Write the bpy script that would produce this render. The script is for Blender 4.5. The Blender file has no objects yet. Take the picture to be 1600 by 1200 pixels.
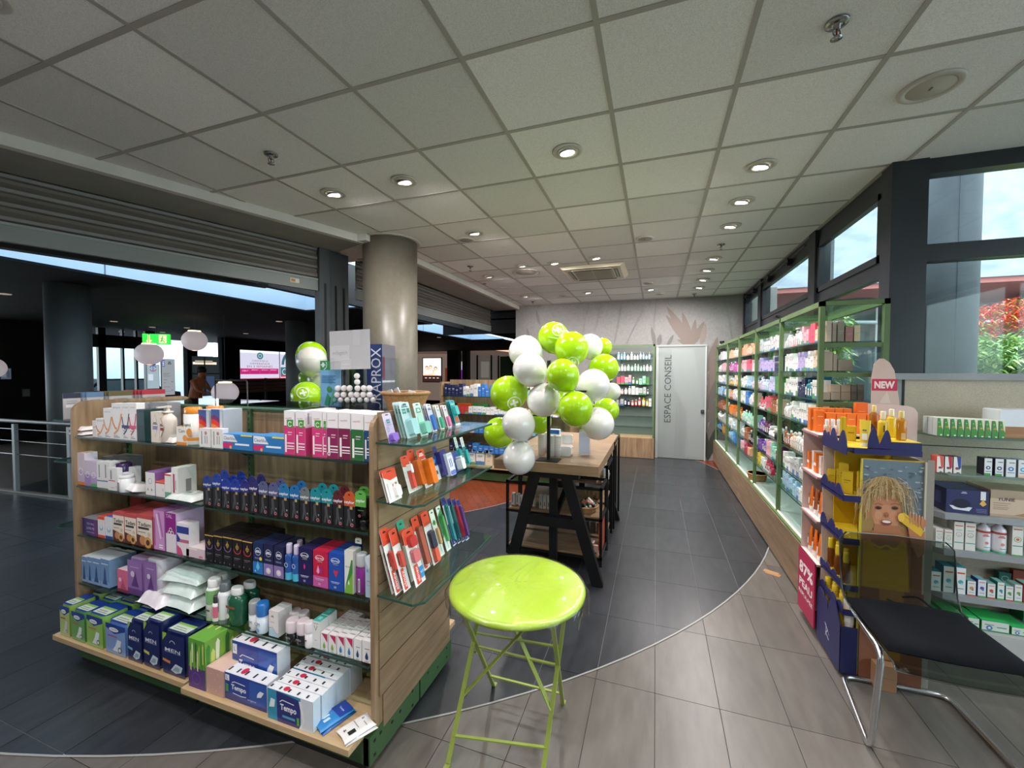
import bpy, math, random
import numpy as np
from mathutils import Vector, Matrix
rnd = random.Random(7)
C = bpy.context.scene.collection
# ---------------------------------------------------------------- camera
F_, YAW, PIT, ROL, EYE = 643.0, math.radians(-19.264), math.radians(-1.677), math.radians(.123), 1.645
_f = Vector((math.sin(YAW)*math.cos(PIT), math.cos(YAW)*math.cos(PIT), math.sin(PIT)))
_r = Vector((math.cos(YAW), -math.sin(YAW), 0)); _u = _r.cross(_f)
RT = _r*math.cos(ROL) + _u*math.sin(ROL); UP = _u*math.cos(ROL) - _r*math.sin(ROL)
EYEV = Vector((0, 0, EYE))
cam = bpy.data.cameras.new('camera'); cam.sensor_width = 36; cam.lens = 36*F_/1600; cam.clip_start = .03; cam.clip_end = 200
co = bpy.data.objects.new('camera', cam); C.objects.link(co)
m3 = Matrix((RT, UP, -_f)).transposed(); co.matrix_world = Matrix.Translation(EYEV) @ m3.to_4x4()
bpy.context.scene.camera = co
# ---------------------------------------------------------------- world: overcast daylight
w = bpy.data.worlds.new('world'); bpy.context.scene.world = w; w.use_nodes = True
w.node_tree.nodes['Background'].inputs[0].default_value = (.78, .9, 1, 1)
w.node_tree.nodes['Background'].inputs[1].default_value = 3.2
vs = bpy.context.scene.view_settings
vs.view_transform = 'Standard'; vs.look = 'None'; vs.gamma = 1; vs.exposure = 0.76; vs.use_curve_mapping = False
SPOT = 44.0

# ---------------------------------------------------------------- measuring helpers (photo pixel -> real plane)
def ray(x, y): return _f + RT*((x-800)/F_) - UP*((y-600)/F_)
def onz(x, y, z): d = ray(x, y); return EYEV + d*((z-EYE)/d.z)
def onx(x, y, X): d = ray(x, y); return EYEV + d*(X/d.x)
def ony(x, y, Y): d = ray(x, y); return EYEV + d*(Y/d.y)
def atd(x, y, d): return EYEV + ray(x, y)*d
def xat(px, Y, z):
    k = (px-800)/F_; q = Vector((0, Y, z-EYE))
    return -(q.dot(RT)-k*q.dot(_f))/(RT.x-k*_f.x)
def yat(px, X, z):
    k = (px-800)/F_; q = Vector((X, 0, z-EYE))
    return -(q.dot(RT)-k*q.dot(_f))/(RT.y-k*_f.y)
def zat(py, X, Y):
    k = (600-py)/F_; q = Vector((X, Y, 0))
    return EYE - (q.dot(UP)-k*q.dot(_f))/(UP.z-k*_f.z)

# ---------------------------------------------------------------- colour + materials
def lin(c):
    if isinstance(c, str):
        c = c.lstrip('#'); c = ''.join(q*2 for q in c) if len(c) == 3 else c; c = [int(c[i:i+2], 16)/255 for i in (0, 2, 4)]
    return tuple((v/12.92 if v <= .04045 else ((v+.055)/1.055)**2.4) for v in c[:3])
MATS = {}
def nodes(name):
    m = bpy.data.materials.new(name); m.use_nodes = True; nt = m.node_tree
    return m, nt, nt.nodes['Principled BSDF']
def vcol(name, rough=.5, metal=0, coat=0, sub=0, noise=.04, bump=0, trans=0, scale=60, spec=.5):
    m, nt, b = nodes(name)
    a = nt.nodes.new('ShaderNodeAttribute'); a.attribute_name = 'Col'
    tc = nt.nodes.new('ShaderNodeTexCoord'); n = nt.nodes.new('ShaderNodeTexNoise'); n.inputs['Scale'].default_value = scale
    nt.links.new(tc.outputs['Object'], n.inputs['Vector'])
    mr = nt.nodes.new('ShaderNodeMapRange'); mr.inputs[3].default_value = 1-noise; mr.inputs[4].default_value = 1+noise
    nt.links.new(n.outputs[0], mr.inputs[0])
    mx = nt.nodes.new('ShaderNodeVectorMath'); mx.operation = 'SCALE'
    nt.links.new(a.outputs['Color'], mx.inputs[0]); nt.links.new(mr.outputs[0], mx.inputs['Scale'])
    nt.links.new(mx.outputs[0], b.inputs['Base Color'])
    b.inputs['Roughness'].default_value = rough; b.inputs['Metallic'].default_value = metal
    b.inputs['Coat Weight'].default_value = coat; b.inputs['Transmission Weight'].default_value = trans
    b.inputs['Specular IOR Level'].default_value = spec
    if sub: b.inputs['Subsurface Weight'].default_value = sub; b.inputs['Subsurface Scale'].default_value = .02
    if bump:
        bp = nt.nodes.new('ShaderNodeBump'); bp.inputs['Strength'].default_value = bump; bp.inputs['Distance'].default_value = .002
        nt.links.new(n.outputs[0], bp.inputs['Height']); nt.links.new(bp.outputs[0], b.inputs['Normal'])
    MATS[name] = m; return m
CARD = vcol('printed_card', .45); PLAS = vcol('glossy_plastic', .22, coat=.3); MATT = vcol('matt_paint', .65, bump=.1)
FILM = vcol('plastic_film', .2, coat=.6, noise=.1, bump=.9, scale=35); METL = vcol('metal', .25, metal=1)
SATM = vcol('painted_metal', .4); CLOTH = vcol('cloth', .95, bump=.3, scale=300, spec=.15)
LATEX = vcol('latex', .2, coat=.4, sub=.35, noise=.02); DARKM = vcol('dark_matt', .8, noise=.15, scale=6, spec=.2)
AMBER = vcol('clear_bottle', .08, trans=.6)
def glass(name, col=(.93, .98, .96), refl=1.0, rough=0.0):
    m = bpy.data.materials.new(name); m.use_nodes = True; nt = m.node_tree; nt.nodes.clear()
    o = nt.nodes.new('ShaderNodeOutputMaterial'); t = nt.nodes.new('ShaderNodeBsdfTransparent'); g = nt.nodes.new('ShaderNodeBsdfGlossy')
    t.inputs[0].default_value = (*col, 1); g.inputs['Roughness'].default_value = rough
    fr = nt.nodes.new('ShaderNodeLayerWeight'); fr.inputs[0].default_value = .5
    pw = nt.nodes.new('ShaderNodeMath'); pw.operation = 'POWER'; pw.inputs[1].default_value = 6; nt.links.new(fr.outputs['Facing'], pw.inputs[0])
    mu = nt.nodes.new('ShaderNodeMath'); mu.operation = 'MULTIPLY_ADD'; mu.inputs[1].default_value = .75*refl; mu.inputs[2].default_value = .022*refl; mu.use_clamp = True
    mx = nt.nodes.new('ShaderNodeMixShader'); L = nt.links.new
    L(pw.outputs[0], mu.inputs[0]); L(mu.outputs[0], mx.inputs[0]); L(t.outputs[0], mx.inputs[1]); L(g.outputs[0], mx.inputs[2]); L(mx.outputs[0], o.inputs[0])
    return m
GLASS = glass('window_glass'); SHELFG = glass('shelf_glass', (.80, .92, .88), 1.3); SMOKE = glass('smoked_plastic', (.60, .64, .62), 1.2)
CLEAR = glass('clear_acrylic', (.95, .97, .97)); SKYG = glass('tinted_skylight_glass', (.72, .80, .86), .6)
WRAP = glass('cling_film', (.97, .98, .97), 2.6, .10)
def emis(name, col, s):
    m, nt, b = nodes(name); b.inputs['Base Color'].default_value = (*lin(col), 1)
    b.inputs['Emission Color'].default_value = (*lin(col), 1); b.inputs['Emission Strength'].default_value = s; return m
LAMP = emis('lamp_glow', '#fff6ea', 14); LAMP2 = emis('globe_glow', '#ffe2ac', 1.6); COVE = emis('cove_glow', '#ffd9b8', 1.3)
STRIP = emis('shelf_light_strip', '#fff6dc', .5)
def vemis(name, s):
    m, nt, b = nodes(name); a = nt.nodes.new('ShaderNodeAttribute'); a.attribute_name = 'Col'
    nt.links.new(a.outputs['Color'], b.inputs['Base Color']); nt.links.new(a.outputs['Color'], b.inputs['Emission Color'])
    b.inputs['Emission Strength'].default_value = s; return m
LIT = vemis('backlit_print', .75); EXITM = vemis('exit_sign_lit', 1.6)
GLOBE = vemis('globe_shade', .28)
def ramp2(nt, src, c1, c2, p1=.3, p2=.7):
    r = nt.nodes.new('ShaderNodeValToRGB'); r.color_ramp.elements[0].color = (*c1, 1); r.color_ramp.elements[1].color = (*c2, 1)
    r.color_ramp.elements[0].position = p1; r.color_ramp.elements[1].position = p2; nt.links.new(src, r.inputs[0]); return r.outputs[0]
def tex(name, c1, c2, sc=(1, 1, 1), scale=5, rough=.5, bump=0, detail=6, p1=.3, p2=.7, dist=.002, world=True, coat=0, spec=.5, extra=None):
    m, nt, b = nodes(name); L = nt.links.new
    if world: g = nt.nodes.new('ShaderNodeNewGeometry'); src = g.outputs['Position']
    else: g = nt.nodes.new('ShaderNodeTexCoord'); src = g.outputs['Object']
    mp = nt.nodes.new('ShaderNodeMapping'); mp.inputs['Scale'].default_value = sc; L(src, mp.inputs[0])
    n = nt.nodes.new('ShaderNodeTexNoise'); n.inputs['Scale'].default_value = scale; n.inputs['Detail'].default_value = detail; L(mp.outputs[0], n.inputs['Vector'])
    col = ramp2(nt, n.outputs[0], lin(c1), lin(c2), p1, p2)
    if extra == 'vary':
        oi = nt.nodes.new('ShaderNodeObjectInfo'); mr = nt.nodes.new('ShaderNodeMapRange'); mr.inputs[3].default_value = .88; mr.inputs[4].default_value = 1.1
        L(oi.outputs['Random'], mr.inputs[0]); v = nt.nodes.new('ShaderNodeVectorMath'); v.operation = 'SCALE'; L(col, v.inputs[0]); L(mr.outputs[0], v.inputs['Scale']); col = v.outputs[0]
    L(col, b.inputs['Base Color']); b.inputs['Roughness'].default_value = rough; b.inputs['Coat Weight'].default_value = coat; b.inputs['Specular IOR Level'].default_value = spec
    if bump:
        bp = nt.nodes.new('ShaderNodeBump'); bp.inputs['Strength'].default_value = bump; bp.inputs['Distance'].default_value = dist
        L(n.outputs[0], bp.inputs['Height']); L(bp.outputs[0], b.inputs['Normal'])
    return m
OAKV = tex('oak_laminate', '#7c644c', '#a08667', (9, 9, .9), 4, .45, .1)
OAKD = tex('oak_laminate_long', '#7a6249', '#9a8062', (.9, 9, 9), 4, .42, .1)
OAKY = tex('oak_laminate_wall', '#7a624a', '#977e63', (9, .8, 9), 4, .42, .1)
OAKL = tex('pale_oak_board', '#b0946c', '#c6ac86', (1.2, 14, 14), 4, .4, .1)
LINEN = tex('beige_laminate', '#b3a48f', '#c4b7a3', (1, 1, 1), 160, .6, .1)
CEILT = tex('mineral_tile', '#dad8d6', '#ecebe9', (1, 1, 1), 210, .9, .25, 2, .35, .6, extra='vary')
LTILE = tex('light_stone_tile', '#59544f', '#67625c', (4, .8, 1), 5, .33, .05, 8, extra='vary')
DTILE = tex('dark_stone_tile', '#27292d', '#35383d', (4, 1, 1), 5, .30, .06, 8, extra='vary')
PARQ = tex('red_parquet', '#572616', '#8a4024', (14, 1.5, 1), 4, .3, .05, 8, world=False, extra='vary')
CONC = tex('raw_concrete', '#343a40', '#484e54', (1, 1, .5), 3, .85, .04)
CONCP = tex('pale_concrete', '#8a94a1', '#a9b3be', (1, 1, 2), 1.6, .85, .4)
WALLW = tex('white_wall', '#777572', '#82807d', (1, 1, 1), 30, .7, .05)
CREAM = tex('cream_column_paint', '#625e53', '#6b665a', (1, 1, 1), 20, .38, .05)
MALLC = tex('mall_column_paint', '#4b4f4d', '#565a58', (1, 1, 1), 3, .6)
WELL = tex('skylight_well_paint', '#c5d3de', '#cfdbe4', (1, 1, 1), 2, .7)
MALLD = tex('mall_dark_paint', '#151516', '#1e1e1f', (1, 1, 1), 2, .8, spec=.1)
ASPH = tex('outdoor_paving', '#85857f', '#a0a09a', (1, 1, 1), 3, .9, .2)
RATT = tex('rattan', '#8a6238', '#b98d58', (40, 40, 120), 2, .6, .4, world=False)

# ---------------------------------------------------------------- mesh builder
GLY = {}
def glyph(s, bold=0.0):
    k = (s, bold)
    if k not in GLY:
        cu = bpy.data.curves.new('t', 'FONT'); cu.body = s; cu.size = 1; cu.resolution_u = 2; cu.offset = bold
        ob = bpy.data.objects.new('t', cu); me = bpy.data.meshes.new_from_object(ob)
        v = [tuple(x.co)[:2] for x in me.vertices]; f = [tuple(p.vertices) for p in me.polygons]
        bpy.data.meshes.remove(me); bpy.data.objects.remove(ob); bpy.data.curves.remove(cu)
        if v:
            x0 = min(a for a, b in v); x1 = max(a for a, b in v); y0 = min(b for a, b in v); y1 = max(b for a, b in v)
        else: x0 = x1 = y0 = y1 = 0
        GLY[k] = (v, f, x0, x1, y0, y1)
    return GLY[k]
class MB:
    def __init__(s): s.v = []; s.f = []; s.c = []; s.s = []
    def face(s, pts, col, sm=False):
        n = len(s.v); s.v += [tuple(p) for p in pts]; s.f.append(tuple(range(n, n+len(pts)))); s.c.append(lin(col)); s.s.append(sm)
    def add(s, vs, fs, col, sm=False):
        n = len(s.v); s.v += [tuple(p) for p in vs]; c = lin(col)
        for f in fs: s.f.append(tuple(i+n for i in f)); s.c.append(c); s.s.append(sm)
    def box(s, x0, x1, y0, y1, z0, z1, col='#ffffff', ch=0):
        if ch:
            return s.prism([(x0+ch, z0), (x1-ch, z0), (x1, z0+ch), (x1, z1-ch), (x1-ch, z1), (x0+ch, z1), (x0, z1-ch), (x0, z0+ch)], 'y', y0, y1, col)
        vs = [(x0, y0, z0), (x1, y0, z0), (x1, y1, z0), (x0, y1, z0), (x0, y0, z1), (x1, y0, z1), (x1, y1, z1), (x0, y1, z1)]
        s.add(vs, [(0, 3, 2, 1), (4, 5, 6, 7), (0, 1, 5, 4), (1, 2, 6, 5), (2, 3, 7, 6), (3, 0, 4, 7)], col); return s
    def prism(s, poly, ax, a0, a1, col='#ffffff', sm=False):
        if sum(poly[i][0]*poly[(i+1) % len(poly)][1]-poly[(i+1) % len(poly)][0]*poly[i][1] for i in range(len(poly))) < 0: poly = poly[::-1]
        n = len(poly)
        P = {'y': lambda p, a: (p[0], a, p[1]), 'z': lambda p, a: (p[0], p[1], a), 'x': lambda p, a: (a, p[0], p[1])}[ax]
        vs = [P(p, a0) for p in poly]+[P(p, a1) for p in poly]
        lo = tuple(range(n)); hi = tuple(range(2*n-1, n-1, -1)); sides = [(i, i+n, (i+1) % n+n, (i+1) % n) for i in range(n)]
        if ax != 'y': lo = lo[::-1]; hi = hi[::-1]; sides = [q[::-1] for q in sides]
        n0 = len(s.v); s.v += vs; c = lin(col)
        for f, k in [(lo, False), (hi, False)]+[(q, sm) for q in sides]: s.f.append(tuple(i+n0 for i in f)); s.c.append(c); s.s.append(k)
        return s
    def lathe(s, prof, n=16, cols='#ffffff', at=(0, 0, 0), sx=1, sy=1, sm=True, mod=None, M=None):
        n0 = len(s.v)
        for j, (r, z) in enumerate(prof):
            for i in range(n):
                a = 2*math.pi*i/n; q = r*(mod(a, j) if mod else 1)
                p = Vector((q*math.cos(a)*sx+at[0], q*math.sin(a)*sy+at[1], z+at[2]))
                s.v.append(tuple(M @ p) if M else tuple(p))
        for j in range(len(prof)-1):
            c = lin(cols[j] if isinstance(cols, (list, tuple)) else cols)
            for i in range(n):
                a = n0+j*n+i; b = n0+j*n+(i+1) % n
                s.f.append((a, b, b+n, a+n)); s.c.append(c); s.s.append(sm)
        c0 = lin(cols[0] if isinstance(cols, (list, tuple)) else cols); c1 = lin(cols[-1] if isinstance(cols, (list, tuple)) else cols)
        if prof[0][0] > 1e-4: s.f.append(tuple(n0+i for i in range(n))[::-1]); s.c.append(c0); s.s.append(False)
        if prof[-1][0] > 1e-4: s.f.append(tuple(n0+(len(prof)-1)*n+i for i in range(n))); s.c.append(c1); s.s.append(False)
        return s
    def tube(s, pts, r, col='#ffffff', n=8, closed=False, flat=None):
        pts = [Vector(p) for p in pts]; n0 = len(s.v); K = len(pts); up = None
        for i, p in enumerate(pts):
            t = (pts[(i+1) % K] if (closed or i < K-1) else p)-(pts[i-1] if (closed or i > 0) else p); t.normalize()
            if up is None: up = Vector((0, 0, 1)) if abs(t.z) < .9 else Vector((0, 1, 0))
            a = t.cross(up)
            if a.length < 1e-4: a = t.orthogonal()
            a.normalize(); b = a.cross(t); up = b
            ra, rb = (r, r) if flat is None else flat
            for k in range(n):
                q = 2*math.pi*(k+.5)/n; s.v.append(tuple(p+a*(ra*math.cos(q))+b*(rb*math.sin(q))))
        c = lin(col)
        for i in range(K if closed else K-1):
            for k in range(n):
                a0 = n0+i*n+k; a1 = n0+i*n+(k+1) % n; j = ((i+1) % K)
                s.f.append((a0, n0+j*n+k, n0+j*n+(k+1) % n, a1)[::-1]); s.c.append(c); s.s.append(n > 4)
        if not closed:
            s.f.append(tuple(n0+k for k in range(n))); s.c.append(c); s.s.append(False)
            s.f.append(tuple(n0+(K-1)*n+k for k in range(n))[::-1]); s.c.append(c); s.s.append(False)
        return s
    def bar(s, p0, p1, w, t, col='#ffffff'):
        return s.tube([p0, p1], 1, col, 4, flat=(w*.7071, t*.7071))
    def front(s, o, U, V): return Fc(s, o, U, V)
    def build(s, name, mat, parent=None, loc=None, rz=0):
        me = s.mesh(name); return link(name, me, mat, parent, loc, rz)
    def mesh(s, name):
        me = bpy.data.meshes.new(name); me.from_pydata(s.v, [], s.f)
        nl = np.array([len(f) for f in s.f]); ca = me.color_attributes.new('Col', 'FLOAT_COLOR', 'CORNER')
        cc = np.repeat(np.array([(*c, 1) for c in s.c], 'f'), nl, axis=0); ca.data.foreach_set('color', cc.ravel())
        me.polygons.foreach_set('use_smooth', s.s); me.update(); return me
class Fc:
    """printing plane: o = lower left corner, U / V = full width / height vectors"""
    def __init__(s, mb, o, U, V):
        s.mb = mb; s.o = Vector(o); s.U = Vector(U); s.V = Vector(V); s.n = s.U.cross(s.V).normalized(); s.k = 0; s.dk = 1
    def P(s, u, v): return s.o+s.U*u+s.V*v+s.n*(.0004+.00025*s.k)
    def poly(s, pts, col): s.k += s.dk; s.mb.face([s.P(u, v) for u, v in pts], col)
    def rect(s, u0, v0, u1, v1, col): s.poly([(u0, v0), (u1, v0), (u1, v1), (u0, v1)], col)
    def disc(s, u, v, r, col, rv=None, n=16):
        rv = r*s.U.length/s.V.length if rv is None else rv
        s.poly([(u+r*math.cos(2*math.pi*i/n), v+rv*math.sin(2*math.pi*i/n)) for i in range(n)], col)
    def ring(s, u, v, r, t, col, a0=0, a1=360, n=18):
        s.k += s.dk; q = s.U.length/s.V.length
        for i in range(n):
            A = [math.radians(a0+(a1-a0)*(i+j)/n) for j in (0, 1)]
            s.mb.face([s.P(u+(r-t)*math.cos(A[0]), v+(r-t)*q*math.sin(A[0])), s.P(u+r*math.cos(A[0]), v+r*q*math.sin(A[0])),
                       s.P(u+r*math.cos(A[1]), v+r*q*math.sin(A[1])), s.P(u+(r-t)*math.cos(A[1]), v+(r-t)*q*math.sin(A[1]))], col)
    def line(s, pts, t, col):
        s.k += s.dk; W, H = s.U.length, s.V.length
        for (a, b) in zip(pts[:-1], pts[1:]):
            dx, dy = (b[0]-a[0])*W, (b[1]-a[1])*H; L = math.hypot(dx, dy) or 1; nx, ny = -dy/L*t*W/2/W, dx/L*t*W/2/H
            s.mb.face([s.P(a[0]-nx, a[1]-ny), s.P(b[0]-nx, b[1]-ny), s.P(b[0]+nx, b[1]+ny), s.P(a[0]+nx, a[1]+ny)], col)
    def text(s, t, u, v, w, col, h=None, rot=0, bold=0.0):
        """centred on (u, v); w = width as share of face width (height share when rot=90)"""
        if t in ('SUN', 'Test', 'Gentle', 'Derma', 'DUO', 'EASY', 'CLEAN', 'Twister', 'Inter', 'CARIES', 'SENSITIVE', 'SOS', '3M', 'Sissel', 'Weleda', 'Plan', 'C', 'R°', 'mani', 'OC'):
            a, c = (w*.5, .016) if not rot else (.03, w*.5)
            for q in (-.6, .9): s.rect(u-a*(1 if q < 0 else .7), v+(q*.03 if not rot else 0)-c, u+a*(1 if q < 0 else .7), v+(q*.03 if not rot else 0)+c, col) if not rot or q < 0 else None
            return
        vs, fs, x0, x1, y0, y1 = glyph(t, bold)
        if not vs: return
        s.k += s.dk; W, H = s.U.length, s.V.length; tw = w*(H if rot else W); k = tw/(x1-x0)
        kh = k if h is None else h*(W if rot else H)/(y1-y0)
        Un, Vn = s.U/W, s.V/H; c = s.P(u, v)
        if rot: Un, Vn = (Vn, -Un) if rot > 0 else (-Vn, Un)
        s.mb.add([c+Un*((x-(x0+x1)/2)*k)+Vn*((y-(y0+y1)/2)*kh) for x, y in vs], fs, col)
    def ops(s, L):
        for o in L: getattr(s, o[0])(*o[1:])
        return s
def link(name, me, mat, parent=None, loc=None, rz=0):
    if not me.materials: me.materials.append(mat)
    o = bpy.data.objects.new(name, me); C.objects.link(o)
    if parent: o.parent = parent
    if loc is not None: o.location = loc
    if rz: o.rotation_euler[2] = rz
    return o
LAB = {}
def tag(o, label, cat, group=None, kind=None):
    label = label.replace(' the left end shelf, seen from behind', ' the left end shelf').replace('wide white pack with an orange red top, near end of', 'wide orange red topped pack, near end of').replace('amber bottle with a yellow cap on the third shelf of', 'yellow capped amber bottle, third shelf of').replace('orange tube with a pale band on', 'orange tube on')
    if label in LAB: LAB[label] += 1
    else: LAB[label] = 1
    o['label'] = label; o['category'] = cat
    if group: o['group'] = group
    if kind: o['kind'] = kind
    return o
def empty(name, label, cat, loc=(0, 0, 0), rz=0, group=None):
    o = bpy.data.objects.new(name, None); C.objects.link(o); o.empty_display_size = .05
    o.location = loc; o.rotation_euler[2] = rz; return tag(o, label, cat, group)
def struct(o): o['kind'] = 'structure'; return o
ORD = ['first', 'second', 'third', 'fourth', 'fifth', 'sixth', 'seventh', 'eighth', 'ninth', 'tenth', 'eleventh', 'twelfth', 'thirteenth', 'fourteenth', 'fifteenth', 'sixteenth', 'seventeenth', 'eighteenth', 'nineteenth', 'twentieth', '21st', '22nd', '23rd', '24th', '25th', '26th', '27th', '28th', '29th', '30th', '31st', '32nd', '33rd', '34th', '35th']
# ================================================================ ROOM SHELL
CX, CY, CR, CI = -4.043, 6.028, 5.316, 2.59
def circ(r, n=160): return [(CX+r*math.cos(2*math.pi*i/n), CY+r*math.sin(2*math.pi*i/n)) for i in range(n)]
def clip(poly, clipper):
    out = poly
    for i in range(len(clipper)):
        a = clipper[i]; b = clipper[(i+1) % len(clipper)]; inp = out; out = []
        if not inp: break
        side = lambda p: (b[0]-a[0])*(p[1]-a[1])-(b[1]-a[1])*(p[0]-a[0])
        for k in range(len(inp)):
            p, q = inp[k], inp[(k+1) % len(inp)]; sp, sq = side(p), side(q)
            if sp >= 0: out.append(p)
            if (sp >= 0) != (sq >= 0):
                t = sp/(sp-sq); out.append((p[0]+(q[0]-p[0])*t, p[1]+(q[1]-p[1])*t))
    return out
fl = struct(MB().box(-14.1, 4.7, -3.2, 24, -.12, -.004, '#3c3735').build('floor', tex('dark_grout', '#37322f', '#454039', rough=.8)))
g = MB(); g.prism(circ(CR), 'z', -.003, -.0008); g.build('grout_disc', tex('grey_grout', '#6f7073', '#858689', rough=.8), fl)
g = MB()
for i in range(160):
    a, b = circ(CR+.006)[i], circ(CR+.006)[(i+1) % 160]; c, d = circ(CR-.004)[(i+1) % 160], circ(CR-.004)[i]
    if a[1] < 8.5: g.face([(a[0], a[1], .0032), (b[0], b[1], .0032), (c[0], c[1], .0032), (d[0], d[1], .0032)], '#9a9a98')
g.build('edge_strip', SATM, fl)
TW, TL, GX, GY = .2995, .6, .014, 2.19
full = {}
def floor_tile(mat, poly, z0, z1, key=None):
    if key and key in full: me = full[key]; 
    else: me = None
    xs = [p[0] for p in poly]; ys = [p[1] for p in poly]; cx, cy = (min(xs)+max(xs))/2, (min(ys)+max(ys))/2
    if me is None:
        b = MB(); b.prism([(p[0]-cx, p[1]-cy) for p in poly], 'z', z0, z1); me = b.mesh('floor_tile')
        me.materials.append(mat)
        if key: full[key] = me
    link('floor_tile', me, mat, fl, (cx, cy, 0))
cc = circ(CR-.003); nD = 0; restD = MB(); cand = []
for i in range(-46, 10):
    for j in range(-9, 36):
        x0, x1 = GX+i*TW+.0015, GX+(i+1)*TW-.0015; y0, y1 = GY+j*TL+.0015, GY+(j+1)*TL-.0015
        cs = [(x0, y0), (x1, y0), (x1, y1), (x0, y1)]; ds = [math.hypot(x-CX, y-CY) for x, y in cs]
        mx, my = (x0+x1)/2, (y0+y1)/2; near = math.hypot(mx, my)
        e = (Vector((mx, my, 0))-EYEV); dep = e.dot(_f); vis = dep > .3 and abs(e.dot(RT)/dep) < 1.45
        if min(ds) < CR-.01 and max(ds) > CI-.3:
            p = cs if max(ds) < CR-.004 else clip(cs, cc)
            if len(p) > 2 and y0 < 8.42: cand.append((near if vis else near+50, 'd', p, max(ds) < CR-.004))
        if max(ds) > CR and x1 < 5.9 and y0 > -3.1 and not (y0 > 5.6 and x0 > 0):
            cand.append((near if vis else near+50, 'l', cs, True))
cand.sort(key=lambda t: t[0]); rest = {'d': MB(), 'l': MB()}
for k, (n_, kind, p, isf) in enumerate(cand):
    Z = (.0, .0025) if kind == 'd' else (-.003, .0)
    if k < 296: floor_tile(DTILE if kind == 'd' else LTILE, p, Z[0], Z[1], kind if isf else None)
    else: rest[kind].prism(p, 'z', *Z)
for kind, mt in (('d', DTILE), ('l', LTILE)): o = rest[kind].build('floor_tiles_beyond', mt, fl); o['kind'] = 'stuff'
# parquet disc (inner) and parquet outside the ring by the far door
ci = circ(CI, 120); pk = 0; ring = MB()
for i in range(120):
    a, b, c, d = circ(CI+.006, 120)[i], circ(CI+.006, 120)[(i+1) % 120], circ(CI-.004, 120)[(i+1) % 120], circ(CI-.004, 120)[i]
    ring.face([(p[0], p[1], .0052) for p in (a, b, c, d)], '#a5a5a2')
ring.build('edge_strip', SATM, fl)
rot = math.radians(35); restP = MB()
for i in range(-30, 31):
    for j in range(-6, 7):
        u0, u1, v0, v1 = i*.09+.001, (i+1)*.09-.001, j*.6+(i % 3)*.2, j*.6+.598+(i % 3)*.2
        q = [(CX+u*math.cos(rot)-v*math.sin(rot), CY+u*math.sin(rot)+v*math.cos(rot)) for u, v in ((u0, v0), (u1, v0), (u1, v1), (u0, v1))]
        q = clip(q, ci)
        if len(q) < 3: continue
        cx = sum(a for a, b in q)/len(q); cy = sum(b for a, b in q)/len(q)
        if pk < 220 and cy < 6.2 and cx > -3.4:
            b = MB(); b.prism([(x-cx, y-cy) for x, y in q], 'z', .0027, .0045); b.build('parquet_plank', PARQ, fl, (cx, cy, 0)); pk += 1
        else: restP.prism(q, 'z', .0027, .0045)
o = restP.build('parquet_planks_beyond', PARQ, fl); o['kind'] = 'stuff'
for i in range(14):
    x0 = .2+i*.09
    for j in range(5):
        y0 = 6+j*.6-(i % 2)*.3; b = MB(); b.box(0, .088, 0, min(.598, 8.41-y0), -.003, -.0005); b.build('parquet_plank', PARQ, fl, (x0, y0, 0))
MB().box(-14.1, -4, 8.6, 24, -.003, 0).build('mall_paving', tex('mall_paving', '#26272a', '#333539', (2, 2, 1), 3, .3), fl)

# ---- ceiling: tiles and tee bars
H = 3.05
cei = struct(MB().box(-5.1, 4.7, -2.75, 3.6, H+.03, H+.12, '#888888').box(-3.6, 1.56, 3.6, 8.56, H+.03, H+.12, '#888888').build('ceiling', MATT))
def lx(y): return -3.66+.3455*(y-1.33) if y < 3.514 else -2.78
X0, Y0, S = -.2425, 1.114, .6
tcache = None
for i in range(-8, 9):
    for j in range(-7, 13):
        a0, a1, b0, b1 = X0+i*S+.012, X0+(i+1)*S-.012, Y0+j*S+.012, min(Y0+(j+1)*S-.012, 8.40)
        if b1-b0 < .05: continue
        xr = 1.50 if Y0+j*S > 3.5 else 4.58
        if a0 > xr or b1 < -2.6: continue
        p = [(a0, b0), (min(a1, xr), b0), (min(a1, xr), b1), (a0, b1)]
        fullt = a1 <= xr and b1-b0 > .57
        L0, L1 = lx(b0+1e-3), lx(b1-1e-3)
        if a1 < min(L0, L1): continue
        if a0 < max(L0, L1): m_ = (L1-L0)/(b1-b0); p = clip(p, [(L0-m_, b0-1), (9, b0-1), (9, b1+1), (L1+m_, b1+1)]); fullt = False
        if len(p) < 3: continue
        if fullt and tcache: me = tcache
        else:
            cx, cy = (a0+a1)/2, (b0+b1)/2; b = MB(); b.prism([(x-cx, y-cy) for x, y in p], 'z', .004, .02); me = b.mesh('ceiling_tile'); me.materials.append(CEILT)
            if fullt: tcache = me
        link('ceiling_tile', me, CEILT, cei, ((a0+a1)/2, (b0+b1)/2, H))
TEE = tex('tee_bar_paint', '#a5a19a', '#aba79f', rough=.5)
for i in range(-8, 10):
    x = X0+i*S; ys = -2.6; 
    if x < -2.78: 
        ye = 1.33+(x+3.66)/.3455
        if ye < -2.5: continue
    else: ye = 8.42
    if x > 1.5: ye = 3.55
    MB().box(x-.012, x+.012, ys, ye, H, H+.012).build('tee_bar', TEE, cei)
for j in range(-6, 13):
    y = Y0+j*S; MB().box(lx(y), 1.52 if y > 3.5 else 4.58, y-.012, y+.012, H+.0005, H+.0115).build('tee_bar', TEE, cei)
MB().box(-2.78, 1.5, 8.38, 8.42, H-.001, H+.02).build('edge_trim', TEE, cei)
MB().box(1.47, 1.53, 3.52, 8.42, H-.001, H+.02).build('edge_trim', TEE, cei)

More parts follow.
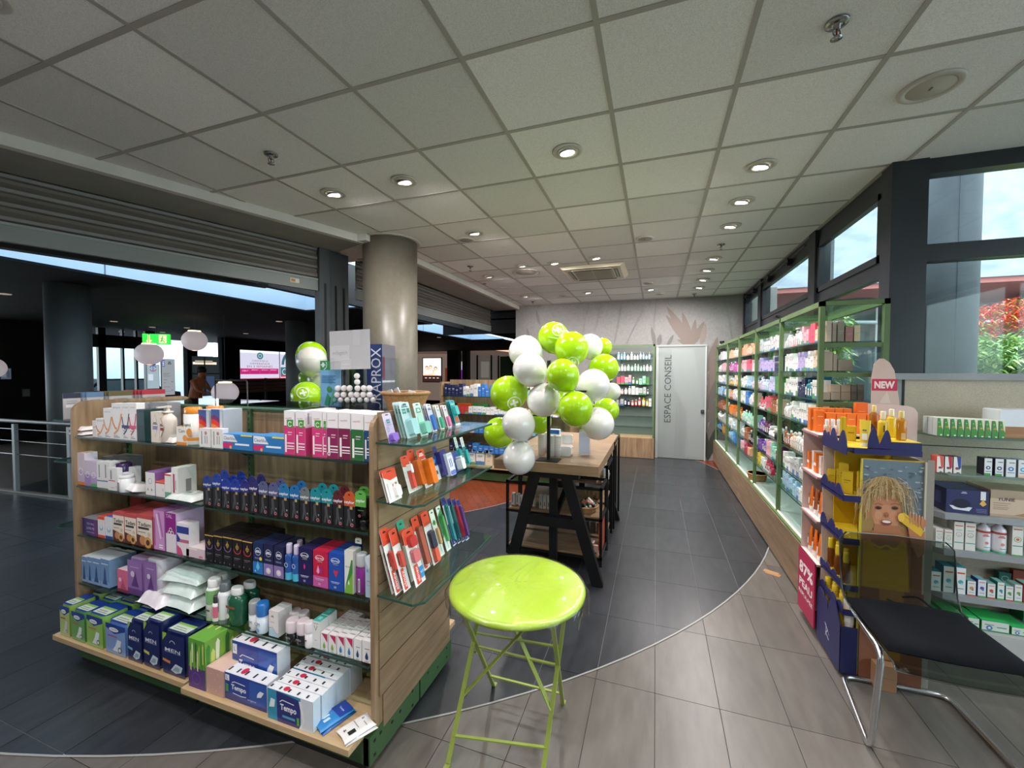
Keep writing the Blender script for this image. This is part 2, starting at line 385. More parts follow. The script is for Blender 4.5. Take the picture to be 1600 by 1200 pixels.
def seg_box(b, p, q, o0, o1, z0, z1, col='#ffffff'):
    """box along p->q, offset o0..o1 to the left of the direction"""
    d = Vector((q[0]-p[0], q[1]-p[1])).normalized(); n = Vector((-d.y, d.x))
    P = [(p[0]+n.x*o0, p[1]+n.y*o0), (q[0]+n.x*o0, q[1]+n.y*o0), (q[0]+n.x*o1, q[1]+n.y*o1), (p[0]+n.x*o1, p[1]+n.y*o1)]
    b.prism(P, 'z', z0, z1, col)
SA = ((-5.016, -2.6), (-2.885, 3.57)); SB = ((-2.80, 4.05), (-2.78, 8.42))
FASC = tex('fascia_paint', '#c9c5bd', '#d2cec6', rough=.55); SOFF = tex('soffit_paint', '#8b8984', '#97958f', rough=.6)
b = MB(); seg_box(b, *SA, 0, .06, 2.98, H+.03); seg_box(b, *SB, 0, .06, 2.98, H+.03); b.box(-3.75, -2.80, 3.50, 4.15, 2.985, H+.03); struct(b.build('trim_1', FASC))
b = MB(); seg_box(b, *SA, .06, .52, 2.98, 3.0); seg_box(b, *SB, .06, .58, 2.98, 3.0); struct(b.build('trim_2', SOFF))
# roller shutters
def shutter(name, p, q, off, lab):
    d = Vector((q[0]-p[0], q[1]-p[1])); L = d.length; n = Vector((-d.y, d.x))/L
    e = empty(name, lab, 'roller shutter', (p[0]+n.x*off, p[1]+n.y*off, 2.52), math.atan2(d.y, d.x))
    SL = SATM
    for k in range(4):
        z = .14+k*.095; pr = [(0, z), (-.012, z+.008), (-.016, z+.03), (-.004, z+.05), (.004, z+.07), (-.006, z+.09), (0, z+.094), (.012, z+.09), (.012, z)]
        MB().prism([(y, zz) for y, zz in pr], 'x', 0, L, '#625c56' if k % 2 else '#6a645e').build('slat', SL, e)
    MB().box(0, L, -.02, .02, 0, .13, '#7e827f').box(0, L, -.026, .02, .112, .13, '#8d918e').build('bottom_bar', SL, e)
    return e
s1 = shutter('roller_shutter', SA[0], (-2.925, 3.44), .56, 'half raised grey roller shutter above the left shopfront opening, nearest')
l = MB(); l.box(0, .09, -.001, 0, 0, .045, '#c9c4b6').box(.008, .05, -.002, -.001, .008, .037, '#b8863a'); fc = Fc(l, (.008, -.0025, .012), (.04, 0, 0), (0, 0, .02)); fc.text('HGM', .5, .5, .8, '#3a2a20')
l.build('maker_label', CARD, s1, (6.02, -.022, .045))
shutter('roller_shutter', (-2.85, 4.12), (-2.83, 8.36), .60, 'half raised grey roller shutter beyond the cream column')
# guide posts
GP = tex('guide_post_paint', '#3e4244', '#474b4d', rough=.5)
for k, (x, y) in enumerate([(-3.46, 3.60), (-3.44, 3.735), (-3.45, 3.87)]):
    o = MB().box(-.055, .055, -.06, .06, 0, 2.98).build('guide_post', GP, None, (x, y, 0), math.radians(-19))
    MB().box(.056, .06, -.012, .012, .02, 2.6, '#0e0e0e').build('guide_slot', SATM, o)
    tag(o, ['dark grey shutter guide post nearest the camera', 'middle dark grey shutter guide post', 'dark grey shutter guide post closest to the cream column'][k], 'post', 'shutter guide posts')
# bulkheads of the mall outside the shutters
b = MB(); seg_box(b, (-5.3, -3), (-3.2, 3.2), 1.02, 1.12, 2.60, 3.2); seg_box(b, (-3.2, 3.2), (-3.15, 9.5), 1.0, 1.1, 2.62, 3.2)
o = struct(b.build('trim_3', tex('bulkhead_paint', '#2c2e2f', '#343637', rough=.6)))
# cream column
col = MB().lathe([(.287, 0), (.287, H+.02)], 64).build('round_column', CREAM, None, (-2.757, 3.846, 0))
tag(col, 'cream round structural column at the shopfront, behind the near shelf unit', 'column')
MB().lathe([(.30, H-.004), (.33, H-.004), (.335, H+.004)], 48, '#b7b2a8').build('ceiling_ring', SATM, col)
# ---- far wall with mural and door
wf = struct(MB().box(-2.86, 2.0, 8.42, 8.56, 0, H+.1).build('wall_back', WALLW))
WY = 8.42
mu = MB(); MK = [0]
def mur(pts, colr, k=0):
    MK[0] += 1; q = [ony(800+x/4, 440+y/4, WY) for x, y in pts]; mu.face([(p.x, WY-.0006-.00035*MK[0], p.z) for p in q][::-1], colr)
def leaf(b0, t, w_, bend, colr, k=0, n=8):
    bx, by = b0; tx, ty = t; dx, dy = tx-bx, ty-by; L = math.hypot(dx, dy); nx, ny = -dy/L, dx/L; l_, r_ = [], []
    for i in range(n+1):
        s = i/n; ww = w_*math.sin(math.pi*min(1, s*.92+.06))**.8*(1-s*.15) if i < n else 0
        c = bend*L*math.sin(math.pi*s*.5)*s
        px, py = bx+dx*s+nx*c, by+dy*s+ny*c; l_.append((px+nx*ww, py+ny*ww)); r_.append((px-nx*ww, py-ny*ww))
    mur(l_+r_[::-1], colr, k)
T1, T2, T3, TG = '#6c6059', '#776b64', '#5a544f', '#2a2f28'
for tgt, w_, bd in [((992, 142), 26, -.10), ((943, 226), 24, .10), ((1075, 190), 24, -.05), ((1000, 292), 20, .06), ((1160, 238), 20, -.08), ((1222, 262), 24, -.14), ((1030, 372), 14, .1)]:
    leaf((1120, 398), tgt, w_, bd, T1, 1)
leaf((1180, 400), (1222, 262), 20, -.08, T2, 2)
for by, tx, ty, w_ in [(560, 1275, 340, 24), (620, 1330, 372, 22), (640, 1200, 420, 18), (720, 1278, 480, 24), (760, 1200, 560, 20), (800, 1278, 590, 24), (860, 1202, 650, 20), (880, 1276, 720, 22), (940, 1200, 740, 20), (1000, 1275, 800, 26), (1020, 1198, 850, 16)]:
    leaf((1212 if tx < 1240 else 1225, by), (tx, ty), w_, .05 if tx > 1240 else -.05, T1 if by < 800 else T3, 1+(by//60) % 3)
for by, tx, ty, w_ in [(1110, 1272, 900, 26), (1112, 1200, 930, 18), (1112, 1238, 990, 22)]: leaf((1222, by), (tx, ty), w_, .05, TG, 5)
leaf((892, 400), (884, 282), 12, -.1, '#5d5d5a'); leaf((915, 400), (928, 328), 16, 0, '#5d5d5a'); leaf((968, 400), (1022, 342), 12, -.2, '#5d5d5a', 1)
leaf((175, 270), (142, 180), 9, .1, '#6a6865'); leaf((110, 350), (86, 290), 7, .1, '#6a6865')
for pts in [[(482, 126), (440, 330)], [(688, 120), (640, 385)], [(770, 165), (818, 180), (712, 390)], [(905, 108), (884, 300)], [(972, 122), (985, 150)], [(1318, 84), (1362, 260), (1372, 360)], [(560, 130), (520, 300)], [(240, 170), (262, 230)]]:
    for a, c in zip(pts[:-1], pts[1:]): mur([(a[0]-2.5, a[1]), (a[0]+2.5, a[1]), (c[0]+1.5, c[1]), (c[0]-1.5, c[1])], '#757370')
mo = mu.build('mural', MATT, wf)
# door
d1 = struct(MB().box(.045, .86, WY-.05, WY-.006, .01, 2.13, '#8a8f8d').build('door_1', tex('frosted_door', '#828987', '#8f9694', (1, 1, .3), 1.3, .3)))
f = MB(); f.box(.0, .045, WY-.06, WY-.001, 0, 2.15, '#a9aeac').box(.86, .885, WY-.06, WY-.001, 0, 2.15, '#a9aeac').box(0, .885, WY-.065, WY-.001, 2.13, 2.165, '#8f9492'); f.build('door_frame', SATM, d1)
t = MB(); fc = Fc(t, (.09, WY-.052, .5), (.3, 0, 0), (0, 0, 1.6)); fc.text('ESPACE CONSEIL', .42, .52, .80, '#3c4144', rot=1); t.build('lettering', MATT, d1)
t = MB(); fc = Fc(t, (.045, WY-.051, .01), (.815, 0, 0), (0, 0, 2.12)); fc.poly([(.28, .98), (.36, .62), (.62, .42), (.6, .02), (.98, .02), (.98, .5), (.75, .98)], '#8b9290'); fc.poly([(.4, .5), (.5, .5), (.52, .02), (.36, .02)], '#838a88'); t.build('frosted_pattern', MATT, d1)
MB().box(.795, .85, WY-.085, WY-.05, .89, .95, '#2a2b2c').box(.81, .835, WY-.1, WY-.085, .90, .94, '#3c3d3e').build('door_handle', SATM, d1)
# remaining shell
struct(MB().box(-5.1, 4.6, -2.75, -2.6, 0, 3.2).build('wall_rear', WALLW))
struct(MB().box(4.58, 4.7, -2.7, 3.6, 0, .5).box(4.58, 4.7, -2.7, 3.6, 2.95, 3.2).build('wall_right', WALLW))
w3 = struct(MB().box(4.58, 4.68, -2.7, 3.6, .5, .58).box(4.58, 4.68, -2.7, 3.6, 2.87, 2.95).build('added_window', MATT))  # unseen glazing added so daylight from the right lifts the ceiling
for y in (-2.65, -.6, 1.45, 3.5): MB().box(4.58, 4.68, y, y+.09, .5, 2.95, '#1d2026').build('mullion', MATT, w3)
for y in (-2.56, -.51, 1.54): MB().box(4.62, 4.63, y, y+1.96, .58, 2.87).build('pane', GLASS, w3)
struct(MB().box(1.45, 1.58, 3.55, 8.45, 0, .38).build('wall_sill', WALLW))
# ---- windows: side glazing (x = 1.52) and front glazing (y = 3.55)
FR = tex('anthracite_frame', '#191c22', '#20242b', rough=.35)
w1 = struct(MB().box(1.50, 1.58, 3.5, 8.42, 2.92, H+.03).box(1.50, 1.58, 3.5, 8.42, 2.33, 2.43).box(1.50, 1.58, 3.5, 8.42, .36, .46).build('window_1', FR))
for y0, y1 in [(4.86, 5.04), (7.1, 7.28), (8.34, 8.42)]: MB().box(1.47, 1.60, y0, y1, .36, H+.02).build('mullion', FR, w1)
for y0, y1 in [(3.62, 4.86), (5.04, 7.1), (7.28, 8.34)]:
    MB().box(1.535, 1.547, y0, y1, 2.43, 2.92).build('pane', GLASS, w1)
    MB().box(1.535, 1.547, y0, y1, .46, 2.33).build('pane', GLASS, w1)
    s = MB(); s.box(1.485, 1.53, y0+.01, y0+.06, 2.43, 2.92).box(1.485, 1.53, y1-.06, y1-.01, 2.43, 2.92).box(1.485, 1.53, y0+.01, y1-.01, 2.43, 2.48).box(1.485, 1.53, y0+.01, y1-.01, 2.87, 2.92); s.build('sash', FR, w1)
for y in (5.7, 6.6, 7.5, 8.0):
    MB().box(1.43, 1.49, y-.09, y+.09, 2.93, 2.965, '#131416').box(1.44, 1.48, y-.03, y+.03, 2.9, 2.99, '#1c1d20').build('sash_opener', SATM, w1)
MB().tube([(1.455, 5.1, 2.97), (1.455, 8.3, 2.97)], .008, '#222428').build('opener_rod', SATM, w1)
MB().box(1.462, 1.482, 6.2, 6.32, 2.36, 2.385, '#101114').build('sash_handle', SATM, w1)
w2 = struct(MB().box(1.50, 4.58, 3.50, 3.60, 2.955, H+.03).box(1.50, 4.58, 3.50, 3.60, 2.385, 2.495).box(1.50, 4.58, 3.50, 3.60, 1.55, 1.62).build('window_2', FR))
MB().box(1.48, 1.675, 3.48, 3.62, 0, H+.01).build('corner_post', FR, w2)
for x in (3.1, 4.5): MB().box(x, x+.09, 3.5, 3.6, 1.6, H).build('mullion', FR, w2)
for x0, x1 in ((1.675, 3.1), (3.19, 4.5)):
    MB().box(x0, x1, 3.55, 3.562, 1.62, 2.385).build('pane', GLASS, w2); MB().box(x0, x1, 3.55, 3.562, 2.495, 2.955).build('pane', GLASS, w2)
struct(MB().box(1.66, 4.6, 3.52, 3.64, 0, 1.56).build('wall_below_window', WALLW))

# ================================================================ OUTDOORS
ot = struct(MB().box(1.62, 24, 3.66, 24, -.5, -.1).box(4.75, 24, -8, 3.66, -.5, -.1).build('ground', ASPH))
o = MB().lathe([(.27, -.1), (.27, 5)], 48).build('concrete_column', CONC, None, (2.56, 5.13, 0)); tag(o, 'wide round raw concrete column just outside the right window', 'column')
b = MB(); b.box(-.002, .002, -.274, -.268, 0, 4.4, '#3d444a'); b.build('formwork_seam', MATT, o, (.0, 0, 0))
o = MB().lathe([(.14, -.1), (.14, 5)], 32).build('concrete_column', CONC, None, tuple(Vector((atd(1281, 500, 5.7).x, atd(1281, 500, 5.7).y, 0)))); tag(o, 'round concrete column outside the side window, partly behind a mullion', 'column')
b = MB(); b.box(-.002, .002, -.143, -.138, 0, 4.4, '#3d444a'); b.build('formwork_seam', MATT, o)
fa = MB(); fa.box(2.2, 26, 13.2, 14.6, 3.96, 9.5).build('building_parapet', CONCP)
e = empty('concrete_building', 'pale concrete building across the planted court, with red soffit', 'building', (0, 0, 0))
for o in list(C.objects):
    if o.name == 'building_parapet': o.parent = e
MB().box(2.2, 26, 13.3, 17, 3.84, 3.96, '#b06a66').build('red_soffit', MATT, e)
MB().box(2.2, 26, 17, 17.2, -.1, 3.84, '#8f8e95').build('rear_wall', MATT, e)
MB().lathe([(.95, -.1), (.95, 4.5)], 40, '#8e8a92').build('column', CONC, e, (10.4, 15.1, 0))
MB().lathe([(.6, -.1), (.6, 4.5)], 40, '#8e8a92').build('column', CONC, e, (5.6, 15.4, 0))
for x in (3.4, 6.6, 8.2, 12.4, 14.5):
    wn = MB().box(x, x+1.15, 16.93, 17, .6, 4.2, '#eef2f6').build('window', SATM, e); MB().box(x+.08, x+1.07, 16.9, 16.93, .7, 2.6, '#5a6a74').build('pane', PLAS, wn)
MB().tube([(3, 13.4, 3.05), (9, 13.4, 2.85), (18, 13.4, 2.85)], .05, '#8f959c').build('handrail', SATM, e)
# planting: bamboo-like hedge made of blades
def hedge(name, lab, x0, x1, y0, y1, zb, zt, n, cols, seed, L=.22):
    R = random.Random(seed); b = MB()
    for k in range(n):
        x = R.uniform(x0, x1); y = R.uniform(y0, y1); z = zb+((zt if zt > 0 else EYE-zt*(y*.944-x*.33))-zb)*R.random()**.6
        z += .12*math.sin(x*3.1)+.1*math.sin(x*7.3+y*2)
        a = R.uniform(0, 6.283); t = R.uniform(-.5, .6); l = L*R.uniform(.5, 1.2); w_ = l*.085
        d = Vector((math.cos(a)*math.cos(t), math.sin(a)*math.cos(t), math.sin(t))); s_ = d.cross(Vector((0, 0, 1))).normalized()*w_; p = Vector((x, y, z))
        b.face([p, p+d*l*.4+s_, p+d*l-Vector((0, 0, l*.25)), p+d*l*.4-s_], R.choice(cols))
    e = empty(name, lab, 'plants', ((x0+x1)/2, (y0+y1)/2, -.1))
    o = b.build('foliage', LEAF, e, (-(x0+x1)/2, -(y0+y1)/2, .1)); o['kind'] = 'stuff'
    st = MB()
    for k in range(24):
        x = R.uniform(x0, x1)-(x0+x1)/2; y = R.uniform(y0, y1)-(y0+y1)/2; st.tube([(x, y, 0), (x+R.uniform(-.1, .1), y, (abs(zt) if zt > 0 else 2)*.7)], .008, '#6b7a3c', 5)
    q = st.build('stems', MATT, e); q['kind'] = 'stuff'
LEAF = vcol('leaf', .5, noise=.2, scale=3)
GRN = ['#7aa244', '#96be58', '#b0d070', '#5f8e42', '#c2d67c', '#a0c08c', '#86b068']
hedge('bamboo_hedge', 'dense green bamboo-like hedge outside the right window', 3.0, 7.8, 5.5, 6.8, .6, -.094, 60000, GRN, 3, .16)
hedge('bamboo_hedge', 'green bamboo-like hedge outside, seen through the wall shelves', 1.85, 2.6, 7.0, 8.3, .3, 2.2, 16000, GRN, 4, .18)
hedge('red_leaved_shrub', 'bright red-leaved shrub on top of the green hedge outside', 4.0, 8.8, 6.9, 7.7, 1.95, 2.42, 9000, ['#d8352a', '#e2573a', '#c62f2c', '#e9794a', '#b0b04a'], 5, .15)
# ================================================================ CEILING FITTINGS
lampme = {}
def downlight(x, y, lab, tilt=(0, 0), on=True, power=1.0):
    e = empty('downlight', lab, 'ceiling light', (x, y, H), 0, 'recessed ceiling downlights')
    if 'ring' not in lampme:
        lampme['ring'] = MB().lathe([(.095, .0), (.095, -.004), (.088, -.006), (.07, -.006), (.068, -.002), (.066, -.009), (.05, -.009), (.05, .0)], 28, '#c4c0b8').mesh('trim_ring')
        lampme['lens'] = MB().lathe([(.046, -.008), (.04, -.012), (.0001, -.013)], 20, '#ffffff').mesh('lens')
        lampme['rim'] = MB().lathe([(.05, -.004), (.05, -.014), (.046, -.014), (.046, -.004)], 20, '#b9b6b0').mesh('lamp_rim')
    link('trim_ring', lampme['ring'], SATM, e); l = link('lens', lampme['lens'], LAMP, e); r = link('lamp_rim', lampme['rim'], SATM, e)
    for q in (l, r): q.rotation_euler = (tilt[0], tilt[1], 0)
    ld = lampme.get('spot')
    if ld is None:
        ld = bpy.data.lights.new('downlight', 'SPOT'); ld.energy = SPOT; ld.spot_size = math.radians(172); ld.spot_blend = .8; ld.shadow_soft_size = .035; ld.color = (1, .935, .925); lampme['spot'] = ld
    lo = bpy.data.objects.new('lamp', ld); C.objects.link(lo); lo.parent = e; lo.location = (0, 0, -.03); lo.rotation_euler = (tilt[0]*1.2, tilt[1]*1.2, 0)
DL = [(-.55, 2.63), (-1.77, 2.64), (-2.42, 2.64), (.66, 3.24), (.65, 3.85), (.66, 4.46), (-1.75, 3.84), (-1.25, 5.23), (-.71, 5.16), (.66, 5.66), (.65, 6.26), (.66, 6.89), (-2.35, 5.65), (-2.32, 7.34), (-1.15, 7.34), (-1.69, 5.22), (.66, 7.49), (-.1, 7.4)]
WH = ['above the round green table', 'left of centre above the near shelf unit', 'leftmost of the row, nearest the cream column', 'nearest of the right row by the window corner', 'second of the right row', 'third of the right row', 'in front of the cream column', 'just left of the air conditioner', 'above the air conditioner front edge', 'fourth lit one of the right row', 'fifth lit one of the right row', 'sixth lit one of the right row', 'by the left shutter edge', 'farthest left before the mural wall', 'middle far one before the mural wall', 'tilted one beside the large round cover', 'seventh of the right row', 'small far one above the door side']
for k, ((x, y), wv) in enumerate(zip(DL, WH)): downlight(x, y, 'round recessed downlight '+wv, (.25 if x < -1.5 else .1, .2 if x > .5 else -.1))
for k, (x, y) in enumerate([(-2.4, .82), (-1.45, .5), (-.55, .55), (.66, 1.4), (1.9, 1.6), (-.5, -1), (1.6, -.8), (-2.6, -1)]): downlight(x, y, 'round recessed downlight outside the picture, number %s behind the viewer' % ORD[k], (-.3 if y > 0 else 0, 0))
def sprinkler(x, y, lab):
    e = empty('sprinkler_head', lab, 'sprinkler', (x, y, H), rnd.uniform(0, 3), 'ceiling sprinklers')
    MB().lathe([(.042, 0), (.04, -.006), (.022, -.009), (.012, -.012), (.011, -.03)], 20, '#9b9b9b').build('escutcheon', METL, e)
    MB().tube([(-.014, 0, -.028), (-.016, 0, -.045), (0, 0, -.058), (.016, 0, -.045), (.014, 0, -.028)], .003, '#8a8a8a').tube([(0, 0, -.03), (0, 0, -.06)], .003, '#7a2f2a').build('frame_arms', METL, e)
    MB().lathe([(.02, -.060), (.022, -.062), (.005, -.064)], 12, '#a5a5a5').build('deflector', METL, e)
for (x, y), wv in zip([(-2.37, 2.04), (.67, 2.03), (-2.35, 5.03), (.66, 5.07), (-2.33, 7.92), (.63, 8.07)], ['left of the nearest downlights', 'top right of the ceiling, the nearest', 'beyond the cream column', 'in the right lamp row', 'in the far left corner by the mural', 'in the far right corner by the mural']):
    sprinkler(x, y, 'small chrome ceiling sprinkler '+wv)
def cover(x, y, r, lab, colr='#b3ada2'):
    e = empty('round_ceiling_cover', lab, 'ceiling cover', (x, y, H))
    MB().lathe([(r, .004), (r, -.004), (r*.95, -.008), (r*.76, -.008), (r*.75, -.004)], 32, '#bdb8af').build('rim', SATM, e)
    MB().lathe([(r*.74, -.003), (r*.72, -.006), (.0001, -.007)], 32, colr).build('plate', SATM, e)
    MB().box(-.004, .004, -.012, .012, -.010, -.007, '#6b6660').build('catch', SATM, e)
cover(1.26, 2.63, .125, 'round beige blank cover near the top right of the ceiling')
cover(-.13, 4.59, .09, 'small round grey loudspeaker cover in the middle of the ceiling', '#8f8a82')
cover(-1.75, 5.6, .2, 'large round beige cover left of the air conditioner')
cover(-1.93, 4.02, .09, 'small round cover beside the lamp in front of the column', '#98938a')
cover(-.13, 6.9, .08, 'small round cover on the far ceiling right of the air conditioner', '#98938a')
cover(.05, 7.9, .07, 'tiny round cover nearest the mural wall', '#98938a'); cover(-1.62, 7.5, .08, 'small unlit fitting between the two far lamps', '#98938a')
MB().lathe([(.03, 0), (.028, -.004), (.0001, -.005)], 16, '#3a3836').build('vent_hole', SATM, None, (-2.6, 6.1, H)); tag([o for o in C.objects if o.name == 'vent_hole'][0], 'small dark round hole near the left ceiling edge', 'ceiling vent')
# air conditioning cassette
ac = empty('ceiling_air_conditioner', 'cream ceiling cassette air conditioner with grille', 'air conditioner', (-.82, 5.83, H))
x0, x1, y0, y1 = -.43, .43, -.38, .38
b = MB(); b.prism([(x0, 0), (x1, 0), (x1-.06, -.045), (x0+.06, -.045)], 'y', y0, y1, '#c6bda4'); b.build('housing', SATM, ac)
for z_, (a, c, d, e_) in [('air_slot', (-.27, .27, -.35, -.29)), ('air_slot', (-.27, .27, .29, .35)), ('air_slot', (.28, .33, -.24, .24)), ('air_slot', (-.33, -.28, -.24, .24))]:
    s = MB().box(a, c, d, e_, -.049, -.045, '#2f2b26').build('air_slot', SATM, ac)
    MB().box(a+.004, c-.004, (d+e_)/2-.006, (d+e_)/2+.006, -.055, -.049, '#b7ae96').build('louvre', SATM, s) if (c-a) > .2 else MB().box((a+c)/2-.006, (a+c)/2+.006, d+.004, e_-.004, -.055, -.049, '#b7ae96').build('louvre', SATM, s)
gr = MB().box(-.25, .25, -.26, .26, -.050, -.045, '#4a463e').build('grille_panel', SATM, ac)
b = MB()
for i in range(16): y = -.25+i*.0325; b.box(-.25, .25, y, y+.018, -.056, -.050, '#a39b85')
for i in range(3): b.box(-.25+i*.2475-.004*(i), -.245+i*.2475, -.26, .26, -.057, -.05, '#b7ae96')
b.build('grille_slats', SATM, gr)

# ================================================================ MALL BEYOND THE SHUTTERS
MZ = 2.8
mc = MB()
# dark ceiling with two skylight openings (x -6.39..-4.78)
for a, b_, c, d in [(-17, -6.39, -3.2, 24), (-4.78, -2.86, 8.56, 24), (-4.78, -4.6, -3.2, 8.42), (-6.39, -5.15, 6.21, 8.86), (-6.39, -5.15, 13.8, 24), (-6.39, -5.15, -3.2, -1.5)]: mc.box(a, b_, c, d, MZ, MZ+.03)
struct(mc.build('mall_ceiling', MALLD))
for n_, (y0, y1) in enumerate([(-1.5, 6.21), (8.86, 13.8)]):
    e = empty('skylight', ['long strip skylight seen under the left shutter', 'far strip skylight seen right of the cream column'][n_], 'skylight', (-5.765, (y0+y1)/2, MZ+.03))
    L = (y1-y0)/2
    w_ = .625
    for (xa, xb, ya, yb) in [(-w_-.03, -w_, -L-.03, L+.03), (w_, w_+.03, -L-.03, L+.03), (-w_, w_, -L-.03, -L), (-w_, w_, L, L+.03)]: MB().box(xa, xb, ya, yb, 0, .75).build('well_wall', WELL, e)
    MB().box(-w_-.03, w_+.03, -L, L, .75, .765).build('pane', SKYG, e)
    k = -L+1.6
    while k < L-.5: MB().box(-w_, -w_+.004, k-.006, k+.006, .0, .75, '#6d7a84').build('panel_joint', SATM, e); k += 3.05
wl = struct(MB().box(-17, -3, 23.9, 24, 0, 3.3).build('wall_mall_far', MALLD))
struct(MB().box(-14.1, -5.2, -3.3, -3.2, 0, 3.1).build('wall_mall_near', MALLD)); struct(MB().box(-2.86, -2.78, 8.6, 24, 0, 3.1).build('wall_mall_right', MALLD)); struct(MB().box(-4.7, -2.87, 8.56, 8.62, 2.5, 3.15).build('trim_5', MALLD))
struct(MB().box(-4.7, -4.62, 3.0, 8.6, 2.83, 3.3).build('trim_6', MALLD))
def mcol(x, y, r, lab):
    o = MB().lathe([(r, 0), (r, MZ)], 40).build('round_column', MALLC, None, (x, y, 0)); tag(o, lab, 'column', 'grey mall columns')
mcol(-7.52, 3.30, .225, 'grey round mall column at the far left, behind the railing')
p = atd(465, 600, 9.6); mcol(p.x, p.y, .24, 'grey round mall column behind the green and white balloons')
# railing
rl = empty('glass_railing', 'mall railing with dark handrail and steel posts at far left', 'railing', (-6.6, 0, 0))
off = Vector((-6.6, 0, 0)); A_, B_ = Vector((-11.2, 2.82, .97)), Vector((-6.7, 3.10, .97)); d_ = (B_-A_).normalized()
MB().tube([A_-off, B_-off], .024, '#2e2420', 10).build('handrail', SATM, rl)
for zz in (.86, .70, .52): MB().tube([A_-off-Vector((0, 0, .97-zz)), B_-off-Vector((0, 0, .97-zz))], .005, '#7d8080', 5).build('rail_wire', METL, rl)
for k in range(4):
    p = A_+d_*(.85+k*1.1)-off; MB().box(p.x-.03, p.x+.03, p.y-.02, p.y+.02, 0, .93, '#8a8f90').build('post', SATM, rl)
MB().bar(A_-off+Vector((0, 0, -.955)), B_-off+Vector((0, 0, -.955)), .06, .02, '#8e8578').build('floor_rail', SATM, rl)
# hanging globe lamps
def globe(px, py, r_px, lab, asp=.95):
    R = .24; d = R*F_/r_px*1.22; p = atd(px, py, d)
    e = empty('globe_pendant', lab, 'pendant lamp', tuple(p), 0, 'frosted globe pendants in the mall')
    pr = [(max(.0001, R*math.sin(a)), -R*asp*math.cos(a)) for a in [math.pi*i/16 for i in range(1, 17)]]
    pr = [(R*math.sin(math.pi*i/18), -R*asp*math.cos(math.pi*i/18)) for i in range(1, 16)]
    MB().lathe(pr, 28, '#cfc3c6').build('shade', GLOBE, e)
    MB().lathe([(.12, R*asp*.88), (.115, R*asp*.97), (.02, R*asp)], 20, '#ffe3a8').build('glowing_top', LAMP2, e)
    MB().lathe([(.0001, -R*asp*1.0), (.05, -R*asp*.985)], 16, '#fff4d8').build('glowing_bulb', LAMP2, e)
    MB().tube([(0, 0, R*asp), (0, 0, MZ-p.z)], .006, '#111111', 5).build('cord', SATM, e)
globe(233, 553, 22, 'white globe pendant left of the exit sign'); globe(304, 532, 20.5, 'white globe pendant right of the exit sign, highest')
globe(352, 613, 22, 'white globe pendant just above the shelf unit top edge'); globe(-15, 575, 21, 'white globe pendant cut by the left picture edge')
# exit sign
p = atd(245, 530, 10.5); e = empty('exit_sign', 'green lit emergency exit sign with arrow and running figure', 'sign', tuple(p), math.radians(35))
b = MB(); b.box(-.29, .29, -.03, .03, -.13, .13, '#1f8a2c'); fc = Fc(b, (-.29, -.031, -.13), (.58, 0, 0), (0, 0, .26)); fc.rect(0, 0, 1, 1, '#22c434')
fc.rect(.2, .32, .27, .9, '#e8f58a'); fc.poly([(.12, .38), (.35, .38), (.235, .08)], '#e8f58a'); fc.rect(.6, .12, .88, .9, '#e8f58a')
fc.disc(.74, .76, .035, '#187a28'); fc.line([(.73, .68), (.71, .42), (.78, .3), (.82, .16)], .05, '#187a28'); fc.line([(.71, .42), (.66, .2)], .05, '#187a28'); fc.line([(.64, .55), (.73, .62), (.82, .52)], .04, '#187a28')
b.build('sign_panel', EXITM, e); MB().tube([(0, 0, .13), (0, 0, MZ-p.z)], .006, '#222222', 5).build('hanger', SATM, e)
# glazed mall entrance with bright street behind (x = -14)
XW = -14.0
def wy(px): return yat(px, XW, 1.6)
def wz(py, y): return zat(py, XW, y)
ent = empty('mall_entrance_doors', 'dark framed glass entrance doors with daylight street behind', 'entrance doors', (XW, wy(180), 0))
oy = wy(180)
def eb(px0, px1, z0, z1, nm, mt, col='#0e0f10', t=.05): MB().box(-t, t, wy(px0)-oy, wy(px1)-oy, z0, z1, col).build(nm, mt, ent)
for px in (134, 157, 192, 213, 228): eb(px-1.5 if px != 157 else 153, px+1.5 if px != 157 else 165, 0, 2.9, 'frame_post', SATM)
eb(120, 230, 2.28, 2.62, 'transom', SATM); eb(120, 230, 2.9, 3.3, 'header', SATM)
for a, c in [(136, 153), (165, 191), (194, 212)]: eb(a, c, .05, 2.28, 'pane', GLASS, t=.006)
eb(136, 153, 1.06, 1.12, 'push_bar', SATM)
# dark walls either side at XW
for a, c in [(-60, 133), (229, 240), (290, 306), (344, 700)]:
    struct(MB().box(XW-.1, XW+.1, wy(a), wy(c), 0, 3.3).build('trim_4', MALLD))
st = empty('street_scene', 'daylit pale stone building with an arch outside the mall doors', 'building', (-20, wy(180)*1.4, 0))
b = MB(); b.box(-.5, 0, -4, 4, 0, 5, '#c9d6e2'); b.build('stone_wall', MATT, st); b = MB()
b.prism([(y*1.0, z) for y, z in [(-2.6, 0), (-2.6, 1.9), (-2.3, 2.5), (-1.7, 2.8), (-1.1, 2.5), (-.8, 1.9), (-.8, 0)]], 'x', .001, .06, '#3d4a55'); b.build('arch_opening', MATT, st)
ca = empty('parked_car', 'dark parked car outside the mall entrance', 'car', (-18.2, wy(178)*1.28, 0), 0)
b = MB(); b.prism([(-1.8, .35), (-1.75, .85), (-1.1, .95), (-.6, 1.38), (.7, 1.38), (1.3, .95), (1.8, .85), (1.85, .35)], 'x', -.8, .8, '#2b333b'); b.build('body', PLAS, ca)
b = MB(); b.prism([(-.95, .97), (-.52, 1.33), (.62, 1.33), (1.1, .97)], 'x', .8, .81, '#8fa3b3'); b.build('side_glass', PLAS, ca)
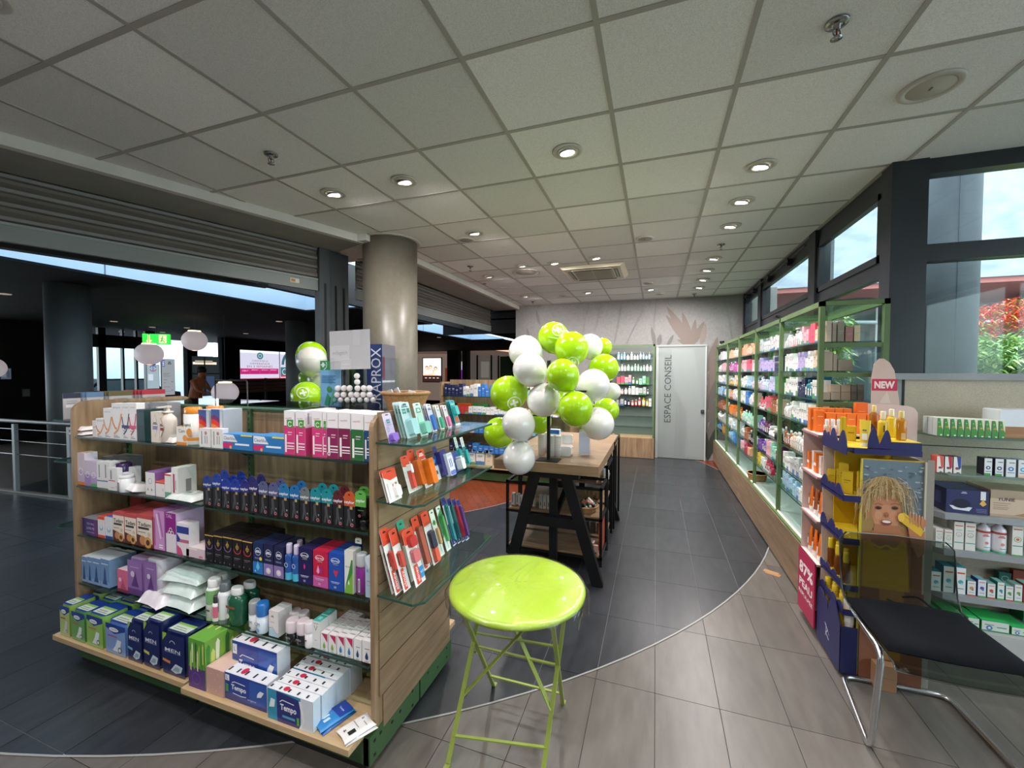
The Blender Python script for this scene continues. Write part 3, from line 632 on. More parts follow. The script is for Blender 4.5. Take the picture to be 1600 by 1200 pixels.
for y in (-1.15, 1.15): 
    b = MB(); b.tube([(.62, y, .33), (.82, y, .33)], .33, '#141414', 20); b.build('wheel', MATT, ca)
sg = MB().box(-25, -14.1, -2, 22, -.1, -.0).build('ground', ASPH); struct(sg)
# bicycles stand / planter as bright clutter : flower tubs
for k in range(4):
    e = empty('flower_tub', 'white flowers in a tub outside the mall doors, %s from the left' % ORD[k], 'plants', (-16.0, wy(140+k*20)*1.12, 0), 0, 'street flower tubs')
    MB().lathe([(.2, 0), (.26, .35), (.27, .38)], 14, '#7b838a').build('tub', MATT, e); b = MB()
    for i in range(160):
        a = rnd.uniform(0, 6.28); r = rnd.uniform(0, .24); z = rnd.uniform(.4, .95-r*.6); c = '#f3f6f8' if rnd.random() < .6 else '#5b6f5c'
        b.face([(r*math.cos(a), r*math.sin(a), z), (r*math.cos(a)+.07, r*math.sin(a), z+.02), (r*math.cos(a)+.03, r*math.sin(a)+.07, z+.04)], c)
    b.build('flowers', MATT, e)['kind'] = 'stuff'
# info board, restroom sign, second entrance
def wpanel(px0, px1, py0, py1, nm, lab, cat, mat, col, opsf=None, X=XW+.15, t=.03):
    y0, y1 = yat(px0, X, 1.6), yat(px1, X, 1.6); z1, z0 = zat(py0, X, y0), zat(py1, X, y0); ym = (y0+y1)/2
    e = empty(nm, lab, cat, (X, ym, z0)); w_ = y1-y0; h_ = z1-z0
    b = MB(); b.box(-t, 0, -w_/2, w_/2, 0, h_, '#3a3f42'); b.build('frame', SATM, e); b = MB()
    fc = Fc(b, (.002, -w_/2+.01, .01), (0, w_-.02, 0), (0, 0, h_-.02)); fc.rect(0, 0, 1, 1, col)
    if opsf: fc.ops(opsf)
    b.build('printed_face', mat, e); return e
wpanel(229, 249, 570, 608, 'toilet_sign_panel', 'pale glass door panel with a round blue and red emblem', 'sign', LIT, '#8fa0a8', [('ring', .5, .86, .3, .07, '#3a4a9a', 20, 160), ('ring', .5, .86, .3, .07, '#a33a44', 200, 340), ('rect', .47, .75, .53, .97, '#3a4a9a'), ('rect', .1, .35, .5, .62, '#b9c3cf')])
wpanel(252, 273, 561, 618, 'information_board', 'tall grey directory board with a blue INFO tab', 'sign', LIT, '#878c91', [('rect', .04, .80, .24, .98, '#25408f'), ('text', 'INFO', .14, .89, .13, '#ffffff', None, 1), ('text', 'Plan', .62, .9, .3, '#3e444a')] + [('rect', .12, v, .12+w_, v+.012, '#5c6268') for v, w_ in [(.6, .5), (.56, .4), (.52, .55), (.42, .3), (.34, .2), (.22, .5), (.1, .6)]] + [('rect', .75, v, .85, v+.02, '#3e444a') for v in (.36, .12)])
wpanel(300, 343, 556, 620, 'cafe_window', 'dim café window with a bright string of lamps', 'window', LIT, '#23282b', [('rect', .02, .8, .9, .86, '#e6ddc8'), ('rect', .1, .84, .75, .9, '#9c9280'), ('rect', 0, .55, 1, .58, '#0c0d0f'), ('rect', .42, 0, .47, 1, '#0c0d0f'), ('rect', .5, .1, .8, .5, '#31405a')])
wpanel(0, 18, 575, 593, 'wall_screen', 'small grey screen on the dark wall at the left picture edge', 'screen', LIT, '#3f4a55', [('rect', .1, .2, .5, .7, '#55616c'), ('rect', .6, .1, .9, .8, '#2e3740')])
wpanel(34, 46, 608, 620, 'wall_notice', 'small grey notice on the dark wall left of the mall column', 'notice', CARD, '#565656')
ad = wpanel(375, 462, 546, 596, 'advertising_lightbox', 'wide backlit poster reading CONSTATEZ LA DIFFÉRENCE EN 3 SEMAINES', 'poster', LIT, '#c4c3d6', [('rect', 0, .92, 1, 1, '#eff2ff'), ('disc', .33, .83, .055, '#3f6f7c'), ('ring', .33, .83, .03, .008, '#b7d0d4'), ('text', 'CONSTATEZ LA', .33, .66, .28, '#6a4a66', .06), ('text', 'DIFFÉRENCE', .33, .575, .34, '#84405f', .075), ('text', 'EN 3 SEMAINES', .33, .475, .44, '#84405f', .07),
 ('rect', .0, .22, .66, .41, '#b0246b'), ('text', 'DÉBUT', .08, .34, .1, '#f0b4cf'), ('text', 'SEMAINE 1', .24, .36, .12, '#f0b4cf'), ('text', 'SEMAINE 2', .41, .36, .12, '#f0b4cf'), ('text', 'SEMAINE 3', .57, .36, .12, '#f0b4cf'), ('rect', .0, .05, 1, .09, '#d05a6e'), ('rect', 0, 0, 1, .05, '#f3e7ee'), ('rect', .15, .22, .155, .41, '#c44f8a'), ('rect', .32, .22, .325, .41, '#c44f8a'), ('rect', .49, .22, .495, .41, '#c44f8a'), ('rect', .675, 0, .69, 1, '#33323a'),
 ('ring', .98, .55, .26, .05, '#33606f', 80, 180), ('rect', .7, .14, .86, .46, '#3f6873'), ('ring', .78, .3, .05, .01, '#cfdde0'), ('rect', .7, .12, .86, .18, '#b2375c'), ('rect', .9, .14, .985, .88, '#d6cdd0'), ('rect', .9, .66, .985, .74, '#4c4550')])
# wooden bench slats below the poster
be = empty('slatted_bench', 'brown slatted wooden bench back below the backlit poster', 'bench', (-12.6, yat(425, -12.6, 1.2), 0))
for k in range(4): MB().box(-.03, .0, -1.5, 1.2, .95+k*.12, 1.04+k*.12, '#5a3524').build('slat', MATT, be)
for y in (-1.4, -.2, 1.1): MB().box(-.08, -.03, y-.03, y+.03, 0, 1.42, '#2b1c15').build('post', MATT, be)
MB().box(-.5, 0, -1.5, 1.2, .42, .47, '#5a3524').build('seat', MATT, be)
# far store right of the column (y about 20)
FY = 21.0
def fp(px0, px1, py0, py1, nm, mat, col, par, y=FY, t=.05):
    x0, x1 = xat(px0, y, 1.6), xat(px1, y, 1.6); xm = (x0+x1)/2; z1, z0 = zat(py0, xm, y), zat(py1, xm, y)
    return MB().box(x0, x1, y-t, y, z0, z1, col).build(nm, mat, par)
fs = empty('far_store', 'lit store front across the mall with curved cove ceiling', 'shop front', (0, 0, 0))
STW = vemis('lit_store_wall', .22)
fp(640, 700, 552, 640, 'back_wall', STW, '#b09a8c', fs); fp(722, 792, 552, 640, 'glazed_wall', STW, '#7a7268', fs)
b = MB(); y = FY-.4
for (xa, xb, za, zb) in [(640, 735, 538.5, 551), (735, 815, 538.5, 551)]:
    for i in range(6):
        pa = xa+(xb-xa)*i/6; pb = xa+(xb-xa)*(i+1)/6; up = 0 if xa < 700 else 1
        f0 = lambda px: (ony(px, 538.8+(px-735)*.115*up, y), ony(px, 553+(px-735)*.06*up, y))
        (t0, l0), (t1, l1) = f0(pa), f0(pb); b.face([l0, l1, t1, t0], '#4f3f39')
        b.face([t0+Vector((0, -.02, -.14)), t1+Vector((0, -.02, -.14)), t1+Vector((0, -.02, 0)), t0+Vector((0, -.02, 0))], '#f2c8ae')
b.build('cove_band', vemis('cove', .8), fs)
for a, c in [(704, 721), (727, 735)]: fp(a, c, 535, 612, 'dark_pier', MATT, '#100f0f', fs, FY-.6, .4)
for a in (746, 768, 779): fp(a-1, a+1, 555, 600, 'glazing_bar', MATT, '#151313', fs, FY-.15)
fp(721, 727, 565, 578, 'lit_sign', LIT, '#e9e2ec', fs, FY-.2); fp(721, 727, 578, 592, 'purple_sign', LIT, '#8a2a9a', fs, FY-.2)
fp(782, 800, 557, 600, 'green_wall', MATT, '#33451f', fs, FY-.3); fp(752, 764, 565, 590, 'pale_poster', STW, '#a39f94', fs, FY-.12); fp(696, 706, 575, 597, 'orange_poster', STW, '#a04a2a', fs, FY-.12)
y = FY-.6; x0, x1 = xat(661.5, y, 1.6), xat(689, y, 1.6); z1, z0 = zat(560, x0, y), zat(596, x0, y)
e = empty('portrait_lightbox', 'backlit poster of three smiling people in the far store', 'poster', ((x0+x1)/2, y, z0)); W_, H_ = x1-x0, z1-z0
MB().box(-W_/2-.05, W_/2+.05, -.0, .06, -.05, H_+.05, '#6d6059').build('frame', MATT, e); b = MB(); fc = Fc(b, (-W_/2, -.002, 0), (W_, 0, 0), (0, 0, H_)); fc.rect(0, 0, 1, 1, '#fff0e4')
fc.rect(0, 0, 1, .26, '#2b1a18'); fc.poly([(.02, .26), (.06, .5), (.3, .58), (.5, .5), (.7, .55), (.85, .26)], '#e0a98c')
for u, v, k in [(.2, .6, '#5a3a2c'), (.42, .62, '#8a5a3c'), (.7, .56, '#6a4636')]: fc.disc(u, v, .1, k); fc.disc(u, v-.02, .075, '#e6b498'); fc.poly([(u-.12, v-.28), (u-.08, v-.1), (u+.08, v-.1), (u+.12, v-.28)], '#f2d6c8')
for u in (.15, .38, .6, .82): fc.rect(u-.06, .14, u+.06, .17, '#cbb6ac')
b.build('printed_face', vemis('bright_print', 1.1), e)
ds = empty('dark_sales_counter', 'black shop stand with trays in front of the far store', 'counter', (-3.9, 8.2, 0))
MB().box(-.45, .45, -.25, .25, 0, .9, '#151515').build('body', MATT, ds)
for z in (.95, 1.1, 1.25, 1.38): MB().box(-.42, .42, -.22, .2, z, z+.02, '#2a2a2a').build('tray', SATM, ds)
for x in (-.42, .4): MB().box(x, x+.02, -.2, -.18, .9, 1.45, '#1d1d1d').build('upright', SATM, ds)
# small bright recessed lamps of the mall ceiling
for k, (px, py) in enumerate([(178, 502), (190, 518), (238, 511), (254, 519), (384, 521), (436, 502), (686, 527), (292, 512), (8, 459)]):
    p = onz(px, py, MZ); e = MB().lathe([(.07, 0), (.06, -.01), (.0001, -.011)], 14, '#c9b8a4').build('mall_downlight', GLOBE, None, (p.x, p.y, MZ-.001))
    tag(e, 'small dim mall ceiling lamp, '+['above the street doors, left', 'over the street doors, right', 'above the exit sign', 'right of the exit sign', 'above the backlit poster', 'above the column behind the balloons', 'above the far store', 'between the two high globes', 'at the left picture edge'][k], 'ceiling light')
# ================================================================ PRODUCT BUILDERS
def carton_mesh(w_, d, h, body, ops=None, top=None, side=None, name='carton', sideops=None, ch=.0012, topops=None):
    b = MB(); x = w_/2
    b.prism([(-x+ch, 0), (x-ch, 0), (x, ch), (x, h-ch), (x-ch, h), (-x+ch, h), (-x, h-ch), (-x, ch)], 'y', 0, d, side or body)
    f = Fc(b, (-x, 0, 0), (w_, 0, 0), (0, 0, h)); f.rect(.01, .01, .99, .99, body)
    if ops: f.ops(ops)
    t = Fc(b, (-x, 0, h), (w_, 0, 0), (0, d, 0))
    if top: t.rect(.01, .01, .99, .99, top)
    if topops: t.ops(topops)
    if sideops:
        for o, U in (((x, 0, 0), (0, d, 0)), ((-x, d, 0), (0, -d, 0))): Fc(b, o, U, (0, 0, h)).ops(sideops)
    return b
SM_ = [('rect', .2, .5, .8, .53, '#9a9a9a'), ('rect', .2, .4, .7, .42, '#9a9a9a')]
def carton(label, loc, w_, d, h, body, ops=None, cat='box', group=None, rz=0, top=None, side=None, name='carton', n=1, gap=.002, back='%s, %s copy behind', mat=None, **k):
    me = carton_mesh(w_, d, h, body, ops, top, side, name, **k).mesh(name); me.materials.append(mat or CARD); L = Vector(loc); out = []
    for i in range(n):
        dv = Vector((-math.sin(rz), math.cos(rz), 0))*(d+gap)*i
        o = link(name, me, CARD, None, L+dv+Vector((0, 0, .0006)), rz)
        tag(o, label if i == 0 else '%s, %s one behind' % (label, ORD[i-1]), cat, group); out.append(o)
    return out[0]
def bottle(label, loc, r, h, body, cap, caph=.25, neck=.45, cat='bottle', group=None, ops=None, pump=False, sy=1, shoulder=.12, capr=None, n=14, mat=None, name='bottle', rz=0):
    e = empty(name, label, cat, (loc[0], loc[1], loc[2]+.0006), rz, group); hb = h*(1-caph); rc = capr or r*neck
    b = MB(); b.lathe([(r*.9, 0), (r, .006), (r, hb*(1-shoulder)), (r*.93, hb*(1-shoulder*.55)), (rc*1.05, hb*.985), (rc*.95, hb)], n, body, sy=sy)
    if ops:
        # label wrapped on the front half
        for o in ops:
            if o[0] == 'band':
                _, z0, z1, c = o; k = len(b.v)
                b.lathe([(r*1.008, z0*hb), (r*1.008, z1*hb)], n, c, sy=sy)
                b.f = b.f[:-2]; b.c = b.c[:-2]; b.s = b.s[:-2]
        fc = Fc(b, (-r*.7, -r*1.03*sy, 0), (r*1.4, 0, 0), (0, 0, hb)); fc.ops([o for o in ops if o[0] != 'band'])
    b.build('body', mat or PLAS, e); c = MB()
    if pump:
        c.lathe([(rc*1.15, 0), (rc*1.15, h*.05), (rc*.4, h*.06), (rc*.35, h*.16)], 12, cap).box(-.006, .006, -r*.95, .008, h*.15, h*.19, cap).box(-.011, .011, -.011, .011, h*.145, h*.2, cap)
        c.build('pump', PLAS, e, (0, 0, hb))
    else:
        c.lathe([(rc, 0), (rc*1.02, h*caph*.1), (rc*1.0, h*caph*.85), (rc*.85, h*caph)], n, cap, sy=sy); c.build('cap', PLAS, e, (0, 0, hb))
    return e
def pillow(w_, d, h, col, seed=0, nx=14, ny=8):
    R = random.Random(seed); b = MB(); vs = []; n = (nx+1)*(ny+1)
    for sgn in (1, -1):
        for j in range(ny+1):
            for i in range(nx+1):
                u, v = i/nx*2-1, j/ny*2-1; e = max(0, 1-abs(u)**7)**.55*max(0, 1-abs(v)**8)**.45
                z = h*.12*(1-e)+(h*(.80+.10*e+.05*math.sin(u*8+v*3+seed)+.05*R.random())*e if sgn > 0 else -.0)+(.001 if sgn > 0 else 0); crimp = 1+.03*(abs(u) > .95)
                vs.append((u*w_/2, v*d/2*crimp*(1-.06*(1-abs(u))), z))
    q = lambda i, j, s_: s_*n+j*(nx+1)+i; fs = []
    for j in range(ny):
        for i in range(nx): fs.append((q(i, j, 0), q(i+1, j, 0), q(i+1, j+1, 0), q(i, j+1, 0))); fs.append((q(i, j+1, 1), q(i+1, j+1, 1), q(i+1, j, 1), q(i, j, 1)))
    b.add(vs, fs, col, True); return b
def wipes(label, loc, w_, d, h, col, rz=0, ops=None, seed=0, cat='wipes pack', group=None, tilt=(0, 0), name='wipes_pack'):
    e = empty(name, label, cat, loc, rz, group); e.rotation_euler = (tilt[0], tilt[1], rz)
    pillow(w_, d, h, col, seed).build('wrapper', FILM, e)
    b = MB(); f = Fc(b, (-w_*.26, -d*.22, h*.97), (w_*.52, 0, 0), (0, d*.44, 0)); f.rect(0, 0, 1, 1, '#c9ddd8'); f.ops(ops or [('rect', .1, .4, .9, .5, '#8fa9a6')]); b.build('seal_flap', FILM, e)
    return e

# ================================================================ NEAR SHELF UNIT (double sided gondola)
GX0, GX1, GF, GBK, GB = -3.17, -1.08, 1.395, 1.66, 2.05
gd = empty('shelf_unit', 'oak shelf unit with glass shelves on a green plinth, nearest the camera', 'shelf unit', (-2.12, 1.72, 0))
O = Vector((2.12, -1.72, 0))
def gp(b, nm, mt, par=None): 
    o = b.build(nm, mt, par or gd)
    if not par: o.location = O
    return o
def panel_poly(r=.07):
    P = [(GB, .12)]
    for (cy, cz, a0) in [(GF+r, .12+r, 270)]: P += [(cy+r*math.cos(math.radians(a)), cz+r*math.sin(math.radians(a))) for a in range(270, 179, -15)]
    P += [(GF+r+r*math.cos(math.radians(a)), 1.47-r+r*math.sin(math.radians(a))) for a in range(180, 89, -15)]
    P += [(GB-r+r*math.cos(math.radians(a)), 1.47-r+r*math.sin(math.radians(a))) for a in range(90, -1, -15)]
    return P
gp(MB().prism(panel_poly(), 'x', GX0-.02, GX0, ), 'end_panel', OAKV)
pr_ = gp(MB().prism(panel_poly(), 'x', GX1-.03, GX1-.008), 'end_panel', OAKV)
z = 1.477
full_sl = None
zs = [1.357-.1205*k for k in range(-1, 10)]
edges = [1.497]+[q for q in zs if q < 1.48]+[.125]
for a, c in zip(edges[:-1], edges[1:]):
    if a-c < .02: continue
    MB().box(GX1-.0115, GX1-.0005, GF+(.03 if a > 1.45 else .022 if c > .2 else .045), GB-.02, c+.002, a-.002).build('panel_slat', OAKY, gd).location = O
gp(MB().box(GX0, GX1-.03, GBK, GBK+.02, .12, 1.43), 'back_panel', OAKV); gp(MB().box(GX0, GX1-.03, 1.79, 1.81, .12, 1.43), 'back_panel', OAKV)
GREEN = tex('green_steel', '#33512f', '#3d5d38', rough=.4)
gp(MB().box(GX0, GX1-.03, GBK-.005, 1.815, 1.43, 1.445), 'top_rail', GREEN)
for x in (GX0+.02, -2.10, -1.13):
    b = MB().box(x-.014, x+.014, GBK-.016, GBK, .12, 1.44); u = gp(b, 'slotted_upright', GREEN)
    s = MB()
    for k in range(40): s.box(x-.003, x+.003, GBK-.0168, GBK-.016, .2+k*.031, .215+k*.031, '#101a10')
    s.build('slots', MATT, u)
for x0, x1 in ((-3.08, -2.105), (-2.095, -1.09)):
    p_ = gp(MB().box(x0, x1, 1.352, 1.37, .03, .145), 'plinth', GREEN)
    MB().box(x0+.02, x1-.02, 1.36, 1.38, .0, .03, '#0c0f0c').build('plinth_gap', MATT, p_)
gp(MB().box(-1.115, -1.082, 1.352, 1.72, .03, .15).box(-1.113, -1.08, 1.73, 2.05, .03, .13), 'plinth', GREEN)
b = MB()
for y, z in [(1.38, .12), (1.38, .06), (1.42, .12), (1.5, .10), (1.56, .10), (1.66, .12), (1.66, .05), (1.8, .11), (1.9, .07), (2.0, .11), (2.0, .06)]: b.box(-1.0815, -1.0795, y-.006, y+.006, z-.005, z+.005, '#0d140c')
gp(b, 'punched_holes', MATT); gp(MB().box(-3.08, -1.1, 1.72, 2.02, .02, .12, '#0d100d'), 'plinth_core', MATT)
BZ = .17
gp(MB().box(GX0+.003, -2.087, 1.285, 1.66, BZ-.026, BZ), 'base_board', OAKL); gp(MB().box(-2.073, -1.112, 1.262, 1.66, BZ-.026, BZ), 'base_board', OAKL)
gp(MB().box(GX0+.003, -1.112, 1.81, 2.16, BZ-.026, BZ), 'base_board', OAKL)
SHZ = [1.27, .985, .70, .417]
edge = '#1c3530'
def gshelf(x0, x1, z, y0=GF, y1=GBK-.02):
    s = gp(MB().box(x0, x1, y0, y1, z-.008, z), 'glass_shelf', SHELFG)
    MB().box(x0, x1, y0-.002, y0, z-.009, z, edge).box(x1-.001, x1+.001, y0, y1, z-.009, z, edge).build('shelf_edge', SATM, s)
    for x in (x0+.012, x1-.012):
        MB().prism([(y1+.005, z-.009), (y0+.06, z-.009), (y0+.06, z-.02), (y1-.12, z-.03), (y1-.03, z-.07), (y1+.005, z-.09)], 'x', x-.003, x+.003, '#16261a').build('bracket', SATM, s)
for k, z in enumerate(SHZ):
    dz = .0 if k == 0 else .008
    gshelf(-3.145, -2.108, z); gshelf(-2.092, -1.118, z-dz)
for z in (.99, .7): gshelf(-3.145, -1.12, z, 1.82, 2.08)
top = gp(MB().box(-3.15, -1.12, 1.63, 2.03, 1.446, 1.454), 'glass_top', SHELFG); MB().box(-3.15, -1.12, 1.626, 1.63, 1.444, 1.455, '#5d8170').build('shelf_edge', SATM, top)
TOPZ = 1.4545
# end shelves on the right panel
ESZ = [1.357, 1.116, .722]
for z in ESZ:
    P = [(GX1+.002, 1.40), (-.90, 1.385), (-.865, 1.42), (-.865, 2.14), (GX1+.002, 2.16)]
    s = gp(MB().prism(P, 'z', z-.008, z), 'end_glass_shelf', SHELFG); b = MB()
    for (a, c) in ((P[0], P[1]), (P[1], P[2]), (P[2], P[3])): b.bar((*a, z-.004), (*c, z-.004), .003, .009, '#24483f')
    b.build('shelf_edge', SATM, s)

Y1 = GF+.018
ROWZ = {}
def G(shelf, px0, px1, pt, d, body, ops, label, Y=Y1, right=None, z=None, **k):
    z = (BZ if shelf == 4 else SHZ[shelf]) if z is None else z
    xm = (px0+px1)/2
    if shelf in (1, 2, 3) and xat(xm, Y, z) > -2.1: z -= .008
    x0, x1 = xat(px0, Y, z), xat(px1, Y, z); x = (x0+x1)/2; h = zat(pt, x, Y)-z
    return carton(label, (x, Y, z), (x1-x0)-.001, d, h, body, ops, **k)
def GB_(shelf, pxc, wpx, pt, label, body, cap, Y=Y1+.03, z=None, **k):
    z = (BZ if shelf == 4 else SHZ[shelf]) if z is None else z
    if shelf in (1, 2, 3) and xat(pxc, Y, z) > -2.1: z -= .008
    x = xat(pxc, Y, z); r = (xat(pxc+wpx/2, Y, z)-xat(pxc-wpx/2, Y, z))/2*.97; h = zat(pt, x, Y)-z
    return bottle(label, (x, Y, z), r, h, body, cap, **k)
TL_ = 'on the top shelf, left bay'; TR_ = 'on the top shelf, right bay'
W_ = '#ecebea'
# -- top shelf
x = xat(131, 1.46, 1.27)
wipes('upper white wipes packet of the flat pair at the left end of the top shelf', (x, 1.47, 1.27+.026), .15, .11, .026, '#e8e2df', ops=[('rect', .1, .3, .9, .7, '#c7b4b0')], seed=1)
wipes('lower white wipes packet of the flat pair at the left end of the top shelf', (x+.004, 1.468, 1.27), .15, .11, .026, '#e2dcda', ops=[('rect', .1, .3, .9, .7, '#c7b4b0')], seed=2)
G(0, 145, 150.5, 657.5, .03, '#e6dedc', [('rect', .1, .6, .9, .64, '#c98a7a')], 'narrow small white carton beside the wipes packets, top shelf')
def yop(c, band=None):
    L = [('text', 'LACTACYD', .5, .88, .7, '#5b6a9a'), ('line', [(.02, .62), (.12, .45), (.35, .30), (.5, .30)], .13, c), ('line', [(.98, .72), (.85, .5), (.6, .26), (.2, .14)], .13, c), ('rect', .2, .05, .8, .07, '#9a9ba3'), ('rect', .2, .09, .6, .105, '#9a9ba3')]
    if band: L += [('rect', 0, .32, 1, .40, band), ('rect', .15, .24, .7, .255, '#77787f')]
    return L
G(0, 150.5, 163, 654, .035, W_, yop('#e59a63'), 'smallest white carton with a flowing orange Y, top shelf')
G(0, 162.5, 175.5, 638, .04, W_, yop('#e59a63'), 'middle sized white carton with a flowing orange Y, top shelf')
G(0, 175.5, 191.5, 630.5, .045, W_, yop('#e59a63'), 'tallest white carton with a flowing orange Y, top shelf')
G(0, 191.5, 203, 630, .04, W_, yop('#2c2a63', '#2c2a63'), 'white carton with a dark blue Y and band, top shelf')
G(0, 203, 214, 630, .04, W_, yop('#d8406e', '#e0456f'), 'white carton with a pink Y and band, top shelf')
G(0, 214.5, 227, 640, .09, '#1d3a3c', [('rect', .1, .5, .9, .9, '#27494a')], 'dark teal display box beside the pink Y carton, top shelf')
G(0, 213, 233, 630, .06, '#8f9195', [('text', 'LACTACYD', .5, .5, .6, '#6b6d72')], 'left grey card tray standing behind the dark teal box, top shelf', Y=1.52)
G(0, 234, 262, 629, .07, '#8c8e92', [('text', 'LACTACYD', .5, .8, .5, '#6b6d72')], 'right grey card tray behind the teal bottle, top shelf', Y=1.53)
G(0, 225, 237, 641, .05, '#9cc3cf', [('rect', 0, .9, 1, 1, '#d9eaf0')], 'pale blue carton behind the teal spray bottle, top shelf', Y=1.475)
GB_(0, 231, 10, 651, 'teal spray bottle with a clear cap, top shelf left bay', '#2ba3a6', '#d8eeee', caph=.22, neck=.8, Y=1.44, ops=[('band', .05, .4, '#1c8a92')])
G(0, 236.5, 250, 643.5, .045, '#e3d8cc', [('poly', [(.5, .92), (.82, .55), (.5, .18), (.18, .55)], '#8d7f76'), ('poly', [(.5, .90), (.79, .55), (.5, .20), (.21, .55)], '#e8dfd4'), ('rect', .22, .42, .78, .54, '#8d86b8'), ('text', 'Gentle', .5, .62, .5, '#6b6058')], 'cream carton with a pointed oval and lilac label, top shelf', side='#d6cabd')
GB_(0, 263.5, 22, 634, 'cream pump bottle with a red labelled pointed oval, top shelf', '#e0d6ca', '#ddd3c6', pump=True, caph=.2, neck=.4, shoulder=.3, sy=.6, Y=1.45, ops=[('poly', [(.45, .86), (.8, .52), (.45, .18), (.12, .52)], '#8d7f76'), ('poly', [(.45, .84), (.77, .52), (.45, .2), (.15, .52)], '#e6ddd2'), ('rect', .16, .42, .74, .52, '#b04848'), ('text', 'Gentle', .45, .6, .5, '#6b5a55')])
wipes('small white tissue packet lying in front of the orange capped bottle', (xat(268, 1.44, 1.27), 1.45, 1.27), .085, .06, .03, '#ece6e2', seed=3)
G(0, 276, 292, 667, .05, '#eceae6', [('rect', 0, 0, 1, .16, '#e08a2a'), ('disc', .85, .38, .22, '#e79a46'), ('text', 'Cam', .55, .78, .6, '#3d6b3a')], 'small orange and white carton left of the orange capped bottle', topops=[('rect', 0, 0, 1, 1, '#e29a44')])
GB_(0, 303, 22, 636, 'wide white bottle with an orange cap and green lettering', '#ecece8', '#e8902f', caph=.17, neck=.93, shoulder=.02, sy=.7, Y=1.45, ops=[('band', .14, .24, '#e79333'), ('text', 'Cami', .5, .66, 1.0, '#3c6b3c', .10, 0, .02), ('disc', .85, .42, .28, '#e8994a')])
GB_(0, 337, 22, 634, 'white bottle with an orange cap behind the rainbow cartons', '#ecece8', '#e8902f', caph=.17, neck=.93, shoulder=.02, sy=.7, Y=1.56)
RB = [('rect', 0, .42, .72, 1, '#3f5f9f'), ('poly', [(0, .80), (.25, .86), (.72, .74), (.72, .42), (0, .42)], '#7a2c5f'), ('poly', [(0, .74), (.35, .72), (.72, .62), (.72, .42), (0, .42)], '#d8332d'), ('poly', [(0, .62), (.35, .58), (.72, .50), (.72, .42), (0, .42)], '#e07a2f'), ('rect', .75, .2, .97, .95, '#c7cdd2'), ('rect', 0, 0, 1, .42, '#dfe3e6')]
G(0, 310, 328.5, 640.5, .09, '#b9c2cb', RB, 'grey carton with a rainbow block, left of the pair, top shelf', side='#aeb7bf', Y=1.445)
G(0, 331, 349.5, 640, .10, '#b9c2cb', RB, 'grey carton with a rainbow block, right of the pair, top shelf', side='#b4bcc4', Y=1.445)
WB = [('text', 'Test', .22, .5, .7, '#333333', None, 1), ('disc', .6, .75, .12, '#b88'), ('rect', .5, .2, .56, .62, '#888'), ('rect', .7, .2, .75, .62, '#888')]
G(0, 312, 329, 669.5, .03, '#e6e6e4', WB, 'small white box in front of the left rainbow carton', Y=1.41)
G(0, 331, 348, 670, .03, '#e6e6e4', WB, 'small white box in front of the right rainbow carton', Y=1.41)
CB = [('poly', [(.0, 0), (.62, 0), (1, .45), (1, 0)], '#2b6fae'), ('poly', [(0, .02), (1, .02), (1, .85), (.6, .95), (.1, .6)], '#2a78bb'), ('poly', [(.0, .5), (.5, .5), (.36, .95), (0, .98)], '#e7edf2'), ('text', 'Clearblue', .24, .72, .42, '#2d3f77', .22), ('poly', [(0, .1), (.32, .1), (.34, .42), (0, .42)], '#d22a6a'), ('rect', .42, .3, .9, .42, '#e8eef4'), ('rect', .62, .9, 1, 1, '#e6d84a'), ('disc', .27, .14, .04, '#e3b36a')]
G(0, 349, 395, 679, .03, '#3a86c4', CB, 'blue and pink flat test box, left of the two, top shelf', n=2)
G(0, 396.5, 445, 682, .03, '#3a86c4', CB, 'blue and pink flat test box, right of the two, top shelf', n=3)
def swiss(c, kind, g=True):
    L = [('text', 'swissHEX', .45, .83, .62, '#b03a4a'), ('rect', 0, 0, 1, .66, c)]
    if g: L += [('poly', [(.28, .62), (.85, .62), (.9, .8), (.28, .8)], '#4a9a3a'), ('ring', .58, .7, .2, .06, '#e9f2e6', 30, 330)]
    L += [('rect', .1, .05, .26, .46, '#f2edf0'), ('rect', .3, .25, .98, .275, '#f2edf0'), ('rect', .3, .18, .98, .205, '#f2edf0'), ('rect', .3, .13, .98, .15, '#f2edf0'), ('rect', .4, .5, .8, .52, '#f0d0e0'), ('rect', .4, .45, .75, .465, '#f0d0e0')]
    if kind == 2: L += [('disc', .18, .1, .14, '#f2edf0'), ('disc', .18, .1, .07, c)]
    return L
SW = [(444.5, 461, 642, '#d23a7a', 1, True, 1), (462.5, 477.5, 642.5, '#d23a7a', 1, True, 4), (488, 504, 642.5, '#d23a7a', 1, True, 2), (504.5, 511, 643.5, '#c9397a', 1, True, 3), (511.5, 529, 644.5, '#8a2458', 2, False, 3), (529.5, 548, 645, '#7a2048', 1, False, 3), (549, 568.5, 646.5, '#2c6a3a', 1, False, 3), (569.5, 583, 648, '#1f4a78', 1, False, 3)]
for k, (a, c, t, col_, kd, g_, n) in enumerate(SW):
    G(0, a, c, t, .045, '#ece8ea', swiss(col_, kd, g_), '%s tall white carton with a %s lower half, top shelf right bay' % (ORD[k], ['pink', 'pink', 'pink', 'pink', 'plum', 'maroon', 'green', 'navy'][k]), n=n, group='tall health test cartons', side='#e6e2e4', sideops=[('rect', 0, 0, 1, .62, col_), ('rect', .3, .7, .5, .95, '#999')])
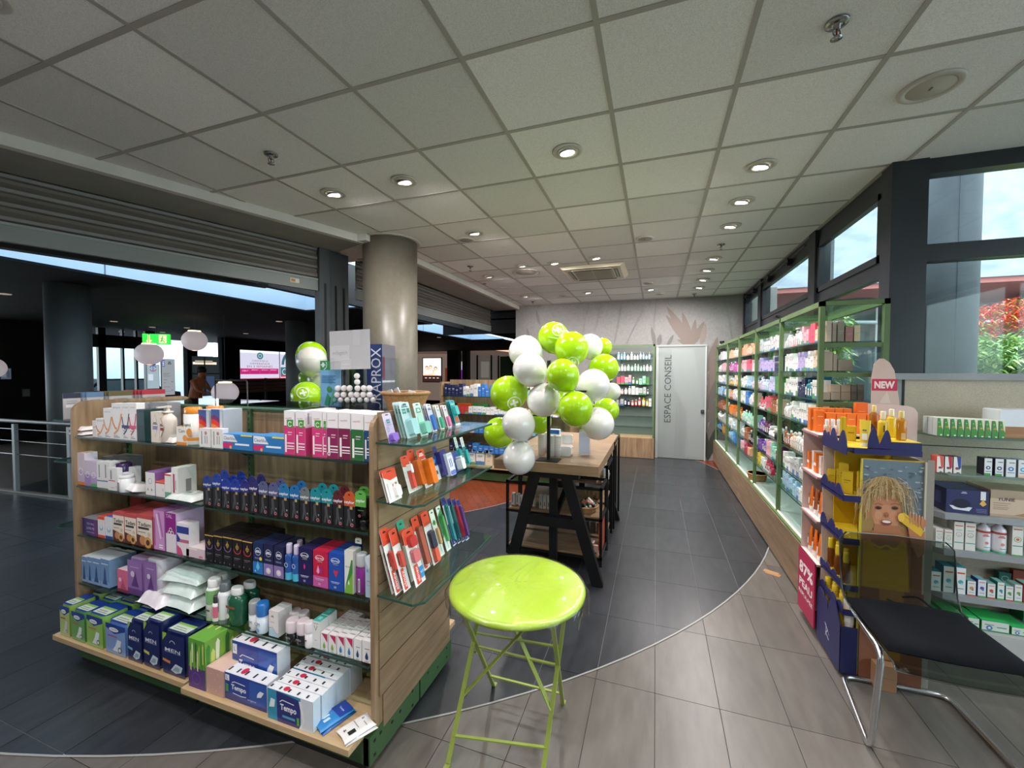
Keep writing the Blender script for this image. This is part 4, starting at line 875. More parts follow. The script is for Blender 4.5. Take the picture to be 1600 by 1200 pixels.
# -- second shelf, left bay
LIL = '#cbb9d6'
G(1, 121.5, 133, 708, .06, '#d9cfdc', [('rect', 0, 0, 1, .1, '#e08544'), ('rect', 0, .1, 1, .45, LIL), ('ring', .5, .42, .3, .05, '#ffffff')], 'tall lilac carton with an orange foot, left end of second shelf', top='#e3b9a8')
G(1, 133, 142.5, 720, .04, '#d5c8dd', [('rect', 0, 0, 1, .45, '#a287bb'), ('ring', .5, .45, .3, .05, '#fff')], 'lilac carton with a violet foot on second shelf'); G(1, 142.5, 152, 721, .04, '#d5c8dd', [('rect', 0, 0, 1, .12, '#4fae6a'), ('rect', 0, .12, 1, .4, '#b49cc7'), ('ring', .5, .45, .3, .05, '#fff')], 'lilac carton with a green foot on second shelf')
for k, (a, c) in enumerate([(152, 162), (162, 172)]): G(1, a, c, 722, .05, W_, [('rect', 0, .25, 1, .3, '#5a8ab5'), ('rect', .3, .4, .5, .9, '#9aa0a8')], '%s white carton with a thin blue stripe on second shelf' % ORD[k])
G(1, 172, 181, 722, .05, W_, [('rect', .3, .3, .5, .9, '#9aa0a8')], 'plain white carton behind the red striped one on second shelf', Y=1.45)
G(1, 169, 183.5, 731.5, .025, W_, [('rect', .1, .42, .8, .46, '#d0455a'), ('rect', .3, .5, .45, .9, '#8d939b'), ('rect', .3, .12, .7, .15, '#b0b0b0')], 'short white carton with a red stripe in front, second shelf', Y=1.40)
G(1, 160, 176, 714, .06, '#8b8c90', None, 'left grey display carton at the back of second shelf', Y=1.52); G(1, 176, 203, 713, .07, '#77787c', [('rect', .1, .4, .9, .6, '#6b6c70')], 'right grey display carton at the back of second shelf', Y=1.53)
GB_(1, 194, 16, 723, 'white bottle with a deep purple cap on second shelf', '#e6e4e6', '#3c2858', caph=.33, neck=.82, shoulder=.06, Y=1.455)
GB_(1, 199, 13, 741.5, 'small white bottle in front of the purple capped one', '#e9e9ea', '#dfe0e2', caph=.18, neck=.95, shoulder=.03, Y=1.42, ops=[('rect', .2, .15, .5, .75, '#8e929a')])
G(1, 202, 208, 730, .04, '#e2e0e2', None, 'narrow white carton right of the purple capped bottle', Y=1.46)
wipes('white pouch slumped on second shelf in front of the violet topped carton', (xat(213, 1.45, .985), 1.45, .985), .15, .12, .045, '#e9e7e6', seed=5, tilt=(-.25, .1), ops=[('rect', .2, .4, .8, .6, '#b5b0b0')])
G(1, 228, 243, 738, .13, W_, [('ring', .5, .62, .2, .03, '#9a8ab5'), ('rect', .2, .2, .3, .3, '#888'), ('rect', .6, .2, .7, .3, '#888')], 'white carton with a violet top on second shelf', side='#8a63a5', top='#8a63a5')
G(1, 243.5, 258, 753, .12, W_, [('rect', 0, .88, 1, 1, '#dd5533'), ('ring', .8, .5, .1, .03, '#b5b5b5')], 'low white carton with an orange top edge, second shelf', top='#d9532f')
G(1, 258, 268, 741, .05, W_, [('rect', 0, 0, 1, .25, '#6fae8f'), ('rect', 0, .93, 1, 1, '#d8502f')], 'white carton with a pale green foot, second shelf')
G(1, 268.5, 279, 731, .09, '#efefec', [('rect', .25, .2, .5, .8, '#b03a6a'), ('rect', .6, .3, .7, .6, '#999')], 'tallest white carton with pink upright lettering, second shelf', side='#dcdad6', sideops=[('rect', .4, .2, .7, .6, '#8a8a88')])
wipes('flat white and mint pouch at the right end of the left second shelf', (xat(298, 1.455, .985), 1.455, .985), .20, .12, .03, '#e5ebe6', seed=6, ops=[('rect', .1, .3, .6, .7, '#8fa09a')])
# -- second shelf, right bay: hang boxes
def hangbox(cap, sub='#26262a'):
    def mk(w_, h, d):
        b = MB(); x = w_/2; b.box(-x, x, 0, d, 0, h*.72, '#1b1b1e')
        pr = [(-x, h*.6), (x, h*.6), (x, h*.82)]+[(x*math.cos(math.radians(a)), h*.82+h*.18*math.sin(math.radians(a))) for a in range(15, 180, 15)]+[(-x, h*.82)]
        b.prism(pr, 'y', -.0012, .0006, cap); f = Fc(b, (-x, -.0012, 0), (w_, 0, 0), (0, 0, h)); f.rect(0, 0, 1, .6, '#1d1d20')
        f.poly([(.2, .06), (.34, .3), (.3, .5), (.5, .56), (.58, .3), (.72, .08), (.6, .06), (.46, .24), (.36, .06)], '#4b4b50'); f.ring(.72, .1, .13, .05, '#d8808a'); f.rect(.55, .52, .78, .6, '#b8a070')
        f.text('ceylor', .5, .70, .92, '#eef0f4', .11, 0, .02); f.rect(.42, .9, .58, .93, '#16161a'); f.text('9', .8, .24, .09, '#e8e8e8'); return b
    return mk
CEY = [(318, 743, '#22408a', 0), (332.5, 740, '#22409a', 1), (347, 748, '#1c3a9a', 2), (361, 749, '#20389a', 1), (375.8, 749.5, '#2a2a7a', 1), (390, 747, '#2c2868', 1), (404.5, 752, '#565a82', 0), (420, 754, '#565a86', 1), (436, 756, '#2272a8', 0), (453, 758, '#1e6aa8', 1), (469, 761, '#6b7476', 0), (485, 762, '#1a8794', 1), (502.5, 764, '#1c8a96', 1), (520.6, 766, '#5a2028', 1), (537.5, 768, '#c4552a', 0)]
zc = .985-.008; yc = 1.41
for k, (a, t, c, nb) in enumerate(CEY):
    nx_ = CEY[k+1][0] if k < 14 else 556; x0, x1 = xat(a, yc, zc), xat(nx_, yc, zc); h = zat(t, (x0+x1)/2, yc)-zc
    me = hangbox(c)((x1-x0)*.93, h, .032).mesh('hang_box'); me.materials.append(CARD)
    cn = ['navy', 'royal blue', 'deep blue', 'ultramarine', 'indigo', 'dark violet', 'slate', 'slate', 'azure', 'azure', 'grey', 'teal', 'teal', 'maroon', 'orange'][k]
    for q in range(nb+1):
        o = link('hang_box', me, CARD, None, ((x0+x1)/2+.004*q, yc+.0355*q, zc+.0006)); o.scale[2] = 1+.07*q
        tag(o, ('%s black hang box from the left with rounded %s header, second shelf' % (ORD[k], cn)) if q == 0 else 'hang box with %s header standing behind the %s front one%s' % (cn, ORD[k], ', rearmost' if q > 1 else ''), 'box', 'black hang boxes with coloured headers')
for q, (px, yy) in enumerate([(569.5, 1.43), (575, 1.49)]):
    z = zc; x = xat(px, yy, z); e = empty('squeeze_tube', ['front green headed black tube at the right end of second shelf', 'rear green headed black tube at the right end of second shelf'][q], 'tube', (x, yy, z+.0006), 0, 'green headed tubes')
    MB().lathe([(.017, 0), (.019, .03), (.019, .04)], 14, '#17181a').build('cap', PLAS, e)
    b = MB(); b.lathe([(.019, .04), (.022, .1), (.026, .135)], 14, '#1a1d1c', sy=.8); f = Fc(b, (-.024, -.0215, .04), (.048, 0, 0), (0, 0, .1)); f.ring(.35, .2, .12, .04, '#d8808a'); f.rect(.2, .42, .8, .46, '#3f7a44'); b.build('body', PLAS, e)
    b = MB(); b.prism([(-.027, .1), (.027, .1), (.028, .15)]+[(.028*math.cos(math.radians(a)), .15+.018*math.sin(math.radians(a))) for a in range(15, 180, 15)]+[(-.028, .15)], 'y', -.024, -.022, '#5bab4a'); f = Fc(b, (-.027, -.024, .1), (.054, 0, 0), (0, 0, .068)); f.text('ceylor', .5, .35, .85, '#f2f6f0', .26, 0, .02); f.rect(.35, .78, .65, .84, '#1c2a1c'); b.build('header_card', CARD, e)
# -- third shelf, left bay
G(2, 129, 153, 811, .12, '#3f2a6a', [('poly', [(.6, 0), (1, 0), (1, 1), (.8, 1)], '#6a2f72'), ('text', 'YOU WILL', .55, .70, .5, '#d8cce8'), ('text', 'LOVE ME', .55, .42, .5, '#d8cce8'), ('rect', .3, .15, .8, .2, '#9a88c0')], 'purple box reading YOU WILL LOVE ME, left end of third shelf', top='#8d8f96', side='#6a5a90')
G(2, 153.5, 164.5, 807, .06, '#e7e3e1', [('rect', 0, 0, 1, .12, '#d9452f'), ('rect', 0, .85, 1, 1, '#e0523a'), ('disc', .5, .45, .25, '#9fc0d6'), ('disc', .5, .5, .14, '#e8f0f6')], 'white carton with orange red ends and a droplet, third shelf', top='#e0523a')
G(2, 165, 176.5, 808, .06, '#e4e6ec', [('rect', 0, 0, 1, .14, '#33479a'), ('disc', .5, .42, .25, '#9fc0d6'), ('disc', .5, .47, .14, '#e8f0f6')], 'white carton with a blue foot and a droplet, third shelf', top='#5563b5')
TAD = [('rect', 0, .9, 1, 1, '#c84f52'), ('text', 'Tadam', .5, .72, .82, '#2b2426', .13, 0, .015), ('rect', .1, .56, .8, .63, '#3a3335'), ('poly', [(0, 0), (1, 0), (1, .12), (.5, .32), (0, .38)], '#5a2d20'), ('disc', .38, .2, .2, '#c98a5a'), ('disc', .72, .16, .24, '#d2a05e'), ('disc', .72, .16, .12, '#5a3320'), ('disc', .8, .42, .1, '#d9c9a8'), ('rect', .1, .46, .6, .48, '#777')]
for k, (a, c, t) in enumerate([(177, 195, 801), (195.5, 214, 804.5), (214.5, 239, 806)]): G(2, a, c, t, .065, '#efe2d4', TAD, '%s cream and red carton with a dark brown fruit print, third shelf' % ORD[k], n=3, side='#b04448', top='#c9565a', group='cream and red cartons')
G(2, 241, 258, 797.5, .14, '#d59ad0', [('rect', .05, .1, .15, .8, '#a04a9a'), ('line', [(.3, .9), (.65, .3)], .12, '#efdcf0'), ('line', [(.5, .95), (.85, .35)], .12, '#b56ab5'), ('rect', .5, .06, .85, .09, '#fff'), ('rect', .5, .12, .85, .15, '#fff')], 'pink carton with slanting violet strokes, third shelf', side='#b06fb0')
G(2, 260, 276, 802, .14, '#e9e2ea', [('rect', 0, .48, 1, 1, '#8f1f86'), ('text', 'TAL', .35, .92, .6, '#f0d8ee'), ('ring', .35, .5, .15, .05, '#f5eef5'), ('ring', .65, .5, .15, .05, '#f5eef5'), ('ring', .5, .58, .15, .05, '#f5eef5')], 'white carton with a magenta upper half and ring emblem, third shelf', side='#d8bfe0')
G(2, 277, 296, 818, .05, '#ebe6ea', [('rect', 0, .68, 1, .9, '#2f3f93'), ('poly', [(0, 0), (.5, 0), (.35, .2), (0, .3)], '#d84f80'), ('rect', 0, .4, 1, .5, '#c96a8a'), ('poly', [(0, .68), (.3, .5), (.2, .4), (0, .4)], '#2f3f93')], 'small white carton with blue band and pink corner, third shelf', top='#e6dfe4')
G(2, 291, 320, 857, .10, '#dfc9d2', [('rect', 0, .8, .6, 1, '#eee6e4'), ('rect', .7, .1, .9, .3, '#d87f95')], 'low pale pink flat box at the right end of the left third shelf', top='#e4d4d6')
G(2, 204, 222, 776, .02, '#b33c3c', [('ring', .4, .5, .25, .06, '#d87a7a')], 'dark red box leaning at the back of the third shelf', Y=1.60)
# -- third shelf, right bay
SK = lambda c: [('rect', 0, .96, 1, 1, '#c8a24a'), ('ring', .5, .66, .4, .06, c, 180, 360), ('ring', .5, .72, .16, .04, '#c8a24a'), ('line', [(.5, .62), (.5, .86)], .05, '#c8a24a'), ('text', 'SKYN', .5, .73, .3, '#e0bf6a'), ('rect', .2, .34, .8, .36, '#8a8a8a'), ('rect', .2, .29, .6, .31, '#666'), ('rect', .1, .08, .2, .14, '#777'), ('disc', .75, .1, .06, '#777')]
SKN = [(321, 334.5, 836, '#8a68a8'), (335, 348.5, 837.5, '#8a68a8'), (349, 363.5, 839.5, '#8a68a8'), (364, 379, 842.5, '#c8433f'), (379.5, 395, 846, '#d0403a')]
for k, (a, c, t, cl) in enumerate(SKN): G(2, a, c, t, .06, '#16141a', SK(cl), '%s black carton with gold cap line and %s crescent, third shelf' % (ORD[k], 'violet' if k < 3 else 'red'), n=3, top='#1a161c', group='black and gold cartons')
MX = lambda k: [('ring', .5, .72, .3, .04, '#cfd8ee'), ('text', 'mani', .5, .72, .5, '#e8ecf8'), ('text', 'MANIX', .5, .5, .6, '#9fb4dc'), ('rect', 0, 0, 1, .38, '#2c7ac0' if k else '#8a78b0')]+([('poly', [(.5, .42), (.68, .2), (.5, .1), (.32, .2)], '#6ac0f0'), ('disc', .8, .5, .14, '#e8d84a'), ('disc', .25, .08, .08, '#8fd0f0')] if k else [('disc', .5, .16, .25, '#d9cfe8'), ('rect', .4, .12, .62, .22, '#f4e8c0')])
G(2, 396, 411.5, 848.5, .06, '#1c2c58', MX(1), 'dark blue carton with bright droplet and yellow dot, third shelf', n=2)
G(2, 412.5, 427.5, 851, .06, '#20224a', MX(0), 'left dark blue carton with a lilac glowing foot, third shelf', n=2); G(2, 428.5, 444, 854.5, .06, '#20224a', MX(0), 'right dark blue carton with a lilac glowing foot, third shelf', n=2)
for k, (px, t, yy) in enumerate([(453, 849, 1.425), (464.5, 851, 1.425), (457, 845, 1.49), (469, 844, 1.50)]):
    GB_(2, px, 10, t, '%s blue gel bottle with a pale lilac cap, third shelf' % ['front left', 'front right', 'rear left', 'rear right'][k], '#24509a', '#c9c0dc', caph=.27, neck=.7, Y=yy, ops=[('band', .02, .3, '#4fb8d6'), ('band', .3, .72, '#2a5aa8'), ('ring', .5, .6, .4, .08, '#dfe6f4')])
def drx(bod, c2, icon):
    return [('poly', [(0, 0), (1, 0), (1, .3), (0, .3)], c2), ('disc', .45, .8, .3, '#e9e6ee', .075), ('disc', .45, .8, .26, bod, .062), ('text', 'durex', .45, .8, .48, '#f2f0f6', .055, 0, .02), ('rect', .3, .69, .65, .7, '#bbb')]+icon+[('rect', .15, .22, .75, .235, '#d8d8e8'), ('rect', .2, .19, .7, .2, '#c8c8e0'), ('text', '10', .45, .09, .14, '#f0f0f8')]
G(2, 467, 488.5, 857, .06, '#1e1c50', drx('#1e1c50', '#23205a', [('poly', [(.45, .58), (.53, .49), (.45, .40), (.37, .49)], '#d82aa0')]), 'navy condom carton with a magenta spark, third shelf', n=2)
G(2, 489.5, 513, 861, .06, '#c41f45', drx('#c41f45', '#c85aa0', [('poly', [(.36, .6), (.48, .42), (.36, .36), (.24, .42)], '#e8a0c8'), ('poly', [(.56, .6), (.68, .42), (.56, .36), (.44, .42)], '#a83080')]), 'crimson condom carton with two pink drops, third shelf', n=2)
G(2, 514, 537.5, 865, .06, '#1d4fae', drx('#1d4fae', '#1d4fae', [('poly', [(.5, .36), (.34, .5), (.36, .56), (.5, .53), (.64, .56), (.66, .5)], '#d23548')]), 'blue condom carton with a red heart, third shelf', n=2)
o = G(2, 538.5, 552.5, 861, .05, '#e4e5dc', [('poly', [(0, 0), (.95, 0), (.95, .6), (.7, .62), (.15, .2)], '#79b33c'), ('poly', [(.1, .15), (.5, .5), (.8, .8), (.95, .8), (.95, .5)], '#3c8a3a'), ('text', 'durex', .4, .63, .55, '#7a7d78'), ('poly', [(.5, .33), (.6, .24), (.5, .19), (.4, .24)], '#f0f4e4')], 'white carton with green leaf corner and hanging tab, third shelf', side='#cfd2c8')
b = MB(); hh = .0; 
b.prism([(0, 0), (.034, 0), (.034, .02), (.028, .026), (.006, .026), (0, .02)], 'y', 0, .001, '#eceee8'); b.box(.01, .024, -.0006, 0, .01, .014, '#2a2a2a'); b.build('hang_tab', CARD, o, (-.004, .045, .200))
e = GB_(2, 566, 17, 864, 'purple tube bottle with a large clear domed cap, third shelf', '#7a2a7e', '#b9bcc0', caph=.32, neck=.95, shoulder=.02, sy=.8, Y=1.44, ops=[('rect', .45, .1, .7, .6, '#e8e0e8'), ('rect', .52, .15, .62, .55, '#4a4a4a')])
G(2, 571, 583, 871, .07, '#a9c4d8', [('poly', [(0, .9), (.5, .7), (1, .95), (1, 1), (0, 1)], '#d4e4ee'), ('text', 'K·Y', .55, .66, .7, '#3f5f8a'), ('rect', .2, .4, .8, .42, '#b07a9a'), ('rect', .2, .3, .8, .31, '#7f93a8')], 'light blue marbled carton at the right end of third shelf', side='#bcd2e0')
# -- fourth shelf, left bay
BM = [('rect', 0, 0, 1, .2, '#8aa8cc'), ('poly', [(.2, .1), (.8, .1), (.65, .3), (.6, .6), (.5, .75), (.4, .55), (.35, .3)], '#2f4f88'), ('rect', .1, .82, .9, .85, '#e0e8f2')]
for k, (a, c, t, d) in enumerate([(128, 136.5, 870, .14), (137, 145, 871, .14), (145, 157.5, 873, .13), (158, 171.5, 874.5, .13)]): G(3, a, c, t, d, '#6f93c0', BM, '%s blue and white night carton, left end of fourth shelf' % ORD[k], side='#7d9cc2', top='#dfe6ee', group='blue night cartons')
G(3, 184, 201.5, 891, .06, '#d96a8e', [('disc', .25, .55, .12, '#f2c4d2'), ('poly', [(.3, .15), (.8, .15), (.6, .4), (.5, .6), (.4, .4)], '#b84870'), ('rect', 0, 0, 1, .14, '#7a2a4a')], 'small rose pink packet on fourth shelf', top='#e9d2da')
PP = [('rect', 0, 0, 1, .18, '#6a4088'), ('disc', .35, .6, .14, '#e0d0ec'), ('poly', [(.25, .25), (.8, .25), (.65, .45), (.55, .7), (.45, .5)], '#5f3a80'), ('rect', .2, .8, .8, .82, '#d0b8dc')]
def softpack(label, px0, px1, pt, d, body, ops, shelf=3, Y=Y1, top=None, topops=None, n=1, dz=.002, side=None, group=None, rows=1, nm='soft_pack'):
    z = BZ if shelf == 4 else SHZ[shelf]; x0, x1 = xat(px0, Y, z), xat(px1, Y, z); x = (x0+x1)/2; h = zat(pt, x, Y)-z; w_ = x1-x0-.002
    b = MB(); N = 7; vs = []
    # bulged soft pack: superellipse rings
    for j in range(N+1):
        t = j/N; k_ = .93+.07*math.sin(math.pi*t)**.5
        ring_ = []
        for i in range(20):
            a = 2*math.pi*i/20+.01; ca, sa = math.cos(a), math.sin(a); m = (abs(ca)**8+abs(sa)**8)**(-1/8)
            vs.append((w_/2*k_*ca*m, d/2+d/2*k_*sa*m, t*h+.003*math.sin(i*2.1+j*1.7)*(0 < j < N)))
    fs = [(j*20+i, j*20+(i+1) % 20, (j+1)*20+(i+1) % 20, (j+1)*20+i) for j in range(N) for i in range(20)]
    b.add(vs, fs, side or body, True); b.face(vs[N*20:], top or body); b.face(vs[:20][::-1], body)
    f = Fc(b, (-w_*.46, -.0045, h*.02), (w_*.92, 0, 0), (0, 0, h*.95)); f.rect(0, 0, 1, 1, body); f.ops(ops)
    if topops: Fc(b, (-w_*.45, d*.06, h+.001), (w_*.9, 0, 0), (0, d*.88, 0)).ops(topops)
    me = b.mesh(nm); me.materials.append(FILMS)
    for q in range(rows):
        o = link(nm, me, FILMS, None, (x+.004*(q % 2), Y+.004+q*(d+.008), z+.0006)); tag(o, label if q == 0 else '%s, %s one behind' % (label, ORD[q-1]), 'packet', group)
FILMS = vcol('wrapped_packet', .3, coat=.4, noise=.06, bump=.35, scale=40)
softpack('left purple packet standing on fourth shelf', 199.5, 224, 874.5, .10, '#9a72b4', PP, top='#c0a4d0', rows=1)
softpack('right purple packet with a pale side, fourth shelf', 226, 247, 876, .14, '#9470b0', PP, side='#d8cfda', top='#e0d6e4', rows=1)
z = .417
for k, (pxa, pxb, yy, zz, lab) in enumerate([(240, 275, 1.44, 0, 'lowest left white wipes pack jutting out on fourth shelf'), (274, 328, 1.47, 0, 'bottom mint white wipes pack of the three in a stack, fourth shelf'), (272, 327, 1.48, .062, 'middle mint white wipes pack of the three in a stack, fourth shelf'), (270, 332, 1.49, .124, 'topmost mint white wipes pack of the three in a stack, fourth shelf')]):
    a, c = xat(pxa, yy, z+zz), xat(pxb, yy, z+zz)
    wipes(lab, ((a+c)/2, yy+.05, z+zz+.001), (c-a)*(.85 if k else 1.1), .26, .06, ['#e6dfe6', '#dbe9e4', '#dcebe6', '#dfeeea'][k], rz=.06*(k-1.5), seed=10+k, ops=[('rect', .1, .2, .9, .8, '#aecdc9'), ('rect', .2, .4, .8, .5, '#7fa8a6')])
# -- fourth shelf, right bay
def g4(*a, **k): return GB_(3, *a, **k)
g4(337, 18, 902.5, 'green and white spray can with a white cap, front, fourth shelf', '#e3e8e2', '#eef0ee', caph=.2, neck=.75, Y=1.435, ops=[('band', .5, .94, '#86bb7c'), ('band', 0, .06, '#9fcf8f'), ('rect', .2, .3, .8, .36, '#5a6a60')])
g4(348, 14, 896, 'green and white spray can behind the front one, fourth shelf', '#dfe6df', '#eef0ee', caph=.2, neck=.75, Y=1.50, ops=[('band', .5, .94, '#86bb7c')])
g4(340, 10, 930, 'tiny tube with a pink label and grey cap, fourth shelf', '#ece8ea', '#3a3a3c', caph=.25, neck=.75, Y=1.405, ops=[('band', .3, .85, '#d86a8a'), ('text', 'SOS', .5, .55, .8, '#ffffff', None, 1), ('band', 0, .14, '#555')])
g4(353, 15, 908.5, 'white spray bottle with a smoky clear cap, fourth shelf', '#e6e8ea', '#6d7276', caph=.22, neck=.75, Y=1.425, ops=[('band', 0, .14, '#6d7073'), ('rect', .35, .4, .5, .85, '#8a8f94')])
for px, t, yy, lb in [(372, 917, 1.435, 'front'), (391, 908, 1.52, 'rear')]:
    g4(px, 25, t, '%s dark green bottle with a white cap and small bird print, fourth shelf' % lb, '#1c5a42', '#e4e6e4', caph=.19, neck=.62, shoulder=.18, Y=yy, sy=.7, ops=[('rect', .1, .62, .9, .7, '#8a5a3a'), ('disc', .25, .35, .16, '#d8d4c8'), ('ring', .55, .38, .3, .02, '#3f7a5a', -90, 90)])
g4(399, 13, 938, 'roll-on with a grey cap, fourth shelf', '#dfe3e6', '#9ea3a6', caph=.42, neck=1.0, shoulder=.02, Y=1.43, ops=[('text', 'CM', .4, .55, .8, '#5a6068'), ('disc', .45, .2, .2, '#3b3f44')])
g4(411.5, 14, 940.5, 'roll-on with a bright blue cap, fourth shelf', '#dbe5ef', '#2a72c0', caph=.42, neck=1.0, shoulder=.02, Y=1.425, ops=[('text', 'CM', .4, .6, .8, '#4a5a70'), ('disc', .5, .25, .25, '#7ab0dc')])
G(3, 420.5, 435.5, 955, .075, '#e9e5e4', [('text', 'R°', .4, .78, .3, '#8a8a90'), ('poly', [(0, .25), (.4, .3), (.8, .1), (1, .12), (1, 0), (0, 0)], '#b5d4e0'), ('line', [(0, .3), (.4, .36), (.8, .14), (1, .16)], .03, '#4a8ab0'), ('rect', .2, .55, .6, .57, '#c9a0a0')], 'white carton with a pale blue wave, fourth shelf', side='#dfdbda')
g4(428, 15, 952, 'white rounded bottle behind the wave carton, fourth shelf', '#e6e0e2', '#e0d8dc', caph=.4, neck=.98, Y=1.52)
for px, t, yy, lb in [(458, 967, 1.425, 'front left'), (474.5, 968.5, 1.425, 'front right'), (461, 953, 1.50, 'rear left'), (474.5, 956, 1.50, 'rear right')]:
    g4(px, 15.5, t, '%s black labelled roll-on with a pale pink cap' % lb, '#1b1c1f', '#dccfd4', caph=.55, neck=1.0, shoulder=.03, Y=yy, ops=[('text', 'MEN', .5, .6, .7, '#a8acb0')], group='black labelled roll-ons')
g4(484, 11, 971, 'slim white roll-on beside the V carton, fourth shelf', '#e8e2e4', '#e4dade', caph=.4, neck=1.0, shoulder=.03, Y=1.415, ops=[('rect', .3, .5, .6, .6, '#444')])
G(3, 488.5, 500.5, 971, .05, '#e6e8e6', [('text', 'V', .45, .74, .5, '#8f9494'), ('text', 'VICHY', .5, .92, .7, '#6a7070'), ('rect', .3, .3, .6, .32, '#aaa')], 'white carton with a large grey V and mint top, fourth shelf', n=2, top='#46b8a8', topops=[('rect', .3, .3, .7, .7, '#8fd8cc')])
DP = [(501, 512.5, 989, '#7fae30', 1, 4), (513.5, 525.5, 992, '#86b23a', 1, 4), (526.5, 538.5, 994, '#2a7ac0', 1, 3), (539.5, 552, 996, '#2a80c4', 1, 3), (553, 565, 999.5, '#20406e', 0, 3), (566, 580.5, 1002, '#1e3a66', 0, 4)]
for k, (a, c, t, cl, tri, n) in enumerate(DP):
    ops = ([('poly', [(.15, .96), (.95, .96), (.95, .5)], '#c0285a')] if tri else [('rect', .3, .62, .8, .65, '#555')])+[('poly', [(.5, .52), (.68, .28), (.64, .17), (.5, .13), (.36, .17), (.32, .28)], cl), ('rect', .3, .05, .7, .08, '#999')]
    G(3, a, c, t, .045, '#e9e7e7', ops, '%s white drop carton from the left with a %s droplet' % (ORD[k], ['lime green', 'green', 'blue', 'bright blue', 'navy', 'dark navy'][k]), n=n, group='white droplet cartons', topops=[('text', 'Derma', .5, .5, .8, '#55555a', .28)])
# -- base boards: incontinence packs, tissue boxes
def tena(bg, z='#1d3f8f', men=False, acc='#8fb84a', lab2='#e6eef2'):
    if men: return [('poly', [(.0, .8), (.18, .95), (.18, 1), (0, 1)], '#9ac43c'), ('ring', .45, .74, .14, .02, '#cfd8ea', 20, 160), ('text', 'MEN', .46, .60, .7, '#d5dcea', .085, 0, .01), ('rect', .1, .54, .85, .55, '#8fa0c8'), ('poly', [(.0, .36), (.35, .33), (.35, .26), (.0, .30)], acc), ('poly', [(.38, .12), (.6, .30), (.92, .26), (.85, .12), (.6, .06)], '#c9d6e0'), ('poly', [(.45, .12), (.62, .24), (.8, .22), (.75, .12)], '#8fa9ba')]
    return [('poly', [(0, .85), (.45, .68), (1, .85), (1, 1), (0, 1)], z), ('disc', .42, .82, .24, '#eef2f6', .07), ('text', 'TENA', .42, .82, .32, '#1d3f8f', .035, 0, .01), ('poly', [(.35, .12), (.7, .1), (.8, .5), (.6, .52), (.5, .3)], lab2), ('disc', .72, .18, .1, '#5a6a4a'), ('disc', .72, .18, .06, lab2), ('rect', .12, .58, .6, .62, '#c8556a' if acc == '#8fb84a' else acc)]
YB = 1.302
TT = [('rect', .08, .08, .92, .45, '#cfe0d2'), ('rect', .08, .45, .92, .58, '#8fc05a'), ('rect', .2, .15, .8, .2, '#8fa090'), ('rect', .2, .27, .7, .32, '#8fa090')]
softpack('tall narrow pale green packet at the left end of the base board', 94, 110.5, 946, .12, '#b3c67c', tena('#b3c67c', acc='#b0305a', lab2='#d8d4d0'), 4, YB, top='#203f8f', topops=TT, rows=2, side='#87a850', nm='hygiene_packet')
softpack('green packet, second from the left on the base board', 112, 134.5, 956, .11, '#6fa85c', tena('#6fa85c'), 4, YB, top='#203f8f', topops=TT, rows=2, side='#5f9a50', nm='hygiene_packet')
softpack('light green packet, third from the left on the base board', 135.5, 163, 962, .12, '#94c05e', tena('#94c05e'), 4, YB, top='#203f8f', topops=TT, rows=2, side='#7fb04e', nm='hygiene_packet')
softpack('light blue packet, fourth from the left on the base board', 165, 198.5, 975, .12, '#7f9fd4', tena('#7f9fd4', acc='#b8407a', lab2='#dfe8f4'), 4, YB, top='#203f8f', topops=TT, rows=2, side='#5f86c4', nm='hygiene_packet')
for k, (a, c, t, ac_) in enumerate([(200, 223.5, 972, '#6fb0c8'), (225, 251.5, 972, '#c8c850'), (254, 291, 990, '#e08a3a')]):
    softpack('%s navy packet reading MEN with a %s flash, base board' % (ORD[k], ['pale blue', 'yellow', 'orange'][k]), a, c, t, .13 if k < 2 else .12, '#16245c', tena('#16245c', men=True, acc=ac_), 4, YB, top='#16245c', topops=TT[:2]+TT[2:], rows=2, side='#142050', group='navy packets', nm='hygiene_packet')
YR = 1.285
ov = [('rect', 0, 0, 1, .0, '#fff')]
LG = [('poly', [(u+.0, v), (u+.07, v-.02), (u+.09, v+.34), (u+.045, v+.42), (u, v+.34)], c) for u, v, c in [(.02, .5, '#3f8a34'), (.12, .36, '#c9d874'), (.22, .52, '#e6eccc'), (.33, .4, '#7db33c'), (.43, .55, '#2f6e30'), (.54, .38, '#dfe4a8'), (.65, .5, '#9cc45c'), (.76, .42, '#4f9a3c'), (.87, .55, '#d4dc7c')]]
G(4, 295.5, 321.5, 1000, .22, '#5fa03c', [('rect', 0, 0, 1, .42, '#5a3a80'), ('ring', .45, .2, .25, .02, '#8060b0')]+LG, 'green leaf patterned tissue box with a violet foot, base board', Y=YR, side='#79ac48', sideops=LG+[(o[0], [(u, v-.38) for u, v in o[1]], o[2]) for o in LG], top='#6aa83e', cat='tissue box', name='tissue_box', topops=LG)
G(4, 322.5, 350, 1046, .22, '#c9a196', [('disc', u, v, .03, '#d8b8ae') for u, v in [(.2, .3), (.5, .6), (.8, .4), (.3, .8), (.7, .85), (.6, .2)]], 'pink speckled tissue box beside the green one, base board', Y=YR, top='#d9b8ac', cat='tissue box', name='tissue_box', side='#c09a90')
G(4, 352, 384, 975, .1, '#a8321e', [('line', [(.1, .9), (.6, .3), (.9, .8)], .03, '#7a2012')], 'dark red box behind the green tissue box', Y=1.54, side='#8a2818', top='#b83a26')
